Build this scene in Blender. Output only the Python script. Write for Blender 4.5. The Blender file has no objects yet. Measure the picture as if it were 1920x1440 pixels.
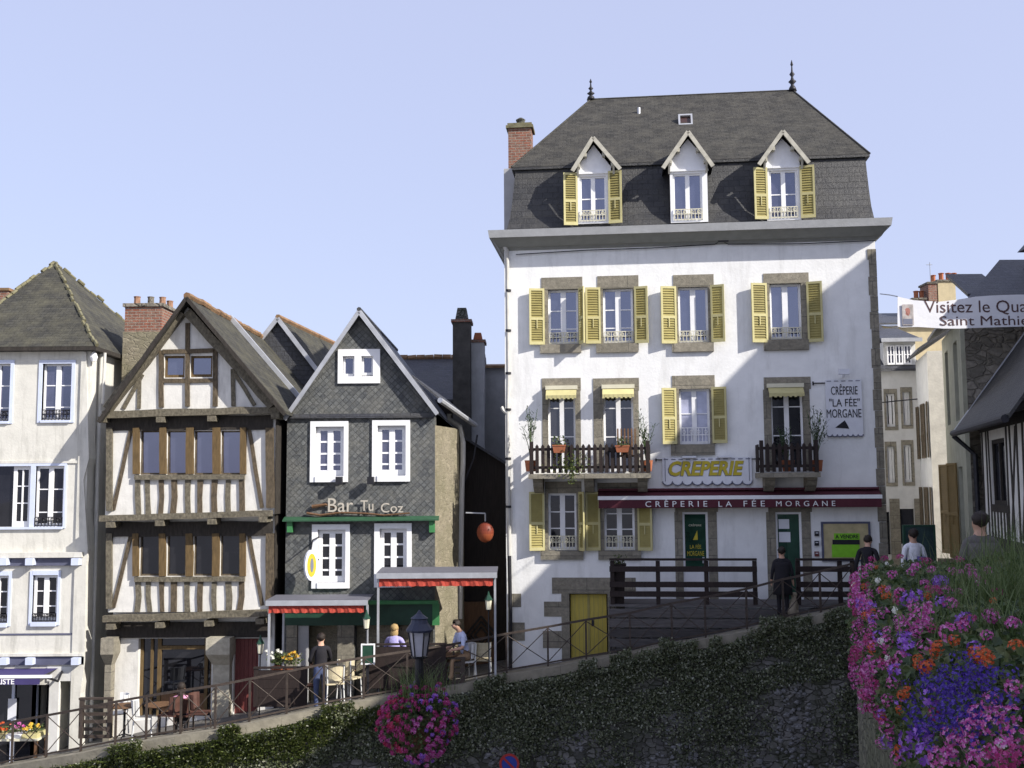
import bpy, bmesh, math, random
from mathutils import Vector, Matrix
from mathutils import noise as mnoise
RAD = math.radians
random.seed(11)
scene = bpy.context.scene
col = scene.collection

# ------------------------------------------------------------------ camera
FOC = 2000.0
PITCH, ROLL = 5.5, -0.4
camM = Matrix.Rotation(RAD(90 + PITCH), 3, 'X') @ Matrix.Rotation(RAD(ROLL), 3, 'Z')
cam_d = bpy.data.cameras.new('camera')
cam_d.sensor_width = 36.0
cam_d.lens = FOC / 1920 * 36.0
cam_d.clip_start, cam_d.clip_end = 0.05, 3000
cam = bpy.data.objects.new('camera', cam_d)
cam.rotation_euler = camM.to_euler()
col.objects.link(cam)
scene.camera = cam

def ray(px, py):
    return camM @ Vector(((px - 960) / FOC, (720 - py) / FOC, -1.0))

def at(px, py, y):
    r = ray(px, py)
    return r * (y / r.y)

# ------------------------------------------------------------------ materials
MATS = {}

def nmat(name):
    m = bpy.data.materials.new(name)
    m.use_nodes = True
    nt = m.node_tree
    b = nt.nodes['Principled BSDF']
    MATS[name] = m
    return m, nt, b

def _n(nt, typ, **kw):
    n = nt.nodes.new(typ)
    for k, v in kw.items():
        if k in n.inputs:
            n.inputs[k].default_value = v
        else:
            setattr(n, k, v)
    return n

def _uv(nt, scale=(1, 1, 1), rot=0.0):
    t = _n(nt, 'ShaderNodeTexCoord')
    mp = _n(nt, 'ShaderNodeMapping')
    mp.inputs['Scale'].default_value = scale
    mp.inputs['Rotation'].default_value = (0, 0, rot)
    nt.links.new(t.outputs['UV'], mp.inputs['Vector'])
    return mp.outputs['Vector']

def c4(c):
    return (c[0], c[1], c[2], 1.0)

def mixc(nt, fac, a, b, blend='MIX'):
    n = _n(nt, 'ShaderNodeMix', data_type='RGBA', blend_type=blend)
    L = nt.links
    for s, v in ((n.inputs[0], fac), (n.inputs[6], a), (n.inputs[7], b)):
        if hasattr(v, 'links'):
            L.new(v, s)
        elif isinstance(v, (int, float)):
            s.default_value = v
        else:
            s.default_value = c4(v)
    return n.outputs[2]

def ramp(nt, src, p0, p1):
    r = _n(nt, 'ShaderNodeMapRange', clamp=True)
    r.inputs['From Min'].default_value = p0
    r.inputs['From Max'].default_value = p1
    nt.links.new(src, r.inputs['Value'])
    return r.outputs['Result']

def noise_t(nt, vec, scale, detail=4, rough=0.6):
    n = _n(nt, 'ShaderNodeTexNoise')
    n.inputs['Scale'].default_value = scale
    n.inputs['Detail'].default_value = detail
    n.inputs['Roughness'].default_value = rough
    nt.links.new(vec, n.inputs['Vector'])
    return n.outputs['Fac']

def bump(nt, b, h, strength=0.4, dist=0.02):
    n = _n(nt, 'ShaderNodeBump')
    n.inputs['Strength'].default_value = strength
    n.inputs['Distance'].default_value = dist
    nt.links.new(h, n.inputs['Height'])
    nt.links.new(n.outputs['Normal'], b.inputs['Normal'])

def plain(name, c, rough=0.7, var=0.18, scale=5.0, bmp=0.15, metal=0.0, stretch=(1, 1, 1), dirt=None, dirt_amt=0.5,
          dirt_scale=(1.2, 0.25, 1), spec=0.3):
    m, nt, b = nmat(name)
    v = _uv(nt, stretch)
    n1 = noise_t(nt, v, scale, 5)
    k = ramp(nt, n1, 0.3, 0.7)
    cc = mixc(nt, k, [x * (1 - var) for x in c], [min(1, x * (1 + var)) for x in c])
    if dirt:
        v2 = _uv(nt, dirt_scale)
        d = ramp(nt, noise_t(nt, v2, 1.6, 7, 0.7), 0.5, 0.78)
        mu = _n(nt, 'ShaderNodeMath', operation='MULTIPLY')
        nt.links.new(d, mu.inputs[0]); mu.inputs[1].default_value = dirt_amt
        cc = mixc(nt, mu.outputs[0], cc, dirt)
    nt.links.new(cc, b.inputs['Base Color'])
    b.inputs['Roughness'].default_value = rough
    b.inputs['Metallic'].default_value = metal
    b.inputs['Specular IOR Level'].default_value = spec
    if bmp:
        bump(nt, b, noise_t(nt, v, scale * 5, 5), bmp, 0.02)
    return m

def bricks(name, c1, c2, mortar, bw, bh, ms=0.008, rot=0.0, rough=0.7, bmp=0.6, lichen=None, lam=0.5, lsc=0.7, off=0.5, spec=0.3, warp=0.0):
    m, nt, b = nmat(name)
    v = _uv(nt, (1, 1, 1), rot)
    if warp:
        nn = _n(nt, 'ShaderNodeTexNoise'); nn.inputs['Scale'].default_value = 1.3
        nt.links.new(v, nn.inputs['Vector'])
        ad = _n(nt, 'ShaderNodeVectorMath', operation='MULTIPLY_ADD')
        nt.links.new(nn.outputs['Color'], ad.inputs[0]); ad.inputs[1].default_value = (warp, warp, 0)
        nt.links.new(v, ad.inputs[2]); v = ad.outputs[0]
    br = _n(nt, 'ShaderNodeTexBrick')
    br.offset = off
    br.inputs['Color1'].default_value = c4(c1)
    br.inputs['Color2'].default_value = c4(c2)
    br.inputs['Mortar'].default_value = c4(mortar)
    br.inputs['Scale'].default_value = 1.0
    br.inputs['Mortar Size'].default_value = ms
    br.inputs['Mortar Smooth'].default_value = 0.3
    br.inputs['Bias'].default_value = 0.0
    br.inputs['Brick Width'].default_value = bw
    br.inputs['Row Height'].default_value = bh
    nt.links.new(v, br.inputs['Vector'])
    cc = br.outputs['Color']
    vv = _uv(nt)
    k = ramp(nt, noise_t(nt, vv, 9.0, 8, 0.8), 0.34, 0.66)
    cc = mixc(nt, 0.85, cc, mixc(nt, k, (0.55, 0.55, 0.55), (1.35, 1.35, 1.35)), 'MULTIPLY')
    if lichen:
        d = ramp(nt, noise_t(nt, vv, lsc, 8, 0.7), 0.42, 0.66)
        mu = _n(nt, 'ShaderNodeMath', operation='MULTIPLY')
        nt.links.new(d, mu.inputs[0]); mu.inputs[1].default_value = lam
        cc = mixc(nt, mu.outputs[0], cc, lichen)
    nt.links.new(cc, b.inputs['Base Color'])
    b.inputs['Roughness'].default_value = rough
    b.inputs['Specular IOR Level'].default_value = spec
    inv = _n(nt, 'ShaderNodeMath', operation='MULTIPLY_ADD')
    nt.links.new(br.outputs['Fac'], inv.inputs[0]); inv.inputs[1].default_value = -1.0
    nt.links.new(k, inv.inputs[2])
    bump(nt, b, inv.outputs[0], bmp, 0.015)
    return m

def rubble(name, c1, c2, mortar, scale=3.0, stretch=(1, 1.7, 1), moss=None, mam=0.5, bmp=0.8):
    m, nt, b = nmat(name)
    v = _uv(nt, stretch)
    nn = _n(nt, 'ShaderNodeTexNoise'); nn.inputs['Scale'].default_value = 2.5
    nt.links.new(v, nn.inputs['Vector'])
    ad = _n(nt, 'ShaderNodeVectorMath', operation='MULTIPLY_ADD')
    nt.links.new(nn.outputs['Color'], ad.inputs[0]); ad.inputs[1].default_value = (0.25, 0.25, 0)
    nt.links.new(v, ad.inputs[2]); v = ad.outputs[0]
    vo = _n(nt, 'ShaderNodeTexVoronoi'); vo.inputs['Scale'].default_value = scale
    nt.links.new(v, vo.inputs['Vector'])
    ve = _n(nt, 'ShaderNodeTexVoronoi', feature='DISTANCE_TO_EDGE'); ve.inputs['Scale'].default_value = scale
    nt.links.new(v, ve.inputs['Vector'])
    sp = _n(nt, 'ShaderNodeSeparateColor')
    nt.links.new(vo.outputs['Color'], sp.inputs[0])
    cc = mixc(nt, sp.outputs[0], c1, c2)
    vv = _uv(nt)
    k = ramp(nt, noise_t(nt, vv, 14, 5), 0.3, 0.7)
    cc = mixc(nt, 0.6, cc, mixc(nt, k, (0.5, 0.5, 0.5), (1.4, 1.4, 1.4)), 'MULTIPLY')
    e = ramp(nt, ve.outputs['Distance'], 0.02, 0.09)
    cc = mixc(nt, e, mortar, cc)
    if moss:
        d = ramp(nt, noise_t(nt, vv, 0.9, 8, 0.7), 0.42, 0.62)
        mu = _n(nt, 'ShaderNodeMath', operation='MULTIPLY')
        nt.links.new(d, mu.inputs[0]); mu.inputs[1].default_value = mam
        cc = mixc(nt, mu.outputs[0], cc, moss)
    nt.links.new(cc, b.inputs['Base Color'])
    b.inputs['Roughness'].default_value = 0.9
    b.inputs['Specular IOR Level'].default_value = 0.2
    bump(nt, b, e, bmp, 0.04)
    return m

def glass(name, base, gloss, tint=(1, 1, 1)):
    m, nt, b = nmat(name)
    out = nt.nodes['Material Output']
    df = _n(nt, 'ShaderNodeBsdfDiffuse'); df.inputs['Color'].default_value = c4(base)
    v = _uv(nt)
    k = ramp(nt, noise_t(nt, v, 2.2, 3), 0.3, 0.7)
    nt.links.new(mixc(nt, k, [x * 0.6 for x in base], [x * 1.4 for x in base]), df.inputs['Color'])
    gl = _n(nt, 'ShaderNodeBsdfGlossy'); gl.inputs['Roughness'].default_value = 0.03
    gl.inputs['Color'].default_value = c4(tint)
    bp = _n(nt, 'ShaderNodeBump'); bp.inputs['Strength'].default_value = 0.05; bp.inputs['Distance'].default_value = 0.02
    nt.links.new(noise_t(nt, v, 1.5, 1), bp.inputs['Height'])
    nt.links.new(bp.outputs['Normal'], gl.inputs['Normal'])
    mx = _n(nt, 'ShaderNodeMixShader'); mx.inputs[0].default_value = gloss
    nt.links.new(df.outputs[0], mx.inputs[1]); nt.links.new(gl.outputs[0], mx.inputs[2])
    nt.links.new(mx.outputs[0], out.inputs['Surface'])
    return m

def islands(name, cols, rough=0.6, trans=0.25, spec=0.3):
    """leaf or petal paint: every loose piece picks its own tone"""
    m, nt, b = nmat(name)
    g = _n(nt, 'ShaderNodeNewGeometry')
    cr = _n(nt, 'ShaderNodeValToRGB')
    els = cr.color_ramp.elements
    while len(els) < len(cols):
        els.new(0.5)
    for i, c in enumerate(cols):
        els[i].position = i / max(1, len(cols) - 1)
        els[i].color = c4(c)
    nt.links.new(g.outputs['Random Per Island'], cr.inputs[0])
    nt.links.new(cr.outputs[0], b.inputs['Base Color'])
    b.inputs['Roughness'].default_value = rough
    b.inputs['Specular IOR Level'].default_value = spec
    if trans:
        tr = _n(nt, 'ShaderNodeBsdfTranslucent')
        nt.links.new(cr.outputs[0], tr.inputs['Color'])
        mx = _n(nt, 'ShaderNodeMixShader'); mx.inputs[0].default_value = trans
        nt.links.new(b.outputs[0], mx.inputs[1]); nt.links.new(tr.outputs[0], mx.inputs[2])
        nt.links.new(mx.outputs[0], nt.nodes['Material Output'].inputs['Surface'])
    return m

WHITE = plain('white_plaster', (0.80, 0.80, 0.78), 0.9, 0.05, 3, 0.25, dirt=(0.42, 0.41, 0.38), dirt_amt=0.5, dirt_scale=(1.5, 0.28, 1))
CREAM = plain('cream_plaster', (0.60, 0.585, 0.525), 0.9, 0.07, 3, 0.3, dirt=(0.25, 0.24, 0.205), dirt_amt=0.75, dirt_scale=(2.4, 0.3, 1))
INFILL = plain('infill_plaster', (0.66, 0.645, 0.60), 0.9, 0.08, 4, 0.3, dirt=(0.33, 0.32, 0.29), dirt_amt=0.65, dirt_scale=(2.2, 0.5, 1))
PALE = plain('pale_plaster', (0.60, 0.595, 0.57), 0.9, 0.08, 3, 0.2, dirt=(0.34, 0.33, 0.3), dirt_amt=0.5)
GREYPL = plain('grey_plaster', (0.40, 0.40, 0.40), 0.9, 0.1, 3, 0.2, dirt=(0.2, 0.2, 0.2), dirt_amt=0.5)
OCHRE = plain('ochre_plaster', (0.5, 0.42, 0.26), 0.9, 0.1, 3, 0.2, dirt=(0.3, 0.26, 0.18), dirt_amt=0.5)
STONE = bricks('dressed_granite', (0.29, 0.262, 0.205), (0.225, 0.205, 0.16), (0.13, 0.12, 0.10), 1.15, 0.43, 0.010, rough=0.9, bmp=0.4, lichen=(0.15, 0.14, 0.11), lam=0.5, lsc=2.2, off=0.37)
CORN = plain('cornice_stone', (0.25, 0.255, 0.235), 0.85, 0.1, 4, 0.2, dirt=(0.2, 0.2, 0.18), dirt_amt=0.5, dirt_scale=(0.6, 3, 1))
CORNL = plain('cornice_lip', (0.36, 0.365, 0.365), 0.8, 0.1, 4, 0.2, dirt=(0.3, 0.3, 0.28), dirt_amt=0.5, dirt_scale=(0.6, 3, 1))
ROOFW = bricks('weathered_slate', (0.030, 0.029, 0.026), (0.054, 0.052, 0.046), (0.018, 0.017, 0.016), 0.22, 0.12, 0.008, lichen=(0.088, 0.082, 0.066), lam=0.55, lsc=1.9, rough=0.85)
ROOFM = bricks('lichened_slate', (0.036, 0.035, 0.030), (0.060, 0.058, 0.048), (0.021, 0.021, 0.019), 0.22, 0.13, 0.008, lichen=(0.12, 0.112, 0.072), lam=0.5, lsc=1.4, rough=0.85)
ROOFD = bricks('dark_slate', (0.016, 0.0165, 0.018), (0.032, 0.032, 0.033), (0.009, 0.009, 0.010), 0.28, 0.17, 0.010, lichen=(0.07, 0.066, 0.055), lam=0.4, lsc=1.3, rough=0.5, spec=0.5)
ROOFB = bricks('blue_slate', (0.035, 0.037, 0.046), (0.052, 0.055, 0.066), (0.02, 0.021, 0.025), 0.25, 0.15, 0.008, lichen=(0.09, 0.085, 0.065), lam=0.3, rough=0.5, spec=0.5)
DIAM = bricks('diamond_slate', (0.064, 0.070, 0.074), (0.135, 0.142, 0.138), (0.042, 0.046, 0.048), 0.115, 0.115, 0.009, rot=RAD(45), warp=0.06, lichen=(0.17, 0.165, 0.14), lam=0.6, lsc=1.7, off=0.0, rough=0.55, bmp=1.0, spec=0.5)
BRICK = bricks('red_brick', (0.27, 0.095, 0.055), (0.18, 0.07, 0.045), (0.26, 0.22, 0.18), 0.21, 0.075, 0.012, lichen=(0.24, 0.2, 0.15), lam=0.5, lsc=2.5)
RUB = rubble('rubble_stone', (0.29, 0.255, 0.185), (0.20, 0.175, 0.125), (0.235, 0.21, 0.155), 6.0, moss=(0.15, 0.14, 0.085), mam=0.6, bmp=.4)
RUBD = rubble('dark_rubble', (0.21, 0.20, 0.19), (0.08, 0.077, 0.074), (0.06, 0.057, 0.05), 4.4, moss=(0.04, 0.048, 0.022), mam=0.7)
RUBG = rubble('grey_rubble', (0.24, 0.215, 0.175), (0.12, 0.11, 0.09), (0.16, 0.145, 0.115), 4.0)
TIMB = plain('oak_timber', (0.11, 0.085, 0.055), 0.85, 0.5, 5, 0.8, stretch=(5, 1.6, 1), dirt=(0.035, 0.03, 0.024), dirt_amt=0.85, dirt_scale=(4, 2.2, 1))
TIMG = plain('grey_oak_timber', (0.15, 0.132, 0.096), 0.9, 0.5, 5, 0.8, stretch=(4, 2.4, 1), dirt=(0.045, 0.042, 0.03), dirt_amt=0.85, dirt_scale=(3, 3, 1))
TIMO = plain('orange_oak', (0.125, 0.083, 0.036), 0.8, 0.35, 4, 0.4, stretch=(6, 1, 1), dirt=(0.12, 0.08, 0.04), dirt_amt=0.6)
TIMD = plain('tarred_timber', (0.035, 0.03, 0.025), 0.8, 0.4, 4, 0.5, stretch=(5, 1.2, 1))
DECKW = plain('deck_wood', (0.075, 0.069, 0.068), 0.75, 0.35, 3, 0.5, stretch=(1, 8, 1), dirt=(0.09, 0.08, 0.07), dirt_amt=0.5, dirt_scale=(1, 6, 1))
PICK = plain('picket_wood', (0.024, 0.016, 0.014), 0.7, 0.3, 4, 0.3, stretch=(6, 1, 1))
def vary(m, lo=0.86, hi=1.12):
    """every object wearing this paint has faded a little differently"""
    nt = m.node_tree
    b = nt.nodes['Principled BSDF']
    src = b.inputs['Base Color'].links[0].from_socket
    oi = nt.nodes.new('ShaderNodeObjectInfo')
    mr = nt.nodes.new('ShaderNodeMapRange')
    mr.inputs['To Min'].default_value, mr.inputs['To Max'].default_value = lo, hi
    nt.links.new(oi.outputs['Random'], mr.inputs['Value'])
    mu = nt.nodes.new('ShaderNodeVectorMath'); mu.operation = 'SCALE'
    nt.links.new(src, mu.inputs[0]); nt.links.new(mr.outputs[0], mu.inputs['Scale'])
    nt.links.new(mu.outputs[0], b.inputs['Base Color'])
    return m
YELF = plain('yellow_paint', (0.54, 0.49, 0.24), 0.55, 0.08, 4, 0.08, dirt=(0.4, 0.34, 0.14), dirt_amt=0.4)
YELL = plain('yellow_louvre_shade', (0.33, 0.28, 0.095), 0.6, 0.15, 4, 0.08, dirt=(0.28, 0.23, 0.08), dirt_amt=0.5)  # same paint as the frames, darkened for the louvres' self-shadow
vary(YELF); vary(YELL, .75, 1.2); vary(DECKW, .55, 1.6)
YELD = plain('yellow_door_paint', (0.50, 0.395, 0.075), 0.6, 0.12, 3, 0.15, stretch=(8, 1, 1), dirt=(0.27, 0.22, 0.08), dirt_amt=0.6)
WPAINT = plain('white_paint', (0.80, 0.80, 0.80), 0.5, 0.05, 5, 0.05, dirt=(0.5, 0.5, 0.5), dirt_amt=0.3)
BPAINT = plain('pale_blue_paint', (0.55, 0.60, 0.74), 0.5, 0.06, 5, 0.05)
NPAINT = plain('navy_paint', (0.095, 0.10, 0.15), 0.55, 0.12, 5, 0.05)
CREAMP = plain('cream_paint', (0.62, 0.59, 0.45), 0.55, 0.08, 5, 0.08)
GREENP = plain('green_paint', (0.05, 0.20, 0.07), 0.5, 0.15, 4, 0.05)
DGREEN = plain('dark_green_paint', (0.018, 0.058, 0.036), 0.45, 0.2, 4, 0.05)
REDD = plain('oxblood_paint', (0.16, 0.045, 0.04), 0.6, 0.2, 4, 0.1, stretch=(6, 1, 1))
IRON = plain('dark_iron', (0.03, 0.03, 0.035), 0.5, 0.3, 8, 0.1, metal=0.4)
RUST = plain('brown_iron', (0.06, 0.046, 0.038), 0.6, 0.3, 8, 0.15, metal=0.2)
ZINC = plain('zinc', (0.42, 0.43, 0.45), 0.45, 0.15, 3, 0.05, metal=0.35)
PIPE = plain('painted_pipe', (0.52, 0.51, 0.47), 0.6, 0.15, 3, 0.05, dirt=(0.25, 0.23, 0.2), dirt_amt=0.6)
POTC = plain('weathered_pot', (0.27, 0.155, 0.10), .85, .3, 8, .2)
TERRA = plain('terracotta', (0.36, 0.125, 0.06), 0.8, 0.2, 6, 0.2)
RIDGE = plain('ridge_terracotta', (0.22, 0.13, 0.07), 0.85, 0.4, 3, 0.3, dirt=(0.21, 0.18, 0.09), dirt_amt=0.7, dirt_scale=(2, 2, 1))
MOSS = plain('mossy_ridge_mortar', (0.15, 0.14, 0.085), 0.9, 0.4, 5, 0.5, dirt=(0.22, 0.18, 0.075), dirt_amt=0.6, dirt_scale=(2, 2, 1))
MAROON = plain('maroon_canvas', (0.085, 0.02, 0.03), 0.8, 0.12, 2, 0.1, stretch=(3, 1, 1))
REDC = plain('red_canvas', (0.38, 0.055, 0.035), 0.8, 0.2, 6, 0.2, stretch=(4, 1, 1))
GREYC = plain('grey_canvas', (0.12, 0.12, 0.14), 0.7, 0.12, 3, 0.1, stretch=(1, 6, 1))
NAVYC = plain('navy_canvas', (0.05, 0.04, 0.13), 0.8, 0.12, 3, 0.1)
BOARD = plain('pale_sign_board', (0.70, 0.71, 0.745), 0.6, 0.05, 5, 0.05, dirt=(0.42, 0.42, 0.46), dirt_amt=0.3)
SIGNY = plain('sign_yellow', (0.50, 0.40, 0.035), 0.6, 0.1, 8, 0)
SIGNB = plain('sign_black', (0.018, 0.018, 0.022), 0.6, 0.1, 8, 0)
SIGNG = plain('sign_outline', (0.16, 0.17, 0.22), 0.6, 0.1, 8, 0)
SIGNC = plain('sign_cream', (0.46, 0.42, 0.35), 0.6, 0.1, 8, 0)
LIME = plain('lime_card', (0.22, 0.55, 0.03), 0.6, 0.1, 8, 0)
PAPER = plain('tan_paper', (0.46, 0.39, 0.22), 0.7, 0.2, 4, 0)
WOODB = plain('brown_wood', (0.13, 0.07, 0.035), 0.7, 0.3, 4, 0.3, stretch=(6, 1, 1))
SHADEW = plain('shade_dark_boards', (0.022, 0.017, 0.014), 0.8, 0.35, 4, 0.4, stretch=(8, 0.6, 1))  # near-black tone carries the shade of the alley and the bar openings
GL_SKY = glass('sky_glass', (0.03, 0.033, 0.05), 0.30, (0.64, 0.66, 0.82))
GL_MID = glass('curtained_glass', (0.05, 0.05, 0.08), 0.18, (0.7, 0.75, 0.95))
GL_DIM = glass('dim_glass', (0.03, 0.03, 0.034), 0.10, (0.75, 0.78, 0.9))
GL_DARK = glass('dark_glass', (0.012, 0.012, 0.014), 0.05, (0.8, 0.85, 1))
GL_NET = glass('net_curtain_glass', (0.33, 0.34, 0.44), 0.10, (0.8, 0.85, 1))
GL_GREEN = glass('green_door_glass', (0.014, 0.045, 0.03), 0.06, (0.8, 1, 0.9))
ASPH = plain('pale_bounce_square', (0.36, 0.345, 0.32), 0.9, 0.1, 6, 0.4, dirt=(0.28, 0.27, 0.25), dirt_amt=0.5, dirt_scale=(1, 1, 1))  # paled so the sunlit square bounces light onto shaded walls
PAVE = bricks('square_paving', (0.13, 0.125, 0.115), (0.17, 0.16, 0.145), (0.08, 0.075, 0.07), 0.6, 0.4, 0.012)
COPE = plain('coping_concrete', (0.225, 0.205, 0.16), 0.95, 0.25, 3, 0.5, dirt=(0.15, 0.14, 0.09), dirt_amt=0.7, dirt_scale=(1, 2, 1))
IVY = islands('ivy_leaves', [(0.028, 0.038, 0.017), (0.055, 0.07, 0.028), (0.09, 0.105, 0.048), (0.14, 0.15, 0.08), (0.30, 0.31, 0.24)], 0.45, 0.15, 0.5)  # palest tone stands in for grey highlights on the leaves
GRASSL = islands('wall_grass', [(0.06, 0.09, 0.02), (0.10, 0.13, 0.03), (0.14, 0.16, 0.045)], 0.7, 0.3)
LEAF = islands('plant_leaves', [(0.022, 0.04, 0.012), (0.04, 0.07, 0.02), (0.065, 0.10, 0.03), (0.10, 0.13, 0.045), (0.14, 0.15, 0.06)], 0.5, 0.25, 0.4)
OLEA = islands('oleander_leaves', [(0.04, 0.06, 0.035), (0.07, 0.10, 0.06), (0.10, 0.13, 0.09)], 0.5, 0.15, 0.4)
BLADE = islands('grass_blades', [(0.07, 0.11, 0.03), (0.11, 0.155, 0.05), (0.17, 0.21, 0.09)], 0.6, 0.3)
STEM = plain('green_stem', (0.06, 0.10, 0.03), 0.6, 0.2, 20, 0)
PINK = islands('pink_petals', [(0.40, 0.045, 0.22), (0.52, 0.08, 0.33), (0.58, 0.16, 0.43), (0.64, 0.34, 0.56)], 0.6, 0.3)
MAGE = islands('magenta_petals', [(0.26, 0.02, 0.10), (0.40, 0.04, 0.17), (0.48, 0.09, 0.27)], 0.6, 0.3)
CRIM = islands('crimson_petals', [(0.30, 0.015, 0.05), (0.42, 0.03, 0.09), (0.5, 0.06, 0.16)], 0.6, 0.3)
ORAN = islands('orange_petals', [(0.42, 0.05, 0.015), (0.58, 0.10, 0.025), (0.62, 0.17, 0.06)], 0.6, 0.3)
BLUE = islands('blue_petals', [(0.045, 0.022, 0.20), (0.075, 0.035, 0.31), (0.13, 0.07, 0.43)], 0.6, 0.3)
VIOL = islands('violet_petals', [(0.20, 0.06, 0.42), (0.30, 0.11, 0.54), (0.42, 0.22, 0.66)], 0.6, 0.3)
WHITEP = islands('white_petals', [(0.7, 0.7, 0.62), (0.8, 0.8, 0.75)], 0.6, 0.3)
YELP = islands('yellow_petals', [(0.65, 0.42, 0.03), (0.7, 0.55, 0.08), (0.7, 0.25, 0.04)], 0.6, 0.3)

# ------------------------------------------------------------------ mesh builder
class MB:
    def __init__(s, M=None):
        s.v, s.f, s.M = [], [], M
    def add(s, vs, fs):
        o = len(s.v)
        if s.M is not None:
            vs = [s.M @ Vector(p) for p in vs]
        s.v += [tuple(p) for p in vs]
        s.f += [tuple(i + o for i in f) for f in fs]
        return s
    def box(s, a, b, c, d, e, f):
        x0, x1 = min(a, b), max(a, b); y0, y1 = min(c, d), max(c, d); z0, z1 = min(e, f), max(e, f)
        return s.add([(x0, y0, z0), (x1, y0, z0), (x1, y1, z0), (x0, y1, z0), (x0, y0, z1), (x1, y0, z1), (x1, y1, z1), (x0, y1, z1)],
                     [(0, 3, 2, 1), (4, 5, 6, 7), (0, 1, 5, 4), (1, 2, 6, 5), (2, 3, 7, 6), (3, 0, 4, 7)])
    def prism(s, poly, d0, d1):
        n = len(poly)
        vs = [(p[0], d0, p[1]) for p in poly] + [(p[0], d1, p[1]) for p in poly]
        return s.add(vs, [tuple(range(n)), tuple(range(2 * n - 1, n - 1, -1))] + [(i, i + n, (i + 1) % n + n, (i + 1) % n) for i in range(n)])
    def hexa(s, lo, hi):
        """lo, hi: rings of the same length (3-d points), capped"""
        n = len(lo)
        return s.add(list(lo) + list(hi), [tuple(range(n - 1, -1, -1)), tuple(range(n, 2 * n))] + [(i, (i + 1) % n, (i + 1) % n + n, i + n) for i in range(n)])
    def quad(s, *p):
        return s.add(p, [tuple(range(len(p)))])
    def slab(s, poly, off):
        off = Vector(off)
        return s.hexa([Vector(p) for p in poly], [Vector(p) + off for p in poly])
    def tube(s, pts, r, n=6, taper=None, cap=True):
        pts = [Vector(p) for p in pts]
        rings = []
        for i, p in enumerate(pts):
            t = (pts[min(i + 1, len(pts) - 1)] - pts[max(i - 1, 0)]).normalized()
            a = t.cross(Vector((0, 0, 1)) if abs(t.z) < 0.9 else Vector((0, 1, 0))).normalized()
            b = t.cross(a)
            rr = r if taper is None else r + (taper - r) * i / (len(pts) - 1)
            rings.append([p + (a * math.cos(k * 2 * math.pi / n) + b * math.sin(k * 2 * math.pi / n)) * rr for k in range(n)])
        vs = [v for rg in rings for v in rg]
        fs = [(i * n + k, i * n + (k + 1) % n, (i + 1) * n + (k + 1) % n, (i + 1) * n + k) for i in range(len(pts) - 1) for k in range(n)]
        if cap:
            fs += [tuple(range(n - 1, -1, -1)), tuple((len(pts) - 1) * n + k for k in range(n))]
        return s.add(vs, fs)
    def lathe(s, c, prof, n=12, sy=1.0):
        vs, fs = [], []
        for r, z in prof:
            vs += [(c[0] + r * math.cos(k * 2 * math.pi / n), c[1] + r * sy * math.sin(k * 2 * math.pi / n), c[2] + z) for k in range(n)]
        for i in range(len(prof) - 1):
            fs += [(i * n + k, i * n + (k + 1) % n, (i + 1) * n + (k + 1) % n, (i + 1) * n + k) for k in range(n)]
        fs += [tuple(range(n - 1, -1, -1)), tuple((len(prof) - 1) * n + k for k in range(n))]
        return s.add(vs, fs)
    def ball(s, c, r, n=12, m=8, jit=0.0):
        rx, ry, rz = r if hasattr(r, '__len__') else (r, r, r)
        vs, fs = [], []
        for i in range(m + 1):
            a = math.pi * i / m
            for k in range(n):
                b = 2 * math.pi * k / n
                d = Vector((math.sin(a) * math.cos(b), math.sin(a) * math.sin(b), math.cos(a)))
                q = 1 + (jit * mnoise.noise(d * 4 + Vector(c)) if jit else 0)
                vs.append((c[0] + rx * d.x * q, c[1] + ry * d.y * q, c[2] + rz * d.z * q))
        for i in range(m):
            fs += [(i * n + k, (i + 1) * n + k, (i + 1) * n + (k + 1) % n, i * n + (k + 1) % n) for k in range(n)]
        return s.add(vs, fs)
    def bar(s, a, b, w, dep):
        """square-section bar between two 3-d points; w across, dep along local y"""
        a, b = Vector(a), Vector(b)
        t = (b - a).normalized()
        y = Vector((0, 1, 0))
        if abs(t.y) > 0.9:
            y = Vector((1, 0, 0))
        x = t.cross(y).normalized()
        y = x.cross(t).normalized()
        q = [x * w / 2 + y * dep / 2, -x * w / 2 + y * dep / 2, -x * w / 2 - y * dep / 2, x * w / 2 - y * dep / 2]
        return s.hexa([a + k for k in q], [b + k for k in q])
    def mesh(s, name, smooth=False, uv=True):
        me = bpy.data.meshes.new(name)
        me.from_pydata(s.v, [], s.f)
        me.update()
        if uv:
            auto_uv(me)
        if smooth:
            for p in me.polygons:
                p.use_smooth = True
        return me
    def build(s, name, m, parent=None, label=None, smooth=False):
        o = bpy.data.objects.new(name, s.mesh(name, smooth))
        o.data.materials.append(m)
        col.objects.link(o)
        if parent is not None:
            o.parent = parent
        if label:
            o['label'] = label
        return o

def auto_uv(me):
    uvl = me.uv_layers.new(name='UVMap').data
    vs = me.vertices
    for p in me.polygons:
        n = p.normal
        if abs(n.z) > 0.98:
            h, v = Vector((1, 0, 0)), Vector((0, 1, 0))
        else:
            h = Vector((-n.y, n.x, 0)).normalized()
            v = n.cross(h)
            if v.z < 0:
                h, v = -h, -v
        for li in p.loop_indices:
            q = vs[me.loops[li].vertex_index].co
            uvl[li].uv = (q.dot(h), q.dot(v))

def tag(o, label, cat, group=None, kind=None):
    o['label'] = label
    o['category'] = cat
    if group:
        o['group'] = group
    if kind:
        o['kind'] = kind
    return o

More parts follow.
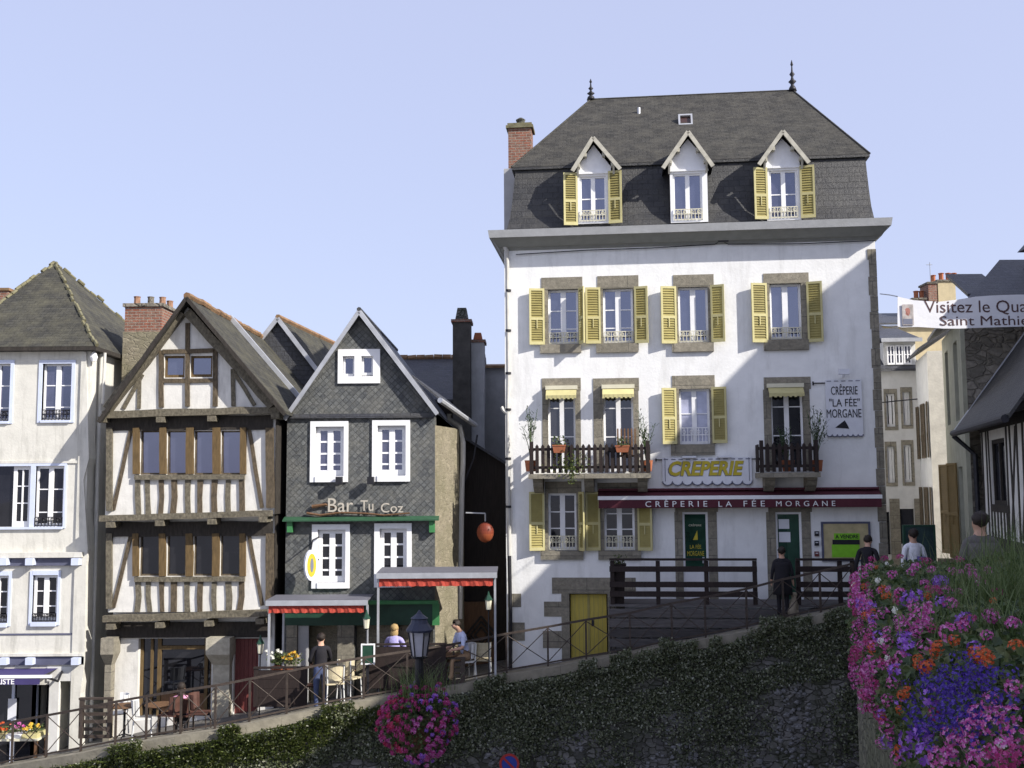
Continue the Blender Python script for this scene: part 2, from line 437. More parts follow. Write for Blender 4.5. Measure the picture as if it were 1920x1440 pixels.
def thing(name, label, cat, loc=(0, 0, 0), rotz=0.0, group=None):
    o = bpy.data.objects.new(name, None)
    o.empty_display_size = 0.3
    o.location = loc
    o.rotation_euler = (0, 0, rotz)
    col.objects.link(o)
    return tag(o, label, cat, group)

def copy_tree(o, parent=None):
    c = o.copy()
    col.objects.link(c)
    c.parent = parent
    for ch in list(o.children):
        copy_tree(ch, c)
    return c

class Fac:
    """a vertical plane: local x along it, local y into the depth, z up, origin on the ground"""
    def __init__(s, px, y, yaw, zb):
        r = ray(px, 912)
        s.O = Vector((r.x / r.y * y, y, zb))
        s.yaw = RAD(yaw)
        s.u = Vector((math.cos(s.yaw), -math.sin(s.yaw), 0))
        s.n = Vector((math.sin(s.yaw), math.cos(s.yaw), 0))
    def p(s, px, py, d=0.0):
        r = ray(px, py)
        q = r * ((s.O.dot(s.n) + d) / r.dot(s.n))
        return ((q - s.O).dot(s.u), q.z - s.O.z)
    def p3(s, px, py, d=0.0):
        u, z = s.p(px, py, d)
        return (u, d, z)
    def rect(s, x0, y0, x1, y1, d=0.0):
        xm, ym = (x0 + x1) / 2, (y0 + y1) / 2
        return (s.p(x0, ym, d)[0], s.p(x1, ym, d)[0], s.p(xm, y1, d)[1], s.p(xm, y0, d)[1])
    def world(s, u, d, z):
        return s.O + s.u * u + s.n * d + Vector((0, 0, z))
    def thing(s, name, label, cat, group=None):
        return thing(name, label, cat, s.O, -s.yaw, group)
    def thing_at(s, name, label, cat, u, d, z, group=None):
        """thing whose base stands at a point of this facade; returns (root, matrix taking facade coords to root coords)"""
        t = thing(name, label, cat, s.world(u, d, z), -s.yaw, group)
        return t, Matrix.Translation((-u, -d, -z))
    def slope(s, px, py, d0, z0, d1, z1):
        d = (d0 + d1) / 2
        for _ in range(40):
            u, z = s.p(px, py, d)
            d = d * 0.5 + 0.5 * (d0 + (z - z0) / (z1 - z0) * (d1 - d0))
        return u, d, z

def clip_convex(poly, outline):
    """keep the part of poly inside the convex outline (u, z pairs)"""
    area = sum(outline[i][0] * outline[(i + 1) % len(outline)][1] - outline[(i + 1) % len(outline)][0] * outline[i][1] for i in range(len(outline)))
    ring_ = outline if area > 0 else outline[::-1]
    out = list(poly)
    for i in range(len(ring_)):
        (ax_, az_), (bx_, bz_) = ring_[i][:2], ring_[(i + 1) % len(ring_)][:2]
        side = lambda q: (bx_ - ax_) * (q[1] - az_) - (bz_ - az_) * (q[0] - ax_)
        src, out = out, []
        for k in range(len(src)):
            p, q = src[k], src[(k + 1) % len(src)]
            sp_, sq_ = side(p), side(q)
            if sp_ >= -1e-9:
                out.append(p)
            if (sp_ > 1e-9 and sq_ < -1e-9) or (sp_ < -1e-9 and sq_ > 1e-9):
                t = sp_ / (sp_ - sq_)
                out.append((p[0] + (q[0] - p[0]) * t, p[1] + (q[1] - p[1]) * t))
        if len(out) < 3:
            return []
    return out

def wall(outline, holes, d0, depth, recess=0.18, M=None, back=True):
    """front of a convex outline (u, z) with rectangular openings, their reveals, the sides and the back"""
    mb = MB(M)
    us = sorted({round(p[0], 5) for p in outline} | {round(h[k], 5) for h in holes for k in (0, 1)})
    zs = sorted({round(p[1], 5) for p in outline} | {round(h[k], 5) for h in holes for k in (2, 3)})
    for z0, z1 in zip(zs[:-1], zs[1:]):
        run = None
        for u0, u1 in list(zip(us[:-1], us[1:])) + [(None, None)]:
            um, zm = ((u0 + u1) / 2, (z0 + z1) / 2) if u0 is not None else (None, None)
            free = u0 is not None and not any(h[0] < um < h[1] and h[2] < zm < h[3] for h in holes)
            if free:
                run = [u0, u1] if run is None else [run[0], u1]
            elif run is not None:
                c = clip_convex([(run[0], z0), (run[1], z0), (run[1], z1), (run[0], z1)], outline)
                if len(c) >= 3:
                    mb.quad(*[(p[0], d0, p[1]) for p in c])
                run = None
    for h in holes:
        u0, u1, z0, z1 = h[:4]
        rc = d0 + (h[4] if len(h) > 4 else recess)
        c = [(u0, z0), (u1, z0), (u1, z1), (u0, z1)]
        for i in range(4):
            p, q = c[i], c[(i + 1) % 4]
            mb.quad((p[0], d0, p[1]), (q[0], d0, q[1]), (q[0], rc, q[1]), (p[0], rc, p[1]))
    n = len(outline)
    for i in range(n):
        p, q = outline[i], outline[(i + 1) % n]
        mb.quad((p[0], d0, p[1]), (q[0], d0, q[1]), (q[0], d0 + depth, q[1]), (p[0], d0 + depth, p[1]))
    if back:
        mb.quad(*[(p[0], d0 + depth, p[1]) for p in outline])
    return mb

def casement(parent, r, d, fm, pm, fw=0.05, mid=0.09, bars=(0.33, 0.66), bw=0.028, split=True, name='window', label=None, guard=None, gm=None, M=None, dep=0.05):
    """one window part: frame mesh with pane (and guard rail) sub-parts"""
    u0, u1, z0, z1 = r
    mb = MB(M)
    mb.box(u0, u0 + fw, d, d + dep, z0, z1).box(u1 - fw, u1, d, d + dep, z0, z1)
    mb.box(u0 + fw, u1 - fw, d, d + dep, z1 - fw, z1).box(u0 + fw, u1 - fw, d, d + dep, z0, z0 + fw * 1.5)
    um = (u0 + u1) / 2
    segs = [(u0 + fw, u1 - fw)]
    if split:
        mb.box(um - mid / 2, um + mid / 2, d - 0.006, d + dep, z0 + fw * 1.5, z1 - fw)
        segs = [(u0 + fw, um - mid / 2), (um + mid / 2, u1 - fw)]
    for a, b in segs:
        for t in bars:
            zz = z0 + fw * 1.5 + (z1 - z0 - 2.5 * fw) * t
            mb.box(a, b, d + 0.01, d + dep, zz - bw / 2, zz + bw / 2)
    w = mb.build(name, fm, parent, label)
    MB(M).box(u0 + fw * 0.5, u1 - fw * 0.5, d + 0.03, d + dep + 0.02, z0 + fw, z1 - fw * 0.5).build('pane', pm, w)
    if guard:
        h = guard
        g = MB(M)
        a, b = u0 + 0.02, u1 - 0.02
        dd = d - 0.09
        for zz in (z0 + 0.03, z0 + 0.03 + h * 0.5, z0 + h):
            g.box(a, b, dd, dd + 0.015, zz - 0.011, zz + 0.011)
        k = 8
        for i in range(k + 1):
            x = a + (b - a) * i / k
            g.box(x - 0.009, x + 0.009, dd - 0.004, dd + 0.012, z0 + 0.03, z0 + h)
        for i in range(0, k, 2):
            x = a + (b - a) * (i + 1) / k
            g.tube([(x + 0.04 * math.cos(t * math.pi / 4), dd, z0 + h * 0.75 + 0.04 * math.sin(t * math.pi / 4)) for t in range(9)], 0.009, 4)
        g.build('guard_rail', gm or CREAMP, w)
    return w

def shutter(parent, hx, z0, z1, w, side, ang, d=-0.035, M=None, fm=None, lm=None, label=None):
    """louvred shutter hinged at hx, opened flat (ang small) or standing out (ang large)"""
    fm, lm = fm or YELF, lm or YELL
    a = RAD(ang)
    X = Vector((side * math.cos(a), -math.sin(a), 0))
    Y = Vector((side * math.sin(a), math.cos(a), 0)) if side > 0 else Vector((side * math.sin(a), math.cos(a), 0))
    m = Matrix(((X.x, Y.x, 0, hx), (X.y, Y.y, 0, d), (0, 0, 1, 0), (0, 0, 0, 1)))
    if M is not None:
        m = M @ m
    t = 0.035
    f = MB(m)
    s = 0.05
    f.box(0, s, -t, 0, z0, z1).box(w - s, w, -t, 0, z0, z1)
    zm = z0 + (z1 - z0) * 0.46
    for a0, a1 in ((z0, z0 + 0.08), (zm - 0.035, zm + 0.035), (z1 - 0.06, z1)):
        f.box(s, w - s, -t, 0, a0, a1)
    f.box(w * 0.5 - 0.012, w * 0.5 + 0.012, -t - 0.012, -t, zm - 0.25, zm - 0.035)
    o = f.build('shutter', fm, parent, label)
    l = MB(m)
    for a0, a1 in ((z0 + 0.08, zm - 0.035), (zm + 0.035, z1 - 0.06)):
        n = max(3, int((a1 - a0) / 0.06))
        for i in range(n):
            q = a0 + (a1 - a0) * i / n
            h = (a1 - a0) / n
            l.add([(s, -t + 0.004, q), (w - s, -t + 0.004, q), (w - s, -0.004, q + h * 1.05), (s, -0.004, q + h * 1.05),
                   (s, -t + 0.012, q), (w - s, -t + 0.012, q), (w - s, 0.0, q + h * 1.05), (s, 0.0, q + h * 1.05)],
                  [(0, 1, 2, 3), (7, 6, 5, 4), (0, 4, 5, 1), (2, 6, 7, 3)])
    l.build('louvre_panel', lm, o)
    return o

def text(parent, body, u0, u1, z0, z1, d, m, name='lettering', bold=0.02, ext=0.008, M=None, spacing=1.0, shear=0.0, label=None):
    cu = bpy.data.curves.new('lettering', 'FONT')
    cu.body = body
    cu.size = 1.0
    cu.offset = bold
    cu.space_character = spacing
    cu.shear = shear
    cu.resolution_u = 3
    cu.align_x = 'LEFT'
    tmp = bpy.data.objects.new('lettering', cu)
    col.objects.link(tmp)
    bpy.context.view_layer.update()
    dg = bpy.context.evaluated_depsgraph_get()
    me = bpy.data.meshes.new_from_object(tmp.evaluated_get(dg))
    xs = [v.co.x for v in me.vertices]; ys = [v.co.y for v in me.vertices]
    ax, bx, ay, by = min(xs), max(xs), min(ys), max(ys)
    mb = MB(M)
    fr = [(u0 + (v.co.x - ax) / (bx - ax) * (u1 - u0), d - ext, z0 + (v.co.y - ay) / (by - ay) * (z1 - z0)) for v in me.vertices]
    mb.add(fr, [tuple(p.vertices) for p in me.polygons])
    # edges give the letters real thickness
    cnt = {}
    for p in me.polygons:
        vs = list(p.vertices)
        for i in range(len(vs)):
            e = (vs[i], vs[(i + 1) % len(vs)])
            cnt[frozenset(e)] = cnt.get(frozenset(e), 0) + 1
    for e, c in cnt.items():
        if c == 1:
            i, j = tuple(e)
            a, b = fr[i], fr[j]
            mb.quad(a, b, (b[0], d, b[2]), (a[0], d, a[2]))
    bpy.data.objects.remove(tmp)
    bpy.data.meshes.remove(me)
    bpy.data.curves.remove(cu)
    return mb.build(name, m, parent, label)

def leaf_cloud(pts, size, asp=0.6, nrm=None, spread=1.0, cup=0.25):
    """small folded leaf faces round points; pts list of Vector; nrm optional mean normal"""
    mb = MB()
    for p in pts:
        s = size * random.uniform(0.6, 1.35)
        n = Vector((random.gauss(0, 1), random.gauss(0, 1), random.gauss(0, 1))).normalized()
        if nrm is not None:
            n = (Vector(nrm) + n * spread).normalized()
        a = n.cross(Vector((random.gauss(0, 1), random.gauss(0, 1), random.gauss(0, 1)))).normalized()
        b = n.cross(a)
        p = Vector(p)
        tip, base = p + a * s, p - a * s
        l, r = p + b * s * asp + n * s * cup, p - b * s * asp + n * s * cup
        o = len(mb.v)
        mb.v += [tuple(base), tuple(l), tuple(tip), tuple(r)]
        mb.f += [(o, o + 1, o + 2), (o, o + 2, o + 3)]
    return mb
# ================================================================== CREPERIE HOUSE
C = Fac(1300, 27.15, 6.0, -5.2)
ch = C.thing('creperie_house', 'tall white corner house with yellow shutters, mansard slate roof and three dormers', 'house')
uL = C.rect(948, 470, 948, 1250)[0]
uR = C.rect(1652, 470, 1652, 1000)[0]
zT = C.p(1293, 455)[1]
DEP = 8.6
def CR(*a):
    return C.rect(*a)
holes = []
def hole(x0, y0, x1, y1, rec=0.2):
    r = CR(x0, y0, x1, y1)
    holes.append(r + (rec,))
    return r
A = [hole(1028, 543, 1084, 645), hole(1131, 541, 1187, 643), hole(1272, 538, 1328, 642), hole(1444, 532, 1503, 636)]
B = [hole(1028, 733, 1079, 884), hole(1132, 733, 1188, 884), hole(1274, 729, 1331, 833), hole(1447, 730, 1507, 882)]
G = [hole(1028, 925, 1081, 1032), hole(1133, 930, 1190, 1032)]
D = [hole(1281, 960, 1329, 1128, 0.16), hole(1456, 960, 1505, 1126, 0.16)]
Y = hole(1068, 1113, 1140, 1262, 0.25)
wall([(uL, -0.6), (uR, -0.6), (uR, zT), (uL, zT)], holes, 0, DEP).build('wall', WHITE, ch)

# dressed stone round the openings, a few mm proud
def stone(x0, y0, x1, y1, out=0.012, m=STONE, name='stone_surround'):
    u0, u1, z0, z1 = CR(x0, y0, x1, y1)
    return MB().box(u0, u1, -out, 0.1, z0, z1).build(name, m, ch)
def ring(r, jl, jr, lint=None, sill=None, out=0.012, name='stone_surround'):
    """jambs (wide jl, jr in m) and optional lintel / sill rects in px"""
    mb = MB()
    u0, u1, z0, z1 = r
    zl = z1
    if lint:
        l = CR(*lint)
        mb.box(l[0], l[1], -out - 0.004, 0.1, z1, l[3])
    zs = z0
    if sill:
        q = CR(*sill)
        mb.box(q[0], q[1], -0.075, 0.1, q[2], q[3] - 0.02)
        mb.box(q[0], q[1], -out - 0.002, 0.1, q[3] - 0.02, z0)
    if jl:
        mb.box(u0 - jl, u0, -out, 0.1, z0, z1)
    if jr:
        mb.box(u1, u1 + jr, -out, 0.1, z0, z1)
    return mb.build(name, STONE, ch)
ring(A[0], 0.16, 0.1, (1015, 520, 1092, 543), (1013, 645, 1090, 662))
ring(A[1], 0.14, 0.12, (1120, 517, 1197, 541), (1118, 643, 1197, 661))
ring(A[2], 0.14, 0.14, (1262, 515, 1338, 538), (1260, 642, 1338, 660))
ring(A[3], 0.16, 0.16, (1431, 512, 1516, 533), (1432, 636, 1516, 657))
ring(B[0], 0.15, 0.14, (1016, 709, 1089, 733))
ring(B[1], 0.26, 0.14, (1112, 709, 1198, 733))
ring(B[2], 0.16, 0.14, (1260, 704, 1340, 729), (1258, 833, 1340, 853))
ring(B[3], 0.19, 0.17, (1432, 707, 1520, 730))
ring(G[0], 0.08, 0.1, (1022, 903, 1090, 925), (1014, 1032, 1094, 1049))
ring(G[1], 0.13, 0.14, (1120, 905, 1200, 930), (1122, 1032, 1202, 1049))
ring(D[0], 0.2, 0.22, (1265, 945, 1346, 960))
ring(D[1], 0.23, 0.22, (1440, 945, 1522, 960))
# cellar door quoins
ring(Y, 0.20, 0.20, (1035, 1083, 1192, 1113), out=0.014)
for q in ((1020, 1128, 1053, 1156), (1018, 1183, 1053, 1215), (1155, 1128, 1172, 1150)):
    stone(*q, out=0.010)
for q in ((953, 1113, 977, 1138), (953, 1167, 984, 1201)):
    stone(*q, out=0.012, name='quoin')
# corner pier of stone at the right
u0 = C.p(1635, 700)[0]
mb = MB()
zz, k = -0.6, 0
while zz < zT - 0.45:
    h = 0.42 + 0.12 * random.random()
    z1 = min(zz + h, zT - 0.3)
    mb.box(u0 + (0.03 if k % 2 else 0.0), uR + 0.012, -0.02 - 0.006 * (k % 2), 0.5, zz, z1 - 0.012)
    zz = z1; k += 1
mb.build('corner_pier', STONE, ch)

# windows
GU = 0.36
for i, r in enumerate(A):
    casement(ch, r, 0.12, WPAINT, GL_SKY, bars=(0.25, 0.62) if i < 2 else (), fw=0.055, mid=0.14, guard=0.30)
for i in (0, 1, 3):
    casement(ch, B[i], 0.13, WPAINT, GL_DIM if i < 2 else GL_DARK, bars=(0.42, 0.8), fw=0.05, mid=0.12, name='french_window')
casement(ch, B[2], 0.12, WPAINT, GL_NET, bars=(0.55,), fw=0.055, mid=0.12, guard=0.42, gm=WPAINT)
for r in G:
    casement(ch, r, 0.12, WPAINT, GL_DARK, bars=(0.36, 0.68), fw=0.055, mid=0.13, guard=0.36)

# shutters: hinge px, y0, y1, far edge px, angle
def shut(hx, x1, y0, y1, ang=None):
    ang = ang if ang else random.uniform(8, 19)
    xm = (hx + x1) / 2
    h = C.p(hx, (y0 + y1) / 2)[0]
    e = C.p(x1, (y0 + y1) / 2)[0]
    z1 = C.p(xm, y0)[1]; z0 = C.p(xm, y1)[1]
    side = 1 if x1 > hx else -1
    shutter(ch, h, z0, z1, abs(e - h) / math.cos(RAD(ang)), side, ang)
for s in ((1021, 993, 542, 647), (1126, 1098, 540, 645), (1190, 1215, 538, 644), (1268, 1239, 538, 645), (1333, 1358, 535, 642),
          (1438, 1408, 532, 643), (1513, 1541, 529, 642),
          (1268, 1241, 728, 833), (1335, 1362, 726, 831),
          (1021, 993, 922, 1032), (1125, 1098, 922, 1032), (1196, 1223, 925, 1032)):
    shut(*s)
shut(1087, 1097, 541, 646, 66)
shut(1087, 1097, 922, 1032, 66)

# little yellow roller awnings over the french windows
for (x0, y0, x1, y1) in ((1022, 728, 1082, 749), (1128, 726, 1190, 747), (1440, 724, 1509, 745)):
    u0, u1, z0, z1 = C.rect(x0, y0, x1, y1, -0.25)
    mb = MB().box(u0, u1, -0.16, -0.015, z1 - 0.02, z1 + 0.08)
    o = mb.build('awning_box', CREAMP, ch)
    mb = MB()
    n = 14
    for i in range(n):
        a, b = u0 + 0.02 + (u1 - u0 - 0.04) * i / n, u0 + 0.02 + (u1 - u0 - 0.04) * (i + 1) / n
        zl = z0 + (0.025 if i % 2 else 0)
        mb.hexa([(a, -0.13, z1 - 0.02), (b, -0.13, z1 - 0.02), (b, -0.11, z1 - 0.02), (a, -0.11, z1 - 0.02)],
                [(a, -0.33, z0 + 0.1), (b, -0.33, z0 + 0.1), (b, -0.31, z0 + 0.1), (a, -0.31, z0 + 0.1)])
        mb.box(a, b, -0.333 - 0.004 * (i % 2), -0.318, zl, z0 + 0.105)
    mb.build('canvas', YELF, o)

# cornice
dl = -0.45
zl1 = C.p(1293, 420, dl)[1]; zl0 = C.p(1293, 434, dl)[1]; zc = C.p(1293, 460)[1]
cu0 = C.p(917, 432, dl)[0]; cu1 = C.p(1671, 410, dl)[0]
def rectring(u0, u1, d0, d1, z):
    return [(u0, d0, z), (u1, d0, z), (u1, d1, z), (u0, d1, z)]
mb = MB().hexa(rectring(uL - 0.03, uR + 0.03, -0.03, DEP + 0.03, zc), rectring(uL - 0.10, uR + 0.10, -0.10, DEP + 0.1, zc + 0.07))
mb.hexa(rectring(uL - 0.14, uR + 0.14, -0.14, DEP + 0.14, zc + 0.07), rectring(cu0 + 0.05, cu1 - 0.05, dl + 0.05, DEP + 0.4, zl0))
mb.build('cornice', CORN, ch)
MB().hexa(rectring(cu0, cu1, dl, DEP + 0.45, zl0), rectring(cu0 - 0.03, cu1 + 0.03, dl - 0.03, DEP + 0.48, zl1)).build('gutter', CORNL, ch)
# electrical bracket and cable under the cornice
mb = MB().tube([(C.p(x, y)[0], -0.06, C.p(x, y)[1]) for x, y in ((968, 478), (1100, 470), (1220, 466), (1340, 459), (1352, 452), (1365, 459), (1500, 458), (1640, 452))], 0.012, 4)
mb.box(C.p(1345, 450)[0], C.p(1365, 450)[0], -0.14, 0.0, C.p(1350, 455)[1], C.p(1350, 446)[1])
mb.build('wall_cable', IRON, ch)

# mansard
mz0 = zl1 - 0.02
mz2 = C.p(1293, 304, 0.55)[1]
mL0 = C.p(948, 425, -0.05)[0]; mR0 = C.p(1640, 406, -0.05)[0]
mL2 = C.p(967, 316, 0.55)[0]; mR2 = C.p(1622, 294, 0.55)[0]
prev = None
mb = MB()
rings = []
for t in (0, 0.25, 0.5, 0.75, 1.0):
    q = t ** 0.62
    rings.append((mL0 + (mL2 - mL0) * q, mR0 + (mR2 - mR0) * q, -0.08 + 0.62 * q, DEP + 0.08 - 0.62 * q, mz0 + (mz2 - mz0) * t))
for a, b in zip(rings[:-1], rings[1:]):
    ra, rb = rectring(*a), rectring(*b)
    for i in range(4):
        mb.quad(ra[i], ra[(i + 1) % 4], rb[(i + 1) % 4], rb[i])
mb.build('mansard_slope', ROOFD, ch)
# upper hip roof
ez = mz2 + 0.02
eL, eR, eF, eB = mL2 - 0.10, mR2 + 0.10, 0.46, DEP - 0.46
dm = DEP / 2
rzL = C.p3(1108, 188, dm); rzR = C.p3(1486, 168, dm)
rz = (rzL[2] + rzR[2]) / 2
rl, rr = (rzL[0], dm, rz), (rzR[0], dm, rz)
E = rectring(eL, eR, eF, eB, ez)
mb = MB()
nsub = 6
mb.quad(E[0], E[1], rr, rl).quad(E[1], E[2], rr).quad(E[2], E[3], rl, rr).quad(E[3], E[0], rl)
mb.build('upper_roof', ROOFW, ch)
MB().hexa(rectring(eL, eR, eF, eB, ez - 0.08), rectring(eL + 0.001, eR - 0.001, eF + 0.001, eB - 0.001, ez - 0.004)).build('roof_edge', ROOFD, ch)
mb = MB()
for a, b in ((rl, rr), (E[0], rl), (E[1], rr)):
    mb.tube([Vector(a) + (Vector(b) - Vector(a)) * t / 8 for t in range(9)], 0.03, 6)
mb.build('ridge_capping', ROOFW, ch)
# finials
for p, h in ((rl, 0.62), (rr, 0.9)):
    s = h / 0.9
    MB().lathe(p, [(0.13, -0.02), (0.10, 0.08), (0.05, 0.16 * s), (0.05, 0.2 * s), (0.12, 0.27 * s), (0.05, 0.34 * s), (0.03, 0.42 * s), (0.08, 0.5 * s), (0.03, 0.58 * s), (0.018, 0.75 * s), (0.045, 0.8 * s), (0.004, 0.95 * s)], 10).build('finial', IRON, ch, smooth=True)
# skylight and small vent on the roof slope
su, sd, sz = C.slope(1285, 228, eF, ez, dm, rz)
sl = (rz - ez) / (dm - eF)
ang = math.atan(sl)
m = Matrix.Translation((su, sd, sz)) @ Matrix.Rotation(ang, 4, 'X')
m = Matrix.Translation((su, sd, sz)) @ Matrix.Rotation(RAD(68), 4, 'X')
sk = MB(m).box(-0.20, -0.15, -0.2, 0.2, -0.45, 0.10).box(0.15, 0.20, -0.2, 0.2, -0.45, 0.10).box(-0.15, 0.15, 0.15, 0.2, -0.45, 0.10).box(-0.15, 0.15, -0.2, -0.15, -0.45, 0.10).build('skylight', ZINC, ch)
MB(m).box(-0.15, 0.15, -0.15, 0.15, -0.4, 0.03).build('pane', glass('rusty_pane', (.05, .025, .02), .06), sk)
vu, vd, vz = C.slope(1198, 212, eF, ez, dm, rz)
MB().tube([(vu, vd, vz - 0.1), (vu, vd, vz + 0.16)], 0.05, 8).build('roof_vent', ZINC, ch)

# dormers
BARGE = plain('weathered_bargeboard', (0.44, 0.42, 0.35), .7, .2, 6, .1, dirt=(.25, .24, .2), dirt_amt=.5, dirt_scale=(2, 2, 1))
def dormer(op, peak, base, cheeks, shut_px, bars, pane):
    d = -0.04
    u0, u1, z0, z1 = C.rect(*op, d)
    pk = C.p(*peak, d - 0.22)
    bl = C.p(base[0], base[1], d - 0.22); br = C.p(base[2], base[3], d - 0.22)
    zb = (bl[1] + br[1]) / 2
    um = pk[0]
    jw = 0.07
    # body: white front frame with gable wall, cheeks
    hw = max(um - u0, u1 - um) + jw
    zg = zb + (pk[1] - zb) * (1 - hw / (um - bl[0]))
    w = wall([(um - hw, z0 - 0.04), (um + hw, z0 - 0.04), (um + hw, zg - 0.02), (um, pk[1] - 0.12), (um - hw, zg - 0.02)],
             [(u0, u1, z0, z1, 0.10)], d, 1.7)
    do = w.build('dormer', WPAINT, ch)
    casement(do, (u0, u1, z0, z1), d + 0.06, WPAINT, pane, bars=bars, fw=0.05, mid=0.11, guard=0.3, gm=CREAMP, name='window')
    MB().box(um - hw - 0.013, um - hw, d + 0.05, d + 1.6, z0 - 0.04, zg - 0.06).box(um + hw, um + hw + 0.013, d + 0.05, d + 1.6, z0 - 0.04, zg - 0.06).build('cheek', ROOFD, do)
    MB().box(um - hw - 0.03, um + hw + 0.03, d - 0.05, d - 0.002, z1 + 0.05, z1 + 0.10).build('moulding', WPAINT, do)
    # gable roof slabs
    y0, y1 = d - 0.22, 3.2
    mb = MB()
    for bx in (bl[0], br[0]):
        mb.slab([(bx, y0 + 0.03, zb), (um, y0 + 0.03, pk[1]), (um, y1, pk[1]), (bx, y1, zb)], (0, 0, 0.06))
    mb.build('roof', ROOFD, do)
    mb = MB()
    for bx in (bl[0], br[0]):
        mb.bar((bx, y0, zb + 0.0), (um, y0, pk[1] + 0.0), 0.10, 0.05)
        dx = (um - bx)
        for t in (0.3, 0.62):
            x = bx + dx * t
            zz = zb + (pk[1] - zb) * t - 0.10
            mb.box(x - 0.035, x + 0.035, y0 + 0.03, d + 0.0, zz - 0.05, zz + 0.04)
        mb.bar((bx + dx * 0.25, d - 0.03, zb - 0.10), (bx + dx * 0.25, y0 + 0.02, zb + (pk[1] - zb) * 0.22), 0.05, 0.06)
    mb.build('bargeboard', BARGE, do)
    for (hx, x1, ya, yb) in shut_px:
        h = C.p(hx, (ya + yb) / 2, d)[0]; e = C.p(x1, (ya + yb) / 2, d)[0]
        shutter(do, h, C.p(hx, yb, d)[1], C.p(hx, ya, d)[1], abs(e - h) / math.cos(RAD(10)), 1 if x1 > hx else -1, 10, d=d - 0.03)
    return do
dormer((1087, 330, 1137, 416), (1112, 258), (1073, 320, 1163, 318), 0, ((1083, 1057, 325, 423), (1141, 1166, 322, 420)), (0.5,), GL_SKY)
dormer((1262, 325, 1317, 414), (1290, 247), (1243, 315, 1337, 312), 0, (), (), GL_SKY)
dormer((1443, 319, 1496, 410), (1468, 246), (1423, 309, 1517, 305), 0, ((1439, 1413, 315, 412), (1500, 1527, 312, 410)), (0.5,), GL_MID)

# brick chimney on the left flank
cd0 = 1.6
u0, u1, z0, z1 = C.rect(953, 240, 996, 318, cd0)
mb = MB().box(u0, u1, cd0, cd0 + 0.6, mz0, z1)
chm = mb.build('chimney', BRICK, ch)
mb = MB().box(u0 - 0.06, u1 + 0.06, cd0 - 0.06, cd0 + 0.66, z1, z1 + 0.08).box(u0 - 0.02, u1 + 0.02, cd0 - 0.02, cd0 + 0.62, z1 + 0.08, z1 + 0.15)
mb.build('cap', MOSS, chm)
MB().lathe(((u0 + u1) / 2, cd0 + 0.35, z1 + 0.15), [(0.13, 0), (0.11, 0.12), (0.14, 0.2), (0.05, 0.26)], 10).build('chimney_pot', RUBD, chm)
u0, u1, z0, z1 = C.rect(945, 316, 966, 430, 1.4)
MB().box(u0, u1 + 0.2, 1.4, 2.2, mz0 - 0.4, z1).build('chimney_shaft', GREYPL, ch)

# balconies
def balcony(x0, x1, yt, yb, ys, brk, d=-0.85):
    u0, u1, z0, z1 = C.rect(x0, yt, x1, yb, d)
    zs = C.p((x0 + x1) / 2, ys, d)[1]
    b = MB().box(u0 - 0.03, u1 + 0.03, d - 0.03, -0.001, zs, z0).build('balcony', STONE, ch)
    r = MB()
    zr = [z0 + 0.16, z1 - 0.10]
    for zz in zr:
        r.box(u0, u1, d + 0.03, d + 0.07, zz - 0.035, zz + 0.035)
        for u in (u0, u1 - 0.04):
            r.box(u, u + 0.04, d + 0.07, -0.03, zz - 0.035, zz + 0.035)
    r.build('rail', PICK, b)
    n = int(round((u1 - u0) / 0.148))
    for i in range(n + 1):
        u = u0 + (u1 - u0 - 0.09) * i / n
        MB().prism([(u, z0 + 0.02), (u + 0.085, z0 + 0.02), (u + 0.085, z1 - 0.03), (u + 0.0425, z1 + 0.03), (u, z1 - 0.03)], d + 0.006, d + 0.028).build('picket', PICK, b)
    for s, u in ((0, u0 - 0.022), (1, u1)):
        k = 5
        for i in range(1, k):
            yy = d + 0.03 + (-d - 0.1) * i / k
            MB().box(u, u + 0.022, yy, yy + 0.085, z0 + 0.02, z1).build('picket', PICK, b)
    for s in (0, 1):
        u = u0 if s == 0 else u1 - 0.09
        MB().box(u, u + 0.09, d - 0.001, d + 0.09, z0, z1 + 0.09).build('post', PICK, b)
    for bx in brk:
        ub = C.p(bx, ys + 20, -0.3)[0]
        pr = [(-0.001, zs), (-0.001, zs - 0.38), (-0.25, zs - 0.33), (-0.5, zs - 0.18), (-0.62, zs)]
        lo = [(ub - 0.12, a, z) for a, z in pr]; hi = [(ub + 0.12, a, z) for a, z in pr]
        MB().hexa(lo, hi).build('bracket', STONE, b)
    return u0, u1, z0, z1, zs
bal1 = balcony(993, 1218, 834, 888, 897, (1010, 1105, 1205))
bal2 = balcony(1425, 1535, 832, 886, 895, (1442, 1520))

# drainpipe on the left edge
def pxs(fac, pts, d):
    return [fac.p3(x, y, d) for x, y in pts]
mb = MB().tube(pxs(C, [(935, 440), (950, 470), (951, 500), (953, 700), (952, 768), (953, 900), (955, 1042)], -0.10), 0.055, 8)
mb.build('drainpipe', PIPE, ch)
for y in (545, 620, 700, 768, 860, 950):
    c = C.p3(953, y, -0.1)
    MB().lathe((c[0], c[1], c[2]), [(0.075, -0.03), (0.075, 0.03)], 8).build('pipe_collar', IRON, ch)
u, z = C.p(944, 770, -0.1)
MB().tube([(u - 0.05, -0.1, z + 0.1), (u, -0.1, z), (u + 0.1, -0.1, z - 0.08)], 0.05, 6).build('pipe_branch', PIPE, ch)
mb = MB()
mb.tube(pxs(C, [(955, 1042), (957, 1150), (957, 1262)], -0.09), 0.05, 8)
mb.build('pipe_foot', IRON, ch)

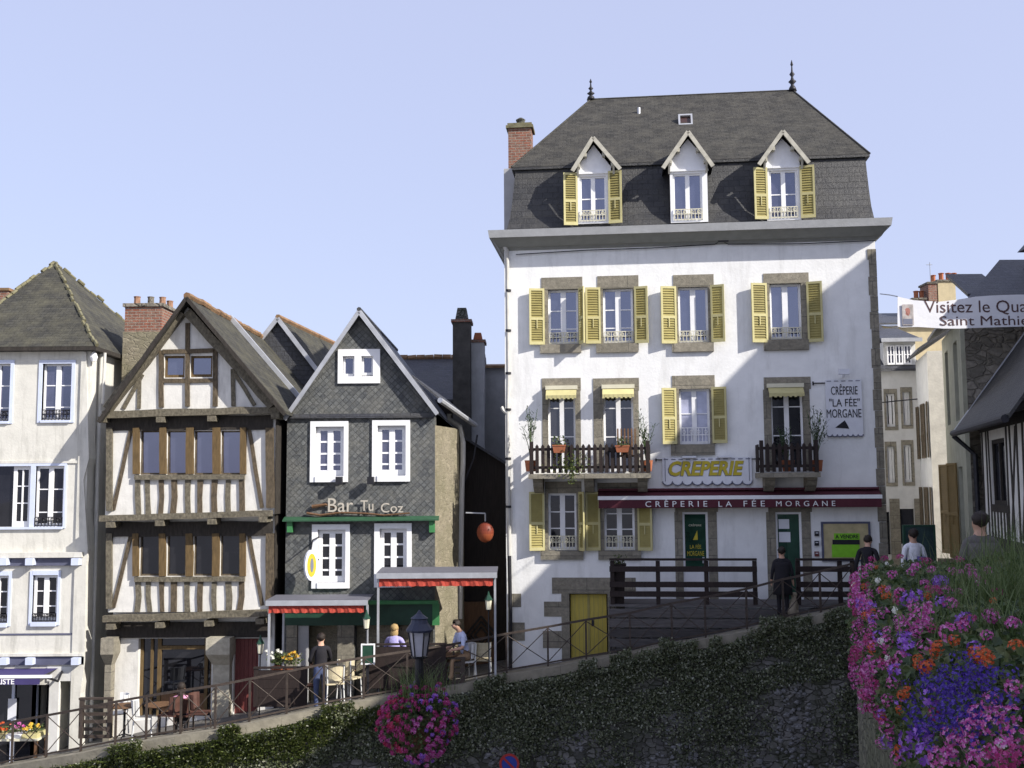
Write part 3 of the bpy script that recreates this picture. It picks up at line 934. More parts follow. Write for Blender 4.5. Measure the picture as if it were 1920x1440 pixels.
# doors
def shopdoor(r, kind):
    u0, u1, z0, z1 = r
    fw = 0.055
    mb = MB().box(u0, u0 + fw, 0.05, 0.12, z0, z1).box(u1 - fw, u1, 0.05, 0.12, z0, z1).box(u0 + fw, u1 - fw, 0.05, 0.12, z1 - fw, z1)
    dr = mb.build('door', WPAINT, ch)
    zp = z0 + (0.85 if kind else 0.1)
    if kind:
        MB().box(u0 + fw, u1 - fw, 0.06, 0.12, z0, zp).build('lower_panel', WPAINT, dr)
    MB().box(u0 + fw, u1 - fw, 0.08, 0.12, zp, z1 - fw).build('pane', GL_GREEN, dr)
    if not kind:
        MB().box(u0 + fw, u1 - fw, 0.07, 0.12, z0, zp).build('kick_board', DGREEN, dr)
        um = u0 + (u1 - u0) * 0.45
        MB().box(um, u1 - fw, 0.072, 0.08, zp, z1 - fw).build('open_leaf', DGREEN, dr)
        x = u0 + fw + 0.03
        MB().box(x, x + 0.26, 0.07, 0.08, z1 - 0.42, z1 - 0.18).box(x, x + 0.28, 0.07, 0.08, z1 - 0.75, z1 - 0.5).build('notice', BOARD, dr)
    else:
        uc = (u0 + u1) / 2
        w = u1 - u0
        text(dr, 'LA FÉE', uc - w * 0.22, uc + w * 0.22, zp + 0.46, zp + 0.58, 0.078, SIGNY, bold=0.0)
        text(dr, 'MORGANE', uc - w * 0.33, uc + w * 0.33, zp + 0.28, zp + 0.40, 0.078, SIGNY, bold=0.0)
        MB().prism([(uc - 0.06, zp + 0.68), (uc + 0.06, zp + 0.68), (uc + 0.05, zp + 0.92)], 0.07, 0.078).build('emblem', SIGNY, dr)
        text(dr, 'CRÊPERIE', uc - w * 0.25, uc + w * 0.25, z1 - 0.36, z1 - 0.30, 0.078, CREAMP, bold=0.0)
    MB().box(u1 - fw - 0.10, u1 - fw - 0.05, 0.04, 0.08, zp + 0.1, zp + 0.25).build('handle', ZINC, dr)
shopdoor(D[0], 1)
shopdoor(D[1], 0)
# cellar door of two yellow leaves
u0, u1, z0, z1 = Y
um = (u0 + u1) / 2
cdr = MB().box(u0 + 0.03, um - 0.006, 0.12, 0.17, z0, z1 - 0.03).box(um + 0.006, u1 - 0.03, 0.12, 0.17, z0, z1 - 0.03).build('cellar_door', YELD, ch)
mb = MB().box(um - 0.03, um + 0.03, 0.105, 0.12, z0, z1 - 0.03)
for k in range(1, 4):
    for a, b in ((u0 + 0.03, um - 0.03), (um + 0.03, u1 - 0.03)):
        x = a + (b - a) * k / 4
        mb.box(x - 0.006, x + 0.006, 0.116, 0.12, z0, z1 - 0.03)
mb.build('board_joint', YELL, cdr)
MB().box(um + 0.07, um + 0.13, 0.09, 0.12, z0 + 1.15, z0 + 1.3).build('lock', IRON, cdr)

# ---- signs on the facade (each a thing of its own)
def scallop_board(x0, y0, x1, y1, n, d=-0.06):
    u0, u1, z0, z1 = C.rect(x0, y0, x1, y1, d)
    w = (u1 - u0) / n
    r = w * 0.5
    poly = [(u0, z1), (u0, z0 + r * 0.8)]
    for i in range(n):
        for k in range(1, 8):
            a = math.pi + math.pi * k / 8
            poly.append((u0 + w * (i + 0.5) + r * math.cos(a), z0 + r * 0.8 + r * 0.8 * math.sin(a)))
        poly.append((u0 + w * (i + 1), z0 + r * 0.8))
    poly += [(u1, z1)]
    return (u0, u1, z0, z1), poly
(u0, u1, z0, z1), poly = scallop_board(1242, 858, 1410, 911, 9)
sg, M = C.thing_at('shop_sign', 'pale scalloped board reading CREPERIE in slanted yellow letters, over the maroon awning', 'sign', (u0 + u1) / 2, -0.06, z0)
MB(M).prism(poly, -0.06, -0.03).build('board', BOARD, sg)
mb = MB(M)
bp = poly[1:-1]
mb.tube([(p[0], -0.062, p[1] + 0.02) for p in bp], 0.016, 4)
mb.tube([(u0 + 0.07, -0.062, z1), (u0 + 0.07, -0.062, z0 + 0.12)], 0.008, 4)
mb.tube([(u1 - 0.07, -0.062, z1), (u1 - 0.07, -0.062, z0 + 0.12)], 0.008, 4)
k = 12
for i in range(k):
    a = u0 + (u1 - u0) * (i + 0.2) / k
    mb.box(a, a + (u1 - u0) / k * 0.6, -0.066, -0.06, z1 - 0.05, z1 - 0.025)
mb.build('painted_border', SIGNG, sg)
r = C.rect(1254, 864, 1395, 892, -0.07)
text(sg, 'CREPERIE', *r, -0.062, SIGNY, bold=0.035, M=M, shear=0.22)
text(sg, 'CREPERIE', r[0] - 0.025, r[1] + 0.005, r[2] - 0.02, r[3] - 0.005, -0.0605, SIGNG, name='letter_outline', bold=0.05, ext=0.001, M=M, shear=0.22)  # printed dark outline set behind the yellow letters
mb = MB(M).box(u0 - 0.16, u0, -0.05, -0.035, z1 - 0.06, z1 - 0.03).box(u1, u1 + 0.2, -0.05, -0.035, z1 - 0.06, z1 - 0.03)
mb.box(u0 - 0.17, u0 - 0.14, -0.05, 0.0, z1 - 0.08, z1 - 0.01).box(u1 + 0.18, u1 + 0.21, -0.05, 0.0, z1 - 0.08, z1 - 0.01)
mb.build('bracket', IRON, sg)
for a in (u0 + 0.5, u1 - 0.85):
    MB(M).box(a, a + 0.35, -0.2, -0.05, z1 - 0.005, z1 + 0.04).build('spotlight', BOARD, sg)

(u0, u1, z0, z1), poly = scallop_board(1549, 712, 1617, 820, 7)
sg, M = C.thing_at('shop_sign', 'pale upright scalloped board with dark lettering, high on the white wall near its right corner', 'sign', (u0 + u1) / 2, -0.06, z0)
MB(M).prism(poly, -0.06, -0.03).build('board', BOARD, sg)
mb = MB(M).tube([(p[0], -0.062, p[1] + 0.02) for p in poly[1:-1]], 0.016, 4)
for i in range(5):
    a = u0 + (u1 - u0) * (i + 0.2) / 5
    mb.box(a, a + (u1 - u0) / 5 * 0.6, -0.066, -0.06, z1 - 0.04, z1 - 0.02)
mb.build('painted_border', SIGNG, sg)
text(sg, 'CRÊPERIE', *C.rect(1558, 720, 1608, 740, -0.07), -0.062, SIGNB, bold=0.0, M=M)
text(sg, '"LA FÉE"', *C.rect(1555, 744, 1612, 762, -0.07), -0.062, SIGNB, bold=0.0, M=M)
text(sg, 'MORGANE', *C.rect(1550, 767, 1615, 783, -0.07), -0.062, SIGNB, bold=0.0, M=M)
a = C.rect(1566, 788, 1592, 804, -0.07)
MB(M).prism([(a[0], a[2] + 0.03), (a[1], a[2]), (a[1] - 0.02, a[2] + 0.06), (a[1] - 0.1, a[3])], -0.068, -0.06).build('emblem', SIGNB, sg)
MB(M).box(u0 - 0.3, u0, -0.05, -0.035, z1 - 0.09, z1 - 0.06).box(u0 - 0.31, u0 - 0.28, -0.05, 0.0, z1 - 0.12, z1 - 0.03).build('bracket', IRON, sg)
a = C.rect(1572, 692, 1592, 702, -0.25)
MB(M).box(a[0], a[1], -0.32, -0.2, a[2], a[3]).box((a[0] + a[1]) / 2 - 0.012, (a[0] + a[1]) / 2 + 0.012, -0.26, 0, a[2] - 0.05, a[2]).build('spotlight', BOARD, sg)

# main awning
d = -0.42
u0, u1, zv0, zv1 = C.rect(1121, 936, 1655, 952, d)
zt0 = C.p(1388, 930, d)[1]
zt1 = C.p(1388, 917, -0.15)[1]
aw, M = C.thing_at('awning', 'long maroon awning lettered CRÊPERIE LA FÉE MORGANE across the white house', 'awning', (u0 + u1) / 2, d, zv0)
mb = MB(M).box(u0 + 0.02, u1 - 0.02, -0.2, -0.001, zt1 - 0.02, zt1 + 0.03)
n = 40
for i in range(n):
    a, b = u0 + (u1 - u0) * i / n, u0 + (u1 - u0) * (i + 1) / n
    mb.hexa([(a, -0.06, zt1 - 0.022), (b, -0.06, zt1 - 0.022), (b, -0.03, zt1 - 0.022), (a, -0.03, zt1 - 0.022)],
            [(a, d + 0.03, zt0), (b, d + 0.03, zt0), (b, d + 0.06, zt0), (a, d + 0.06, zt0)])
mb.build('canvas', MAROON, aw)
MB(M).box(u0, u1, d, d + 0.06, zv1, zt0 + 0.015).build('front_bar', WPAINT, aw)
mb = MB(M)
n = 60
for i in range(n):
    a, b = u0 + 0.02 + (u1 - u0 - 0.04) * i / n, u0 + 0.02 + (u1 - u0 - 0.04) * (i + 1) / n
    w0, w1 = 0.012 * math.sin(i * 0.8), 0.012 * math.sin((i + 1) * 0.8)
    mb.hexa([(a, d + 0.01, zv1), (b, d + 0.01, zv1), (b, d + 0.02, zv1), (a, d + 0.02, zv1)],
            [(a, d + 0.01 + w0 * 0.6, zv0 + abs(w0)), (b, d + 0.01 + w1 * 0.6, zv0 + abs(w1)), (b, d + 0.02 + w1, zv0), (a, d + 0.02 + w0, zv0)])
mb.build('valance', MAROON, aw)
for body, xa, xb in (('CRÊPERIE', 1210, 1326), ('LA', 1347, 1372), ('FÉE', 1394, 1434), ('MORGANE', 1455, 1566)):
    xs = C.rect(xa, 937, xb, 951, d)
    # one mesh per letter so that the wide spacing of the awning is kept
    text(aw, body, xs[0], xs[1], zv0 + 0.03, zv1 - (0.0 if 'Ê' in body or 'É' in body else 0.05), d - 0.012, WPAINT, bold=0.0, M=M, spacing=1.7)

# notice board with the sale cards
u0, u1, z0, z1 = C.rect(1540, 978, 1632, 1052)
nb, M = C.thing_at('notice_board', 'framed tan notice board with green sale card on white wall beside second door', 'notice board', (u0 + u1) / 2, -0.04, z0)
MB(M).box(u0, u0 + 0.05, -0.05, -0.001, z0, z1).box(u1 - 0.05, u1, -0.05, -0.001, z0, z1).box(u0 + 0.05, u1 - 0.05, -0.05, -0.001, z1 - 0.05, z1).box(u0 + 0.05, u1 - 0.05, -0.05, -0.001, z0, z0 + 0.04).build('frame', NPAINT, nb)
MB(M).box(u0 + 0.05, u1 - 0.05, -0.03, -0.001, z0 + 0.04, z1 - 0.05).build('backing', PAPER, nb)
r = C.rect(1564, 1000, 1612, 1012, -0.05); MB(M).box(r[0], r[1], -0.04, -0.03, r[2], r[3]).build('card', LIME, nb)
text(nb, 'A VENDRE', r[0] + 0.03, r[1] - 0.03, r[2] + 0.03, r[3] - 0.03, -0.042, SIGNB, M=M)
r = C.rect(1561, 1012, 1612, 1021, -0.05); MB(M).box(r[0], r[1], -0.045, -0.03, r[2], r[3]).build('card', SIGNB, nb)
r = C.rect(1560, 1021, 1612, 1045, -0.05); MB(M).box(r[0], r[1], -0.04, -0.03, r[2], r[3]).build('card', LIME, nb)
for yy in (996, 1014, 1034):
    r = C.rect(1527, yy, 1535, yy + 9)
    w, M = C.thing_at('letter_box', {996: 'small dark box on white wall beside notice board, topmost of three', 1014: 'small dark box on white wall beside notice board, middle of three', 1034: 'small reddish box on white wall beside notice board, lowest of three'}[yy], 'wall box', r[0], 0, r[2], 'small boxes by the notice board')
    MB(M).box(r[0], r[1], -0.06, -0.001, r[2], r[3]).build('case', REDD if yy == 1034 else IRON, w)
    MB(M).box(r[0] + 0.02, r[1] - 0.02, -0.066, -0.06, r[3] - 0.05, r[3] - 0.03).build('slot', BOARD, w)

# ---- terracotta troughs and oleanders on the balconies
def trough(x0, y0, x1, y1, d, label):
    u0, u1, z0, z1 = C.rect(x0, y0, x1, y1, d)
    t, M = C.thing_at('flower_trough', label, 'planter', (u0 + u1) / 2, d, z0, 'terracotta troughs on the balcony rail')
    MB(M).hexa(rectring(u0 + 0.03, u1 - 0.03, d + 0.02, d + 0.16, z0), rectring(u0, u1, d, d + 0.18, z1 - 0.03)).box(u0 - 0.01, u1 + 0.01, d - 0.01, d + 0.19, z1 - 0.03, z1).build('tub', TERRA, t)
    pts = [Vector((u0 + random.random() * (u1 - u0), d + 0.09 + random.gauss(0, 0.05), z1 + random.random() ** 2 * 0.22)) for _ in range(70)]
    lf = leaf_cloud(pts, 0.035); lf.v = [tuple(M @ Vector(v)) for v in lf.v]
    lf.build('foliage', LEAF, t)
trough(1036, 834, 1060, 849, bal1 and -0.95, 'small terracotta trough on long balcony rail before the left french window')
trough(1154, 835, 1180, 848, -0.95, 'small terracotta trough on long balcony rail before the right french window')

def oleander(px, pyb, pyt, d, label, n=9, seed=1, spread=0.28):
    random.seed(seed)
    u, z0 = C.p(px, pyb, d); z1 = C.p(px, pyt, d)[1]
    t, M = C.thing_at('oleander', label, 'shrub', u, d, z0, 'oleanders in tubs on the balconies')
    MB().lathe((0, 0, 0), [(0.13, 0), (0.16, 0.25), (0.17, 0.28)], 10).build('tub', TERRA, t)
    st, lv = MB(), []
    H = z1 - z0
    for i in range(n):
        a = random.random() * 6.28
        e = Vector((math.cos(a) * spread * random.uniform(.3, 1), math.sin(a) * spread * .6 * random.uniform(.2, 1), H * random.uniform(0.55, 1.0)))
        mid = Vector((e.x * 0.35, e.y * 0.35, e.z * 0.6))
        pts = [Vector((0, 0, 0.25)), mid, e]
        st.tube(pts, 0.012, 4, 0.005)
        for k in range(26):
            s = random.uniform(0.35, 1.0)
            p = mid.lerp(e, (s - 0.35) / 0.65)
            lv.append(p + Vector((random.gauss(0, .035), random.gauss(0, .035), random.gauss(0, .03))))
    st.build('stem', STEM, t)
    mb = MB()
    for p in lv:
        a = random.random() * 6.28
        dr = Vector((math.cos(a), math.sin(a), random.uniform(0.1, 1.3))).normalized()
        sd = dr.cross(Vector((0, 0, 1))).normalized() * 0.014
        L = random.uniform(0.09, 0.16)
        mb.add([p, p + dr * L * .5 + sd, p + dr * L, p + dr * L * .5 - sd], [(0, 1, 2), (0, 2, 3)])
    mb.build('foliage', OLEA, t)
oleander(996, 884, 762, -0.55, 'slender grey green oleander at the left end of the long balcony', 8, 3)
oleander(1212, 884, 768, -0.55, 'slender grey green oleander at the right end of the long balcony', 8, 5)
oleander(1531, 884, 762, -0.5, 'leafy oleander at the right end of the short balcony', 10, 9, 0.34)
oleander(1478, 884, 800, -0.45, 'low bushy oleander in the middle of the short balcony', 9, 12, 0.3)
# trailing plant through the pickets of the long balcony, and a folding chair on it
u, z = C.p(1068, 870, -0.95)
t, M = C.thing_at('trailing_plant', 'yellow green trailing plant hanging through the long balcony pickets', 'plant', u, -0.9, bal1[2])
random.seed(21)
pts = [Vector((random.gauss(0, 0.22), -0.05 + random.gauss(0, 0.05), 0.22 + random.gauss(0, 0.16))) for _ in range(260)] + [Vector((0.08 + random.gauss(0, .05), -0.12, random.uniform(-.25, .1))) for _ in range(40)]
leaf_cloud(pts, 0.03).build('foliage', GRASSL, t)
MB().tube([(0, 0.05, 0), (0.02, -0.02, 0.3), (0.08, -0.1, 0.25), (0.1, -0.11, -0.2)], 0.008, 4).build('stem', STEM, t)
u, z = C.p(1172, 880, -0.5)
t, M = C.thing_at('balcony_chair', 'dark brown slatted chair at the right end of the long balcony', 'chair', u + 0.05, -0.45, bal1[2])
MB().box(-0.24, 0.24, -0.24, 0.24, 0.42, 0.46).build('seat', WOODB, t)
mb = MB()
for k in range(6):
    x = -0.22 + k * 0.088
    mb.hexa([(x - .02, 0.22, .46), (x + .02, 0.22, .46), (x + .02, .25, .46), (x - .02, .25, .46)], [(x - .02, 0.36, 1.15), (x + .02, .36, 1.15), (x + .02, .39, 1.15), (x - .02, .39, 1.15)])
mb.build('backrest', WOODB, t)
for sx in (-.21, .21):
    for sy in (-.21, .21):
        MB().box(sx - .02, sx + .02, sy - .02, sy + .02, 0, .42).build('leg', WOODB, t)
# ================================================================== LEFT RENDERED HOUSE
H = Fac(80, 26.7, 0.0, -7.2)
lh = H.thing('rendered_house', 'cream rendered house with pale blue window frames at the left edge of the row', 'house')
u0 = H.p(-70, 900)[0]; u1 = H.p(163, 900)[0]
zT = H.p(100, 652)[1]
LD = 7.5
hl = []
def lhole(x0, y0, x1, y1, rec=0.16):
    r = H.rect(x0, y0, x1, y1); hl.append(r + (rec,)); return r
w1 = [lhole(-32, 682, 19, 790), lhole(79, 682, 134, 788)]
w2 = [lhole(-22, 874, 57, 988), lhole(66, 874, 120, 988)]
w3 = [lhole(-30, 1079, 16, 1168), lhole(61, 1078, 108, 1166)]
sh = lhole(-40, 1284, 58, 1440, 0.5)
dr1 = lhole(58, 1284, 90, 1440, 0.9)
dr2 = lhole(108, 1277, 150, 1440, 0.7)
wall([(u0, -0.6), (u1, -0.6), (u1, zT), (u0, zT)], hl, 0, LD).build('wall', CREAM, lh)
def lbox(x0, y0, x1, y1, d0, d1, m, name, lab=None):
    r = H.rect(x0, y0, x1, y1, d0)
    return MB().box(r[0], r[1], d0, d1, r[2], r[3]).build(name, m, lh, lab)
# corner pilaster swelling
p = [H.p(*q) for q in ((163, 660), (168, 860), (158, 900), (166, 1030), (163, 1060), (160, 1240), (152, 1300), (152, 1440))]
mb = MB()
for a, b in zip(p[:-1], p[1:]):
    mb.hexa([(u1 - 0.22, -0.05, b[1]), (b[0], -0.05, b[1]), (b[0], 0.4, b[1]), (u1 - 0.22, 0.4, b[1])], [(u1 - 0.22, -0.05, a[1]), (a[0], -0.05, a[1]), (a[0], 0.4, a[1]), (u1 - 0.22, 0.4, a[1])])
mb.build('pilaster', CREAM, lh)
for r in w1:
    casement(lh, r, 0.09, WPAINT, GL_MID, bars=(0.2, 0.62), fw=0.05, mid=0.12, guard=0.26, gm=IRON)
    mb = MB()
    mb.box(r[0] - 0.09, r[0], -0.03, 0.1, r[2] - 0.06, r[3] + 0.09).box(r[1], r[1] + 0.09, -0.03, 0.1, r[2] - 0.06, r[3] + 0.09).box(r[0], r[1], -0.03, 0.1, r[3], r[3] + 0.09).box(r[0], r[1], -0.06, 0.1, r[2] - 0.06, r[2])
    mb.build('window_surround', BPAINT, lh)
r = w2[0]
um = H.p(22, 930)[0]
casement(lh, (um, r[1], r[2], r[3]), 0.07, WPAINT, GL_DARK, bars=(0.35, 0.68), fw=0.09, mid=0.03, split=True, name='window')
MB().box(r[0], um, 0.14, 0.155, r[2], r[3]).build('open_window', GL_DARK, lh)
casement(lh, w2[1], 0.07, WPAINT, GL_DARK, bars=(0.2, 0.62), fw=0.06, mid=0.12, guard=0.24, gm=IRON)
mb = MB()
r, q = w2
mb.box(r[0], q[1], -0.03, 0.1, r[3], r[3] + 0.07).box(r[1], q[0], -0.03, 0.1, r[2], r[3]).box(q[1], q[1] + 0.06, -0.03, 0.1, r[2] - 0.04, r[3] + 0.07).box(r[0], q[1], -0.07, 0.1, r[2] - 0.06, r[2] - 0.001)
mb.build('window_surround', BPAINT, lh)
for r in w3:
    casement(lh, r, 0.07, WPAINT, GL_DARK, bars=(0.28, 0.66), fw=0.07, mid=0.12, guard=0.2, gm=IRON)
    mb = MB()
    mb.box(r[0] - 0.07, r[0], -0.03, 0.1, r[2] - 0.08, r[3] + 0.1).box(r[1], r[1] + 0.07, -0.03, 0.1, r[2] - 0.08, r[3] + 0.1).box(r[0], r[1], -0.035, 0.1, r[3], r[3] + 0.1).box(r[0], r[1], -0.08, 0.1, r[2] - 0.1, r[2])
    mb.build('window_surround', BPAINT, lh)
lbox(-70, 864, 160, 869, -0.035, 0.0, CREAM, 'string_course')
lbox(-70, 1036, 153, 1046, -0.16, 0.0, CREAM, 'ledge')
lbox(-70, 1046, 153, 1061, -0.06, 0.0, NPAINT, 'jetty_beam')
for x in (-45, 5, 54, 140):
    lbox(x - 7, 1047, x + 7, 1060, -0.26, -0.061, BPAINT, 'beam_end')
lbox(-70, 1226, 155, 1231, -0.10, 0.0, CREAM, 'ledge')
lbox(-70, 1188, 151, 1191, -0.03, 0.0, NPAINT, 'fascia_trim'); lbox(148, 1191, 151, 1226, -0.03, 0.0, NPAINT, 'fascia_trim')
lbox(-70, 1191, 147, 1226, -0.015, 0.0, CREAM, 'shop_fascia')
lbox(-70, 1232, 157, 1247, -0.05, 0.0, NPAINT, 'jetty_beam')
for x in (-45, 5, 54, 140):
    lbox(x - 7, 1234, x + 7, 1247, -0.22, -0.051, BPAINT, 'beam_end')
# shop ground floor
r = sh
mb = MB()
for t in (0.0, 0.52, 0.96):
    x = r[0] + (r[1] - r[0]) * t
    mb.box(x, x + 0.07, 0.25, 0.33, r[2], r[3])
o = mb.build('shop_window', BPAINT, lh)
MB().box(r[0], r[1], 0.31, 0.36, r[2], r[3]).build('pane', GL_DARK, o)
z = H.p(30, 1345, 0.2)[1]
MB().box(H.p(14, 1345, .24)[0], H.p(30, 1345, .24)[0], 0.24, 0.25, H.p(20, 1350, .24)[1], H.p(20, 1310, .24)[1]).build('poster', BOARD, o)
for r, m in ((dr1 + (0.9,), SIGNB), (dr2 + (0.7,), GREYPL)):
    MB().box(r[0], r[1], r[4] - 0.06, r[4], r[2], r[3]).build('door', m, lh)
lbox(90, 1277, 108, 1440, -0.10, 0.0, PALE, 'shop_pier')
lbox(88, 1250, 155, 1277, -0.04, 0.0, PALE, 'shop_lintel', None)
# roof
z = zT
def rp(px, py, d):
    return H.p3(px, py, d)
A0 = (u1 + 0.22, -0.25, z); B0 = (u1 + 0.22, LD + 0.2, z); L0 = (H.p(-112, 652, -0.25)[0], -0.25, z); L1 = (L0[0], LD + 0.2, z)
ap = H.p3(103, 492, 3.6)
mb = MB().quad(L0, A0, ap).quad(A0, B0, ap).quad(B0, L1, ap).quad(L1, L0, ap)
mb.build('roof', ROOFM, lh)
mb = MB().hexa([(L0[0], -0.25, z - 0.1), (A0[0], -0.25, z - 0.1), (B0[0], B0[1], z - 0.1), (L1[0], L1[1], z - 0.1)], [L0, A0, B0, L1])
mb.v = [(a, b, c - 0.004 if c == z else c) for a, b, c in mb.v]
mb.build('eaves', TIMD, lh)
mb = MB()
for a, b in ((A0, ap), (B0, ap), (L0, ap)):
    a, b = Vector(a), Vector(b)
    for k in range(22):
        q = a.lerp(b, k / 22); q2 = a.lerp(b, (k + 0.9) / 22)
        j = Vector((random.gauss(0, .015), random.gauss(0, .015), random.gauss(0, .02)))
        mb.tube([q + j, q2 + j], 0.05, 6)
mb.build('hip_tiles', MOSS, lh)
mb = MB().tube([(u1 + 0.08, 0.5, zT - 0.1), (u1 + 0.08, 0.45, zT - 2.8), (u1 + 0.12, 0.45, 0)], 0.05, 8)
mb.tube([(u1 + 0.24, 0.3, zT - 0.1), (u1 + 0.22, 0.3, zT - 1.4)], 0.04, 8)
mb.build('drainpipe', PIPE, lh)
u, zz = H.p(181, 668, 0.2)
MB().lathe((u1 + 0.1, -0.05, zz - 0.16), [(0.06, 0), (0.10, 0.1), (0.05, 0.22), (0.02, 0.25)], 8).build('alarm_box', WPAINT, lh)
q = H.rect(-14, 545, 13, 640, 5.0)
c_ = MB().box(q[0], q[1], 5.0, 5.7, q[2], q[3]).build('chimney', BRICK, lh)
MB().box(q[0] - .05, q[1] + .05, 4.95, 5.75, q[3], q[3] + .08).build('cap', RIDGE, c_)
# florist awning
d = -1.0
a0, a1, z0, z1 = H.rect(-60, 1270, 76, 1284, d)
zt = H.p(40, 1252, -0.05)[1]
aw, M = H.thing_at('awning', 'navy shop awning ending in ISTE at the left edge over the flower stall', 'awning', a1 - 1.0, d, z0)
zb = H.p(40, 1268, d)[1]
mb = MB(M).hexa([(a0, -0.06, zt - .02), (a1, -0.06, zt - .02), (a1, -0.03, zt - .02), (a0, -0.03, zt - .02)], [(a0, d, zb), (a1, d, zb), (a1, d + .03, zb), (a0, d + .03, zb)])
mb.build('canvas', NAVYC, aw)
MB(M).box(a0, a1 + 0.25, d - 0.02, d + 0.05, z1 - 0.02, zb + 0.02).build('front_bar', WPAINT, aw)
MB(M).box(a0, a1 - 0.02, d - 0.005, d + 0.01, z0, z1 - 0.02).build('valance', NAVYC, aw)
MB(M).tube([(a1 + 0.1, d + 0.02, z1), (a1 + 0.2, d * 0.5, zt - 0.25), (a1 + 0.1, -0.05, zt - 0.1)], 0.03, 6).build('folding_arm', IRON, aw)
r = H.rect(1, 1273, 27, 1283, d)
text(aw, 'FLEURISTE', r[1] - (r[1] - r[0]) * 2.45, r[1], r[2], r[3], d - 0.006, WPAINT, bold=0.01, M=M)

# ================================================================== HALF-TIMBERED HOUSE
T = Fac(360, 26.2, 1.0, -6.6)
ht = T.thing('half_timbered_house', 'half-timbered house with white infill, jettied floors and steep gable', 'house')
uA = T.p(199, 900)[0]; uB = T.p(516, 900)[0]
TD = 9.0
# three storeys, each a step further out
z_g = T.p(350, 774)[1]; z_2 = T.p(350, 965)[1]; z_1 = T.p(350, 1150)[1]
D2, D1, D0 = 0.0, 0.30, 0.62
gD = -0.12
h0 = [T.rect(258, 1197, 396, 1345, D0) + (0.35,), T.rect(438, 1197, 484, 1345, D0) + (0.25,)]
wall([(uA + 0.03, -0.6), (uB - 0.1, -0.6), (uB - 0.1, z_1), (uA + 0.03, z_1)], h0, D0, TD - D0).build('ground_floor_wall', INFILL, ht)
h1 = [T.rect(*q, D1) + (0.14,) for q in ((262, 1003, 300, 1080), (313, 1003, 348, 1080), (363, 1003, 399, 1080), (413, 1003, 450, 1080))]
wall([(uA + 0.02, z_1 + 0.001), (uB - 0.06, z_1 + 0.001), (uB - 0.06, z_2), (uA + 0.02, z_2)], h1, D1, TD - D1).build('first_floor_wall', INFILL, ht)
h2 = [T.rect(*q, D2) + (0.14,) for q in ((263, 808, 302, 890), (313, 808, 351, 890), (364, 808, 400, 890), (414, 808, 451, 890))]
wall([(uA, z_2 + 0.001), (uB, z_2 + 0.001), (uB, z_g), (uA, z_g)], h2, D2, TD).build('second_floor_wall', INFILL, ht)
apx = T.p(349, 572, gD)
gl = T.p(199, 772, gD); gr = T.p(520, 766, gD)
hg = [T.rect(308, 667, 346, 708, gD) + (0.12,), T.rect(357, 667, 398, 707, gD) + (0.12,)]
wall([(gl[0], z_g + 0.001), (gr[0], z_g + 0.001), (apx[0], apx[1])], hg, gD, TD - gD - 0.2).build('gable_wall', INFILL, ht)

def beam(x0, y0, x1, y1, wpx, d, m, name, out=0.05, wob=0.10, z_in=0.02):
    """timber in the plane d: pixel centre line and width; slightly crooked, square-cut, proud of the wall"""
    a = Vector(T.p(x0, y0, d)); b = Vector(T.p(x1, y1, d))
    w = wpx / FOC * (T.O.y + d)
    t = (b - a).normalized(); nn = Vector((-t.y, t.x))
    k = max(2, int((b - a).length / 0.45))
    L, Rr = [], []
    ph = random.random() * 10
    for i in range(k + 1):
        q = a.lerp(b, i / k)
        c = nn * (mnoise.noise(Vector((ph, i * 0.7, 0))) * w * wob * 1.5)
        ww = w * (1 + wob * mnoise.noise(Vector((ph + 5, i * 0.9, 3)))) / 2
        L.append(q + c + nn * ww); Rr.append(q + c - nn * ww)
    o = out + random.uniform(-0.012, 0.012)
    mb = MB()
    for i in range(k):
        mb.prism([L[i], L[i + 1], Rr[i + 1], Rr[i]], d - o, d + z_in)
    return mb.build(name, m, ht)

# gable timbers
beam(196, 778, 527, 769, 13, gD, TIMG, 'sill_beam', 0.16)
beam(344, 587, 206, 768, 17, gD, TIMG, 'rafter', 0.2)
beam(355, 587, 514, 762, 17, gD, TIMG, 'rafter', 0.2)
beam(352, 606, 352, 762, 8, gD, TIMB, 'king_post', 0.06)
beam(306, 660, 401, 658, 8, gD, TIMB, 'collar', 0.045)
beam(303, 657, 303, 764, 9, gD, TIMB, 'post', 0.05)
beam(404, 655, 404, 762, 9, gD, TIMB, 'post', 0.05)
beam(306, 714, 402, 713, 8, gD, TIMB, 'window_sill', 0.055)
beam(262, 708, 261, 766, 7, gD, TIMG, 'stud', 0.04)
beam(437, 692, 438, 762, 8, gD, TIMG, 'stud', 0.04)
beam(268, 702, 232, 766, 7, gD, TIMG, 'brace', 0.035)
beam(440, 700, 478, 760, 7, gD, TIMG, 'brace', 0.035)
for q in hg:
    casement(ht, q[:4], gD + 0.06, TIMO, GL_SKY, bars=(), fw=0.05, split=False, name='attic_window')
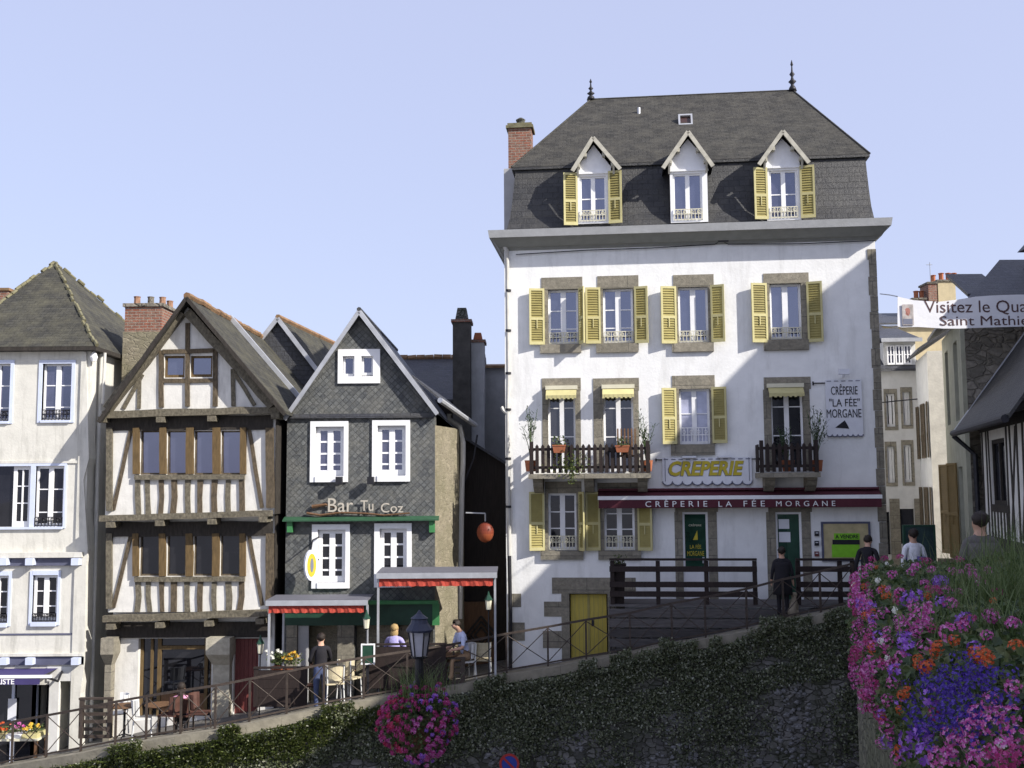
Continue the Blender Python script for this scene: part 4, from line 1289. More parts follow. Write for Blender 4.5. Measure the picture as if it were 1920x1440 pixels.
# second floor
def storey(d, yt, yb, ytop, ysill, wins, studs, tall, tm, gm, yoff, bandm):
    beam(200, yt + 5 + yoff, 512, yt + 2 + yoff, 27, d, bandm, 'top_plate', 0.05, 0.05)
    y0 = yt + 12
    beam(206, y0, 206, yb, 11, d, TIMG, 'corner_post', 0.07)
    beam(507, y0, 507, yb - 6, 15, d, TIMB, 'corner_post', 0.07)
    for x, w in tall:
        beam(x, y0, x, ysill - 5, w, d, tm, 'window_post', 0.085, 0.06)
    beam(254, ysill + 1, 460, ysill, 9, d, TIMG, 'sill_rail', 0.10)
    for x in studs:
        beam(x, ysill + 6, x + random.uniform(-2, 2), yb + 6, random.uniform(8.5, 11), d, TIMB if random.random() < .5 else TIMG, 'stud', 0.035, 0.25)
    beam(246, y0 + 4, 213, yb - 2, 7, d, TIMB, 'brace', 0.03)
    beam(467, y0 + 2, 492, yb - 6, 7, d, TIMB, 'brace', 0.03)
    for q in wins:
        casement(ht, q[:4], d + 0.06, TIMB, gm, bars=(), fw=0.03, split=False, name='window')
storey(D2, 790, 958, 797, 894, h2, (258, 278, 303, 326, 351, 376, 402, 428, 455), ((257, 12), (307, 12), (357, 14), (407, 14), (457, 11)), TIMO, GL_SKY, 0, TIMD)
storey(D1, 988, 1141, 1000, 1085, h1, (258, 278, 303, 328, 352, 376, 402, 428, 453), ((256, 11), (306, 12), (356, 13), (406, 13), (456, 11)), TIMO, GL_DARK, 0, TIMD)
# jetty beams, joist ends
beam(190, 972, 512, 962, 11, D2, TIMG, 'jetty_beam', 0.14)
beam(196, 1160, 504, 1148, 12, D1, TIMG, 'jetty_beam', 0.14)
for (x, y, d) in ((302, 785, gD), (398, 783, gD), (193, 785, gD), (517, 778, gD), (208, 982, D2), (300, 979, D2), (398, 976, D2), (494, 972, D2), (208, 1173, D1), (300, 1170, D1), (392, 1167, D1), (488, 1163, D1)):
    r = T.rect(x - 8, y - 5, x + 8, y + 7, d - 0.1)
    MB().box(r[0], r[1], d - 0.16, d + 0.5, r[2], r[3] - 0.02).build('joist_end', TIMG, ht)
# dark boarding under the lowest jetty, ground floor fittings
r = T.rect(202, 1166, 508, 1195, D0)
MB().box(r[0], r[1], D0 - 0.06, D0, r[2], r[3]).build('bressummer', TIMD, ht)
r = h0[0][:4]
d = D0 + 0.2
mb = MB()
xs = [T.p(x, 1260, d)[0] for x in (260, 283, 296, 384, 396)]
zt_ = T.p(330, 1214, d)[1]
for x, w in zip(xs, (0.12, 0.06, 0.09, 0.08, 0.05)):
    mb.box(x, x + w, d - 0.05, d + 0.05, r[2], r[3])
mb.box(xs[2] + 0.09, xs[3], d - 0.052, d + 0.05, zt_ - 0.04, zt_ + 0.05)
sw = mb.build('shop_window', TIMO, ht)
MB().box(r[0], r[1], d, d + 0.03, r[2], r[3]).build('pane', GL_DARK, sw)
MB().box(xs[2] + 0.1, xs[3], d - 0.03, d - 0.001, T.p(330, 1345, d)[1], T.p(330, 1300, d)[1]).build('lower_panel', WOODB, sw)
# stone piers with corbels
PIERST = plain('pale_granite', (0.40, 0.37, 0.29), .9, .25, 6, .5, dirt=(.22, .2, .15), dirt_amt=.6, dirt_scale=(1.5, 1.5, 1))
def pier(x0, x1, c0, c1, lab):
    a = T.rect(x0, 1205, x1, 1350, D0); zc = T.p(x0, 1196, D0)[1]
    c = T.rect(c0, 1190, c1, 1235, D0)
    zt = T.p(x0, 1192, D0)[1]
    lo = a[3] - 0.5
    mb = MB().box(a[0], a[1], D0 - 0.25, D0 + 0.1, -0.6, lo)
    mb.hexa([(a[0], D0 - .25, lo), (a[1], D0 - .25, lo), (a[1], D0 + .1, lo), (a[0], D0 + .1, lo)], [(c[0], D0 - .45, lo + .28), (c[1], D0 - .45, lo + .28), (c[1], D0 + .1, lo + .28), (c[0], D0 + .1, lo + .28)])
    mb.box(c[0], c[1], D0 - .45, D0 + .1, lo + .28, zt)
    return mb.build('stone_pier', STONE if lab else PIERST, ht)
pier(404, 435, 396, 440, 0)
pier(203, 215, 202, 226, 1)
r = h0[1][:4]
dr = MB().box(r[0], r[1], D0 + 0.12, D0 + 0.18, r[2], r[3]).build('door', REDD, ht)
mb = MB()
for i in range(1, 6):
    x = r[0] + (r[1] - r[0]) * i / 6
    mb.box(x - 0.02, x + 0.02, D0 + 0.10, D0 + 0.12, r[2], r[3])
mb.build('door_batten', REDD, dr)
MB().box(uB + .001, uB + .03, -.04, 2.5, z_2, z_g - .02).box(uB - .059, uB - .03, D1 - .04, 2.5, z_1, z_2 - .01).box(uB - .099, uB - .07, D0 - .04, 2.5, -.5, z_1 - .01).build('side_boarding', TIMD, ht)
# roof and bargeboards
ax = T.p(349, 560, -0.55); bl = T.p(184, 790, -0.55); br = T.p(534, 776, -0.55)
mb = MB()
zb = (bl[1] + br[1]) / 2
for b in (bl, br):
    mb.slab([(b[0], -0.5, b[1]), (ax[0], -0.5, ax[1]), (ax[0], TD, ax[1]), (b[0], TD, b[1])], (0, 0, 0.07))
mb.build('roof', ROOFM, ht)
mb = MB()
for b in (bl, br):
    mb.bar((b[0], -0.53, b[1] - 0.02), (ax[0], -0.53, ax[1] + 0.02), 0.09, 0.05)
mb.build('bargeboard', TIMD, ht)
mb = MB()
for k in range(26):
    q = -0.5 + (TD + 0.5) * k / 26
    mb.tube([(ax[0], q, ax[1] + 0.09 + random.gauss(0, .012)), (ax[0], q + 0.34, ax[1] + 0.10 + random.gauss(0, .012))], 0.09, 7)
mb.build('ridge_tiles', RIDGE, ht)
mb = MB()
for t0, t1 in ((0.0, 1.0),):
    a = Vector((ax[0], 3.2, ax[1] + 0.08)); b = Vector((br[0], 3.2, br[1] + 0.08))
    mb.slab([a.lerp(b, .02) - Vector((0, .09, 0)), a.lerp(b, .98) - Vector((0, .09, 0)), a.lerp(b, .98) + Vector((0, .09, 0)), a.lerp(b, .02) + Vector((0, .09, 0))], (0, 0, 0.18))
mb.build('parapet', ZINC, ht)
# chimney between the two gables
cd0 = 1.9
r = T.rect(234, 575, 307, 622, cd0); rb = T.rect(232, 622, 300, 760, cd0)
cw0, cw1 = r[0], T.p(281, 600, cd0)[0] + 0.32
chm = MB().box(cw0, cw1, cd0, cd0 + 1.3, r[2], r[3]).build('chimney', BRICK, ht)
MB().box(cw0 - 0.03, cw1 + 0.03, cd0 - 0.03, cd0 + 1.33, rb[2] - 1.0, r[2]).build('base', RUB, chm)
MB().box(cw0 - 0.05, cw1 + 0.05, cd0 - 0.05, cd0 + 1.35, r[3], r[3] + 0.09).build('cap', RUBG, chm)
for i, (fx, fy) in enumerate(((0.2, 0.25), (0.55, 0.3), (0.85, 0.35), (0.85, 0.8))):
    x = cw0 + (cw1 - cw0) * fx; y = cd0 + 1.3 * fy
    MB().lathe((x, y, r[3] + 0.09), [(0.12, 0), (0.09, 0.06), (0.085, 0.2), (0.1, 0.24), (0.06, 0.25)], 8).build('chimney_pot', POTC if i != 1 else RUBG, chm)

# ================================================================== SLATE HUNG BAR HOUSE
S = Fac(675, 26.5, 0.5, -6.2)
sh_ = S.thing('slate_house', 'dark diamond-slate house with white windows, green ledges and stone flank', 'house')
uA = S.p(537, 900)[0]; uB = S.p(815, 900)[0]
zE = S.p(675, 779)[1]
ap = S.p(673, 594)
holes = []
def shole(x0, y0, x1, y1, rec=0.12):
    r = S.rect(x0, y0, x1, y1); holes.append(r + (rec,)); return r
wat = [shole(643, 668, 665, 706), shole(678, 667, 700, 704)]
wn = [shole(592, 800, 645, 893), shole(708, 798, 761, 892), shole(596, 993, 648, 1092), shole(712, 991, 763, 1090)]
gf = [shole(558, 1172, 632, 1345, 0.6), shole(665, 1172, 735, 1345, 0.5), shole(745, 1172, 812, 1345, 0.5)]
gf = holes[-3:]
wall([(uA, -0.6), (uB, -0.6), (uB, zE), (ap[0], ap[1]), (uA, zE)], holes, 0, 0.5).build('slate_wall', DIAM, sh_)
# stone flank going back into the alley
yb = 2.3
ub = S.p(869, 950, yb)[0]
u8 = S.p(874, 950, 8.0)[0]
mb = MB()
zf = zE - 0.25
fl = [(uB - 0.02, 0.06), (ub, yb), (u8, 8.0), (uA + 0.05, 8.0), (uA + 0.05, 0.5)]
mb.hexa([(a, b, -0.6) for a, b in fl], [(a, b, zf) for a, b in fl])
mb.build('stone_flank', RUB, sh_)
SD = 7.8
# windows: white flat architraves
for r in wat:
    casement(sh_, r, 0.05, WPAINT, GL_MID, bars=(), fw=0.05, split=False, name='attic_window')
r0, r1 = wat
o = S.rect(634, 655, 713, 719)
MB().box(o[0], r0[0], -0.05, 0.06, o[2], o[3]).box(r0[1], r1[0], -0.05, 0.06, r0[2], r0[3]).box(r1[1], o[1], -0.05, 0.06, o[2], o[3]).box(r0[0], r1[1], -0.05, 0.06, r0[3], o[3]).box(r0[0], r1[1], -0.053, 0.06, o[2], r0[2]).build('architrave', WPAINT, sh_)
for i, (r, q) in enumerate(zip(wn, ((582, 790, 653, 904), (698, 788, 769, 903), (585, 983, 656, 1103), (702, 981, 772, 1101)))):
    casement(sh_, r, 0.07, WPAINT, GL_DARK if i > 1 else GL_MID, bars=(0.14, 0.42, 0.72), fw=0.10, mid=0.14, bw=0.045)
    o = S.rect(*q)
    MB().box(o[0], r[0], -0.05, 0.08, o[2], o[3]).box(r[1], o[1], -0.05, 0.08, o[2], o[3]).box(r[0], r[1], -0.05, 0.08, r[3], o[3]).box(r[0] - 0.0, r[1], -0.075, 0.08, o[2], r[2]).build('architrave', WPAINT, sh_)
r = S.rect(535, 776, 815, 784)
MB().box(r[0], r[1], -0.09, -0.001, r[2], r[3]).build('slate_ledge', ROOFB, sh_)
r = S.rect(530, 970, 822, 977, -0.2)
mb = MB().hexa([(r[0], -0.25, r[2]), (r[1], -0.25, r[2]), (r[1], -0.001, r[2]), (r[0], -0.001, r[2])], [(r[0], -0.25, r[2] + .03), (r[1], -0.25, r[2] + .03), (r[1], -0.001, r[3] + .02), (r[0], -0.001, r[3] + .02)])
mb.build('green_ledge', plain('faded_green', (0.03, 0.085, 0.045), .5, .2, 5, .05), sh_)
for x in (544, 810):
    q = S.rect(x - 5, 977, x + 5, 998, -0.1)
    MB().box(q[0], q[1], -0.16, -0.001, q[2], r[2] - 0.001).build('ledge_bracket', GREENP, sh_)
r = S.rect(690, 1127, 822, 1133, -0.2)
r2 = S.rect(533, 1127, 822, 1133, -0.2)
MB().box(r2[0], r2[1], -0.22, -0.001, r[2], r[3]).build('green_ledge', GREENP, sh_)
q = S.rect(535, 1134, 815, 1172)
MB().box(q[0], q[1], -0.05, -0.001, q[2], r[2] - 0.001).build('shop_fascia', DGREEN, sh_)
q = S.rect(811, 1133, 824, 1172, -0.1)
MB().box(q[0], q[1], -0.14, -0.051, q[2], r[2] - 0.002).build('ledge_bracket', GREENP, sh_)
# stone piers of the bar front
for (a, b) in ((537, 557), (633, 664), (736, 744)):
    q = S.rect(a, 1172, b, 1350)
    MB().box(q[0], q[1], -0.06, 0.0, -0.6, q[3]).build('stone_pier', STONE, sh_)
for g, m in zip(gf, (SIGNB, SHADEW, SHADEW)):  # dark sheets standing in for the unlit bar interior
    MB().box(g[0], g[1], g[4] - 0.06, g[4], g[2], g[3]).build('bar_doorway_shade' if m is SIGNB else 'bar_opening_shade', m, sh_)
g = gf[0]
MB().box(g[0], g[0] + 0.26, 0.0, 0.05, g[2], g[3]).build('open_shutter', GREYPL, sh_)
# roof slabs, verges
bl = S.p(533, 786, -0.2); br = S.p(820, 776, -0.2); a2 = S.p(673, 585, -0.2)
mb = MB()
for b in (bl, br):
    mb.slab([(b[0], -0.18, b[1]), (a2[0], -0.18, a2[1]), (a2[0], SD, a2[1]), (b[0], SD, b[1])], (0, 0, 0.06))
mb.build('roof', ROOFB, sh_)
mb = MB()
for b in (bl, br):
    mb.bar((b[0], -0.2, b[1] - 0.01), (a2[0], -0.2, a2[1] + 0.01), 0.10, 0.05)
    mb.bar((b[0], -0.15, b[1] + 0.03), (a2[0], -0.15, a2[1] + 0.07), 0.06, 0.05)
mb.build('verge_board', ZINC, sh_)
MB().tube([(a2[0], -0.2, a2[1] + 0.07), (a2[0], SD, a2[1] + 0.07)], 0.06, 7).build('ridge_tiles', ROOFB, sh_)
# side eave, gutter and downpipe on the flank
e0 = S.p3(818, 748, -0.1); e1 = S.p3(884, 794, 2.3)
mb = MB().slab([(e0[0] - 0.6, e0[1], e0[2] + 0.55), (e0[0] + .05, e0[1], e0[2]), (e1[0] + .05, e1[1], e1[2]), (e1[0] - 0.6, e1[1], e1[2] + .55)], (0, 0, 0.06))
mb.build('side_roof', ROOFB, sh_)
MB().tube([(e0[0] + .1, e0[1] - .1, e0[2] - .04), (e1[0] + .1, e1[1], e1[2] - .04)], 0.07, 8).build('gutter', ZINC, sh_)
pts = pxs(S, [(842, 776), (842, 786), (862, 800), (868, 830), (868, 870), (866, 900), (862, 1160)], 1.95)
MB().tube(pts, 0.07, 8).build('drainpipe', PIPE, sh_)
MB().tube(pxs(S, [(895, 815), (888, 860), (870, 905), (863, 1000)], 2.2), 0.025, 6).build('cable', IRON, sh_)
# lettering, each word standing on a gnarled branch
r = S.rect(575, 930, 768, 966, -0.1)
sg, M = S.thing_at('bar_sign', 'cream letters Bar Tu Coz over a brown branch on dark slate', 'sign', (r[0] + r[1]) / 2, -0.08, r[2])
for body, q in (('Bar', (615, 934, 662, 960)), ('Tu', (676, 938, 700, 958)), ('Coz', (714, 943, 756, 961))):
    text(sg, body, *S.rect(*q, -0.09), -0.075, SIGNC, bold=0.0, ext=0.02, M=M)
MB(M).tube(pxs(S, [(575, 962), (600, 966), (640, 961), (690, 963), (720, 966), (768, 962)], -0.07), 0.035, 6, 0.02).tube(pxs(S, [(585, 950), (610, 946), (632, 952)], -0.06), 0.05, 6, 0.02).build('branch', WOODB, sg)
for x in (636, 695):
    r = S.rect(x - 6, 894, x + 6, 908, -0.2)
    sp, M = S.thing_at('spotlight', 'small black spotlight under the %s upper white window of the slate house' % ('left' if x < 650 else 'right'), 'spotlight', (r[0] + r[1]) / 2, -0.2, r[2], 'spotlights over the bar lettering')
    MB(M).box(r[0], r[1], -0.28, -0.12, r[2], r[3]).build('housing', IRON, sp)
    MB(M).box((r[0] + r[1]) / 2 - .02, (r[0] + r[1]) / 2 + .02, -0.12, -0.08, r[2] + .05, r[2] + .1).build('arm', IRON, sp)
# oval hanging sign
u, z = S.p(582, 1060, -0.55)
hs, M = S.thing_at('hanging_sign', 'yellow and white oval hanging sign beside the lower left white window', 'sign', u, -0.5, z - 0.3)
pr = [(0.20 * math.cos(t * math.pi / 10), 0.37 * math.sin(t * math.pi / 10)) for t in range(20)]
Mo = Matrix.Translation((0, 0, 0.3)) @ Matrix.Rotation(RAD(52), 4, 'Z')
MB(Mo).prism(pr, -0.03, 0.03).build('oval_board', BOARD, hs)
MB(Mo).prism([(a * .7, b * .75) for a, b in pr], -0.04, 0.04).build('oval_centre', SIGNY, hs)
MB(Mo).prism([(a * .25, b * .45) for a, b in pr], -0.045, 0.045).build('emblem', SIGNG, hs)
MB().tube([(0.0, 0, 0.66), (0.04, 0, 0.9), (0.1, 0.45, 0.95)], 0.018, 5).tube([(0.1, 0.45, 0.4), (0.02, 0.1, 0.5)], 0.015, 5).build('bracket', IRON, hs)

# ---- the two folded bar awnings on poles
def bar_awning(x0, x1, yt, yb, yv, y, poles, label):
    F2 = Fac((x0 + x1) / 2, y, 0.5, -6.0)
    u0, u1, z0, z1 = F2.rect(x0, yt, x1, yb)
    t, M = F2.thing_at('bar_awning', label, 'awning', 0, 0, 0)
    zv = F2.p((x0 + x1) / 2, yv)[1]
    dd = 1.0
    zf_, zb_ = F2.p((x0 + x1) / 2, yb - 8)[1], F2.p((x0 + x1) / 2, yt + 1, dd)[1]
    mb = MB()
    mb.slab([(u0, 0, zf_), (u1, 0, zf_), (u1, dd, zb_), (u0, dd, zb_)], (0, 0, .03))
    for k in range(0):
        a, b = k / 3, (k + 1) / 3
        mb.hexa([(u0, dd * a, z1 - (z1 - z0) * (0.62 - 0.55 * a)), (u1, dd * a, z1 - (z1 - z0) * (0.62 - 0.55 * a)), (u1, dd * a, z1 - (z1 - z0) * (0.62 - 0.55 * a) + .03), (u0, dd * a, z1 - (z1 - z0) * (0.62 - 0.55 * a) + .03)],
                [(u0, dd * b, z1 - (z1 - z0) * (0.62 - 0.55 * b)), (u1, dd * b, z1 - (z1 - z0) * (0.62 - 0.55 * b)), (u1, dd * b, z1 - (z1 - z0) * (0.62 - 0.55 * b) + .03), (u0, dd * b, z1 - (z1 - z0) * (0.62 - 0.55 * b) + .03)])
    mb.build('canvas', GREYC, t)
    MB().box(u0, u1, -0.06, -0.005, z0, z0 + (z1 - z0) * 0.5).build('front_bar', ZINC, t)
    mb = MB()
    n = 34
    for i in range(n):
        a, b = u0 + 0.06 + (u1 - u0 - .16) * i / n, u0 + 0.06 + (u1 - u0 - .16) * (i + 1) / n
        w0, w1 = 0.02 * math.sin(i * 1.9), 0.02 * math.sin((i + 1) * 1.9)
        mb.hexa([(a, 0.0, z0), (b, 0.0, z0), (b, .01, z0), (a, .01, z0)], [(a, w0, zv + abs(w0)), (b, w1, zv + abs(w1)), (b, w1 + .01, zv + abs(w1)), (a, w0 + .01, zv + abs(w0))])
    mb.build('valance', REDC, t)
    for (px, pb, d) in poles:
        u = F2.p(px, pb, d)[0]
        MB().box(u - 0.025, u + 0.025, d, d + .05, F2.p(px, pb, d)[1], z0).build('pole', ZINC, t)
    return t
bar_awning(499, 690, 1116, 1135, 1150, 25.0, ((503, 1262, 0.02), (530, 1262, 1.0), (688, 1240, 0.02)), 'lower grey awning with red frill in front of the bar door')
bar_awning(706, 932, 1064, 1084, 1100, 25.3, ((708, 1300, 0.02), (929, 1275, 0.02)), 'higher grey awning with red frill over the bar terrace')

def lantern(px, py, y, label, drop):
    p = at(px, py, y)
    t = thing('bar_lantern', label, 'lantern', p, 0, 'small lanterns along the bar terrace')
    MB().lathe((0, 0, -0.12), [(0.055, 0), (0.075, 0.2), (0.075, 0.22)], 6).build('glass', CREAMP, t)
    MB().lathe((0, 0, 0.1), [(0.10, 0), (0.03, 0.12), (0.01, 0.2)], 6).build('cap', DGREEN, t)
    MB().lathe((0, 0, -0.15), [(0.03, 0), (0.06, 0.03)], 6).build('base', IRON, t)
    MB().tube([(0, 0, -0.15), (0, 0, -drop)], 0.015, 5).build('stem', IRON, t)
lantern(687, 1168, 24.9, 'small green-capped lantern at the right end of the lower bar awning', 1.2)
lantern(916, 1133, 25.2, 'small green-capped lantern under the right end of the higher bar awning', 1.9)
lantern(488, 1215, 25.2, 'small lantern beside the dark red door of the half-timbered house', 1.6)
# round red hanging sign in the alley
p = at(910, 998, 27.6)
t = thing('round_sign', 'round red lantern-like sign hanging in the dark alley', 'sign', p)
MB().ball((0, 0, 0), (0.22, 0.18, 0.26), 16, 10).build('body', plain('red_globe', (0.20, 0.04, 0.02), 0.5, 0.6, 3.5, 0, dirt=(.30, .13, .03), dirt_amt=.7, dirt_scale=(3, 3, 1)), t, smooth=True)
MB().tube([(0, 0, 0.28), (0, 0, 0.48)], 0.02, 5).tube([(0, 0, 0.48), (-0.5, 0, 0.5)], 0.02, 5).build('bracket', ZINC, t)
# ================================================================== BACKGROUND HOUSES ON THE LEFT
B1 = Fac(522, 33.0, -1.0, -5.5)
bg = B1.thing('background_house', 'grey slate gable with white verge rising behind the half-timbered roof', 'house')
a = B1.p(522, 600); l = B1.p(478, 668); r = B1.p(612, 700)
r = (r[0], l[1] - 0.4)
w = 3.2
zl = a[1] - 3.4
MB().prism([(a[0] - 2.6, -0.5), (a[0] + 2.6, -0.5), (a[0] + 2.6, zl), (a[0], a[1]), (a[0] - 2.6, zl)], 0, 0.3).build('gable_wall', ROOFB, bg)
mb = MB()
for sx in (-1, 1):
    mb.slab([(a[0] + sx * 2.75, -0.1, zl - 0.2), (a[0], -0.1, a[1]), (a[0] + 1.2, 9, a[1]), (a[0] + 1.2 + sx * 2.75, 9, zl - 0.2)], (0, 0, 0.06))
mb.build('roof', ROOFM, bg)
mb = MB()
for sx in (-1, 1):
    mb.bar((a[0] + sx * 2.75, -0.14, zl - 0.18), (a[0], -0.14, a[1] + 0.03), 0.13, 0.06)
mb.build('verge_board', ZINC, bg)
MB().tube([(a[0], -0.1, a[1] + .08), (a[0] + 1.2, 9, a[1] + .08)], 0.09, 6).build('ridge_tiles', RIDGE, bg)

B2 = Fac(850, 34.0, 1.0, -5.0)
b2 = B2.thing('alley_house', 'dark house closing the alley, slate roof with terracotta ridge and two tall dark chimneys', 'house')
u0, u1 = B2.p(700, 900)[0], B2.p(906, 900)[0]
ze = B2.p(830, 748)[1]; zr = B2.p(830, 675, 2.6)[1]
MB().box(u0, u1, 0, 5.2, -0.5, ze).build('wall', SHADEW, b2)  # wall boards darkened for the alley shade
MB().slab([(u0 - .1, -0.15, ze - .1), (u1, -0.15, ze - .1), (u1, 2.6, zr), (u0 - .1, 2.6, zr)], (0, 0, .07)).slab([(u0 - .1, 5.35, ze - .1), (u1, 5.35, ze - .1), (u1, 2.6, zr), (u0 - .1, 2.6, zr)], (0, 0, .07)).build('roof', ROOFB, b2)
mb = MB()
for k in range(12):
    x = u0 - .1 + (u1 - u0 + .1) * k / 12
    mb.tube([(x, 2.6, zr + .08 + random.gauss(0, .012)), (x + (u1 - u0) / 12 * .96, 2.6, zr + .09)], 0.11, 7)
mb.build('ridge_tiles', RIDGE, b2)
for (x0, x1, yt, pt, dd) in ((849, 882, 604, 575, -0.9), (884, 908, 642, 622, -0.5)):
    q = B2.rect(x0, yt, x1, 900, dd)
    c = MB().box(q[0], q[1], dd, dd + 0.8, -0.4, q[3]).build('chimney', plain('sooty_render', (0.075, 0.07, 0.062), 0.9, 0.3, 3, 0.4) if x0 == 849 else GREYPL, b2)
    MB().box(q[0] - .05, q[1] + .05, dd - .05, dd + .85, q[3], q[3] + .09).build('cap', BRICK, c)
    zt = B2.p((x0 + x1) / 2, pt, dd)[1]
    uc = (q[0] + q[1]) / 2; hw = (q[1] - q[0]) / 2
    MB().hexa([(uc - hw * .75, dd + .1, q[3] + .09), (uc + hw * .75, dd + .1, q[3] + .09), (uc + hw * .75, dd + .7, q[3] + .09), (uc - hw * .75, dd + .7, q[3] + .09)],
              [(uc - hw * .5, dd + .2, zt), (uc + hw * .5, dd + .2, zt), (uc + hw * .5, dd + .6, zt), (uc - hw * .5, dd + .6, zt)]).build('chimney_pot', RUBD if x0 == 849 else TERRA, c)
B3 = Fac(925, 36.0, 1.0, -5.0)
b3 = B3.thing('grey_house', 'narrow grey rendered house with terracotta ridge glimpsed at the end of the alley', 'house')
q = B3.rect(896, 688, 985, 1200)
MB().box(q[0], q[1], 0, 5, -0.5, q[3]).build('wall', GREYPL, b3)
MB().slab([(q[0] - .1, -.2, q[3] - .05), (q[1], -.2, q[3] - .05), (q[1], 2, q[3] + .25), (q[0] - .1, 2, q[3] + .25)], (0, 0, .08)).build('roof', RIDGE, b3)
# dark backing painted for the alley's shade, with the gate at its mouth
B4 = Fac(905, 29.6, 1.0, -5.2)
b4 = B4.thing('alley_shade_fill', 'tall dark backing standing in for the alley shade between slate house and white house', 'shed')
q = B4.rect(868, 880, 950, 1255)
zl = B4.p(872, 820)[1]; zr = B4.p(948, 872)[1]
mb = MB().prism([(q[0], -.5), (q[1], -.5), (q[1], zr), (q[0], zl)], 0.0, 3.0)
mb.build('wall', SHADEW, b4)
mb = MB().prism([(q[0] - .02, zl), (q[1], zr), (q[1], zr + .08), (q[0] - .02, zl + .08)], -0.15, 3.1)
mb.build('roof', ROOFB, b4)
dq = B4.rect(866, 1128, 926, 1240)
g = MB().box(dq[0], dq[1], -0.10, -0.002, -.5, dq[3]).build('gate', WOODB, b4)
uc, zc = (dq[0] + dq[1]) / 2 + 0.1, dq[2] + (dq[3] - dq[2]) * .45
mb = MB()
for s in (0.42, 0.3, 0.18):
    p = [(uc - s, -0.13, zc), (uc, -0.13, zc + s * 1.2), (uc + s, -0.13, zc), (uc, -0.13, zc - s * 1.2), (uc - s, -0.13, zc)]
    for i in range(4):
        mb.bar(p[i], p[i + 1], 0.05, 0.05)
mb.build('lattice', TIMD, g)

# ================================================================== RIGHT SIDE STREET
R1 = Fac(1697, 36.0, 4.0, -3.2)
h1 = R1.thing('pale_house', 'pale house with granite window frames and a slate dormer, far down the side street', 'house')
u0, u1 = R1.p(1610, 800)[0], R1.p(1724, 800)[0]
zt = R1.p(1690, 694)[1]
hs = []
for q in ((1662, 738, 1679, 800), (1693, 735, 1707, 797), (1664, 837, 1678, 905), (1695, 834, 1710, 904), (1688, 954, 1716, 1020), (1660, 960, 1670, 1040)):
    hs.append(R1.rect(*q) + (0.2,))
wall([(u0, -.6), (u1, -.6), (u1, zt), (u0, zt)], hs, 0, 6).build('wall', PALE, h1)
for i, r in enumerate(hs):
    if i < 4:
        MB().box(r[0] - .07, r[0], -.02, .1, r[2] - .12, r[3] + .16).box(r[1], r[1] + .07, -.02, .1, r[2] - .12, r[3] + .16).box(r[0], r[1], -.02, .1, r[3], r[3] + .16).box(r[0], r[1], -.02, .1, r[2] - .12, r[2]).build('stone_surround', STONE, h1)
        casement(h1, r[:4], 0.1, WPAINT, GL_DARK, bars=(), fw=.06, mid=.1)
    else:
        MB().box(r[0], r[1], .12, .16, r[2], r[3]).build('shop_opening', GL_DARK, h1)
q = R1.rect(1640, 935, 1722, 1040)
mb = MB()
for a, b in ((u0, hs[5][0]), (hs[5][1], hs[4][0]), (hs[4][1], u1)):
    mb.box(a, b, -.03, -.001, -.6, q[3])
mb.build('stone_base', STONE, h1)
dz = R1.rect(1656, 641, 1716, 690)
do = MB().box(dz[0], dz[1], -.05, 1.5, dz[2], dz[3]).build('dormer', PALE, h1)
wz = R1.rect(1662, 648, 1709, 684)
for k in range(3):
    a = wz[0] + (wz[1] - wz[0]) * k / 3
    casement(do, (a, a + (wz[1] - wz[0]) / 3 - .03, wz[2], wz[3]), -.1, WPAINT, GL_MID, bars=(0.5,), fw=.04, mid=.04)
MB().slab([(dz[0] - .1, -.25, dz[3]), (dz[1] + .15, -.25, dz[3]), (dz[1] + .15, 2.5, dz[3] + .75), (dz[0] - .1, 2.5, dz[3] + .75)], (0, 0, .08)).build('dormer_roof', ROOFB, do)
MB().box(dz[0] - .12, dz[1] + .17, -.3, -.252, dz[3] - .03, dz[3] + .1).build('gutter', ZINC, do)
MB().slab([(u0, -.25, zt - .05), (u1 + .2, -.25, zt - .05), (u1 - .6, 2.8, zt + 2.1), (u0, 2.8, zt + 2.1)], (0, 0, .08)).build('roof', ROOFB, h1)
MB().tube([R1.p3(1650, 755, -.3), R1.p3(1700, 750, -.9), R1.p3(1768, 744, -1.5)], 0.02, 5).build('street_cable', IRON, h1)

def seg_fac(xa, ya, xb, yb, z):
    """left-facing wall from far point a to near point b"""
    F = Fac(960, 1, 0, z)
    F.O = Vector((xa, ya, z))
    d = Vector((xb - xa, yb - ya, 0)); F.len = d.length
    F.u = d.normalized()
    F.n = Vector((-F.u.y, F.u.x, 0))          # into the house
    F.yaw = -math.atan2(F.u.y, F.u.x)
    return F
def right_house(name, label, xa, ya, xb, yb, zg, zb, depth, m, endm):
    F = seg_fac(xa, ya, xb, yb, zb)
    t = F.thing(name, label, 'house')
    return F, t
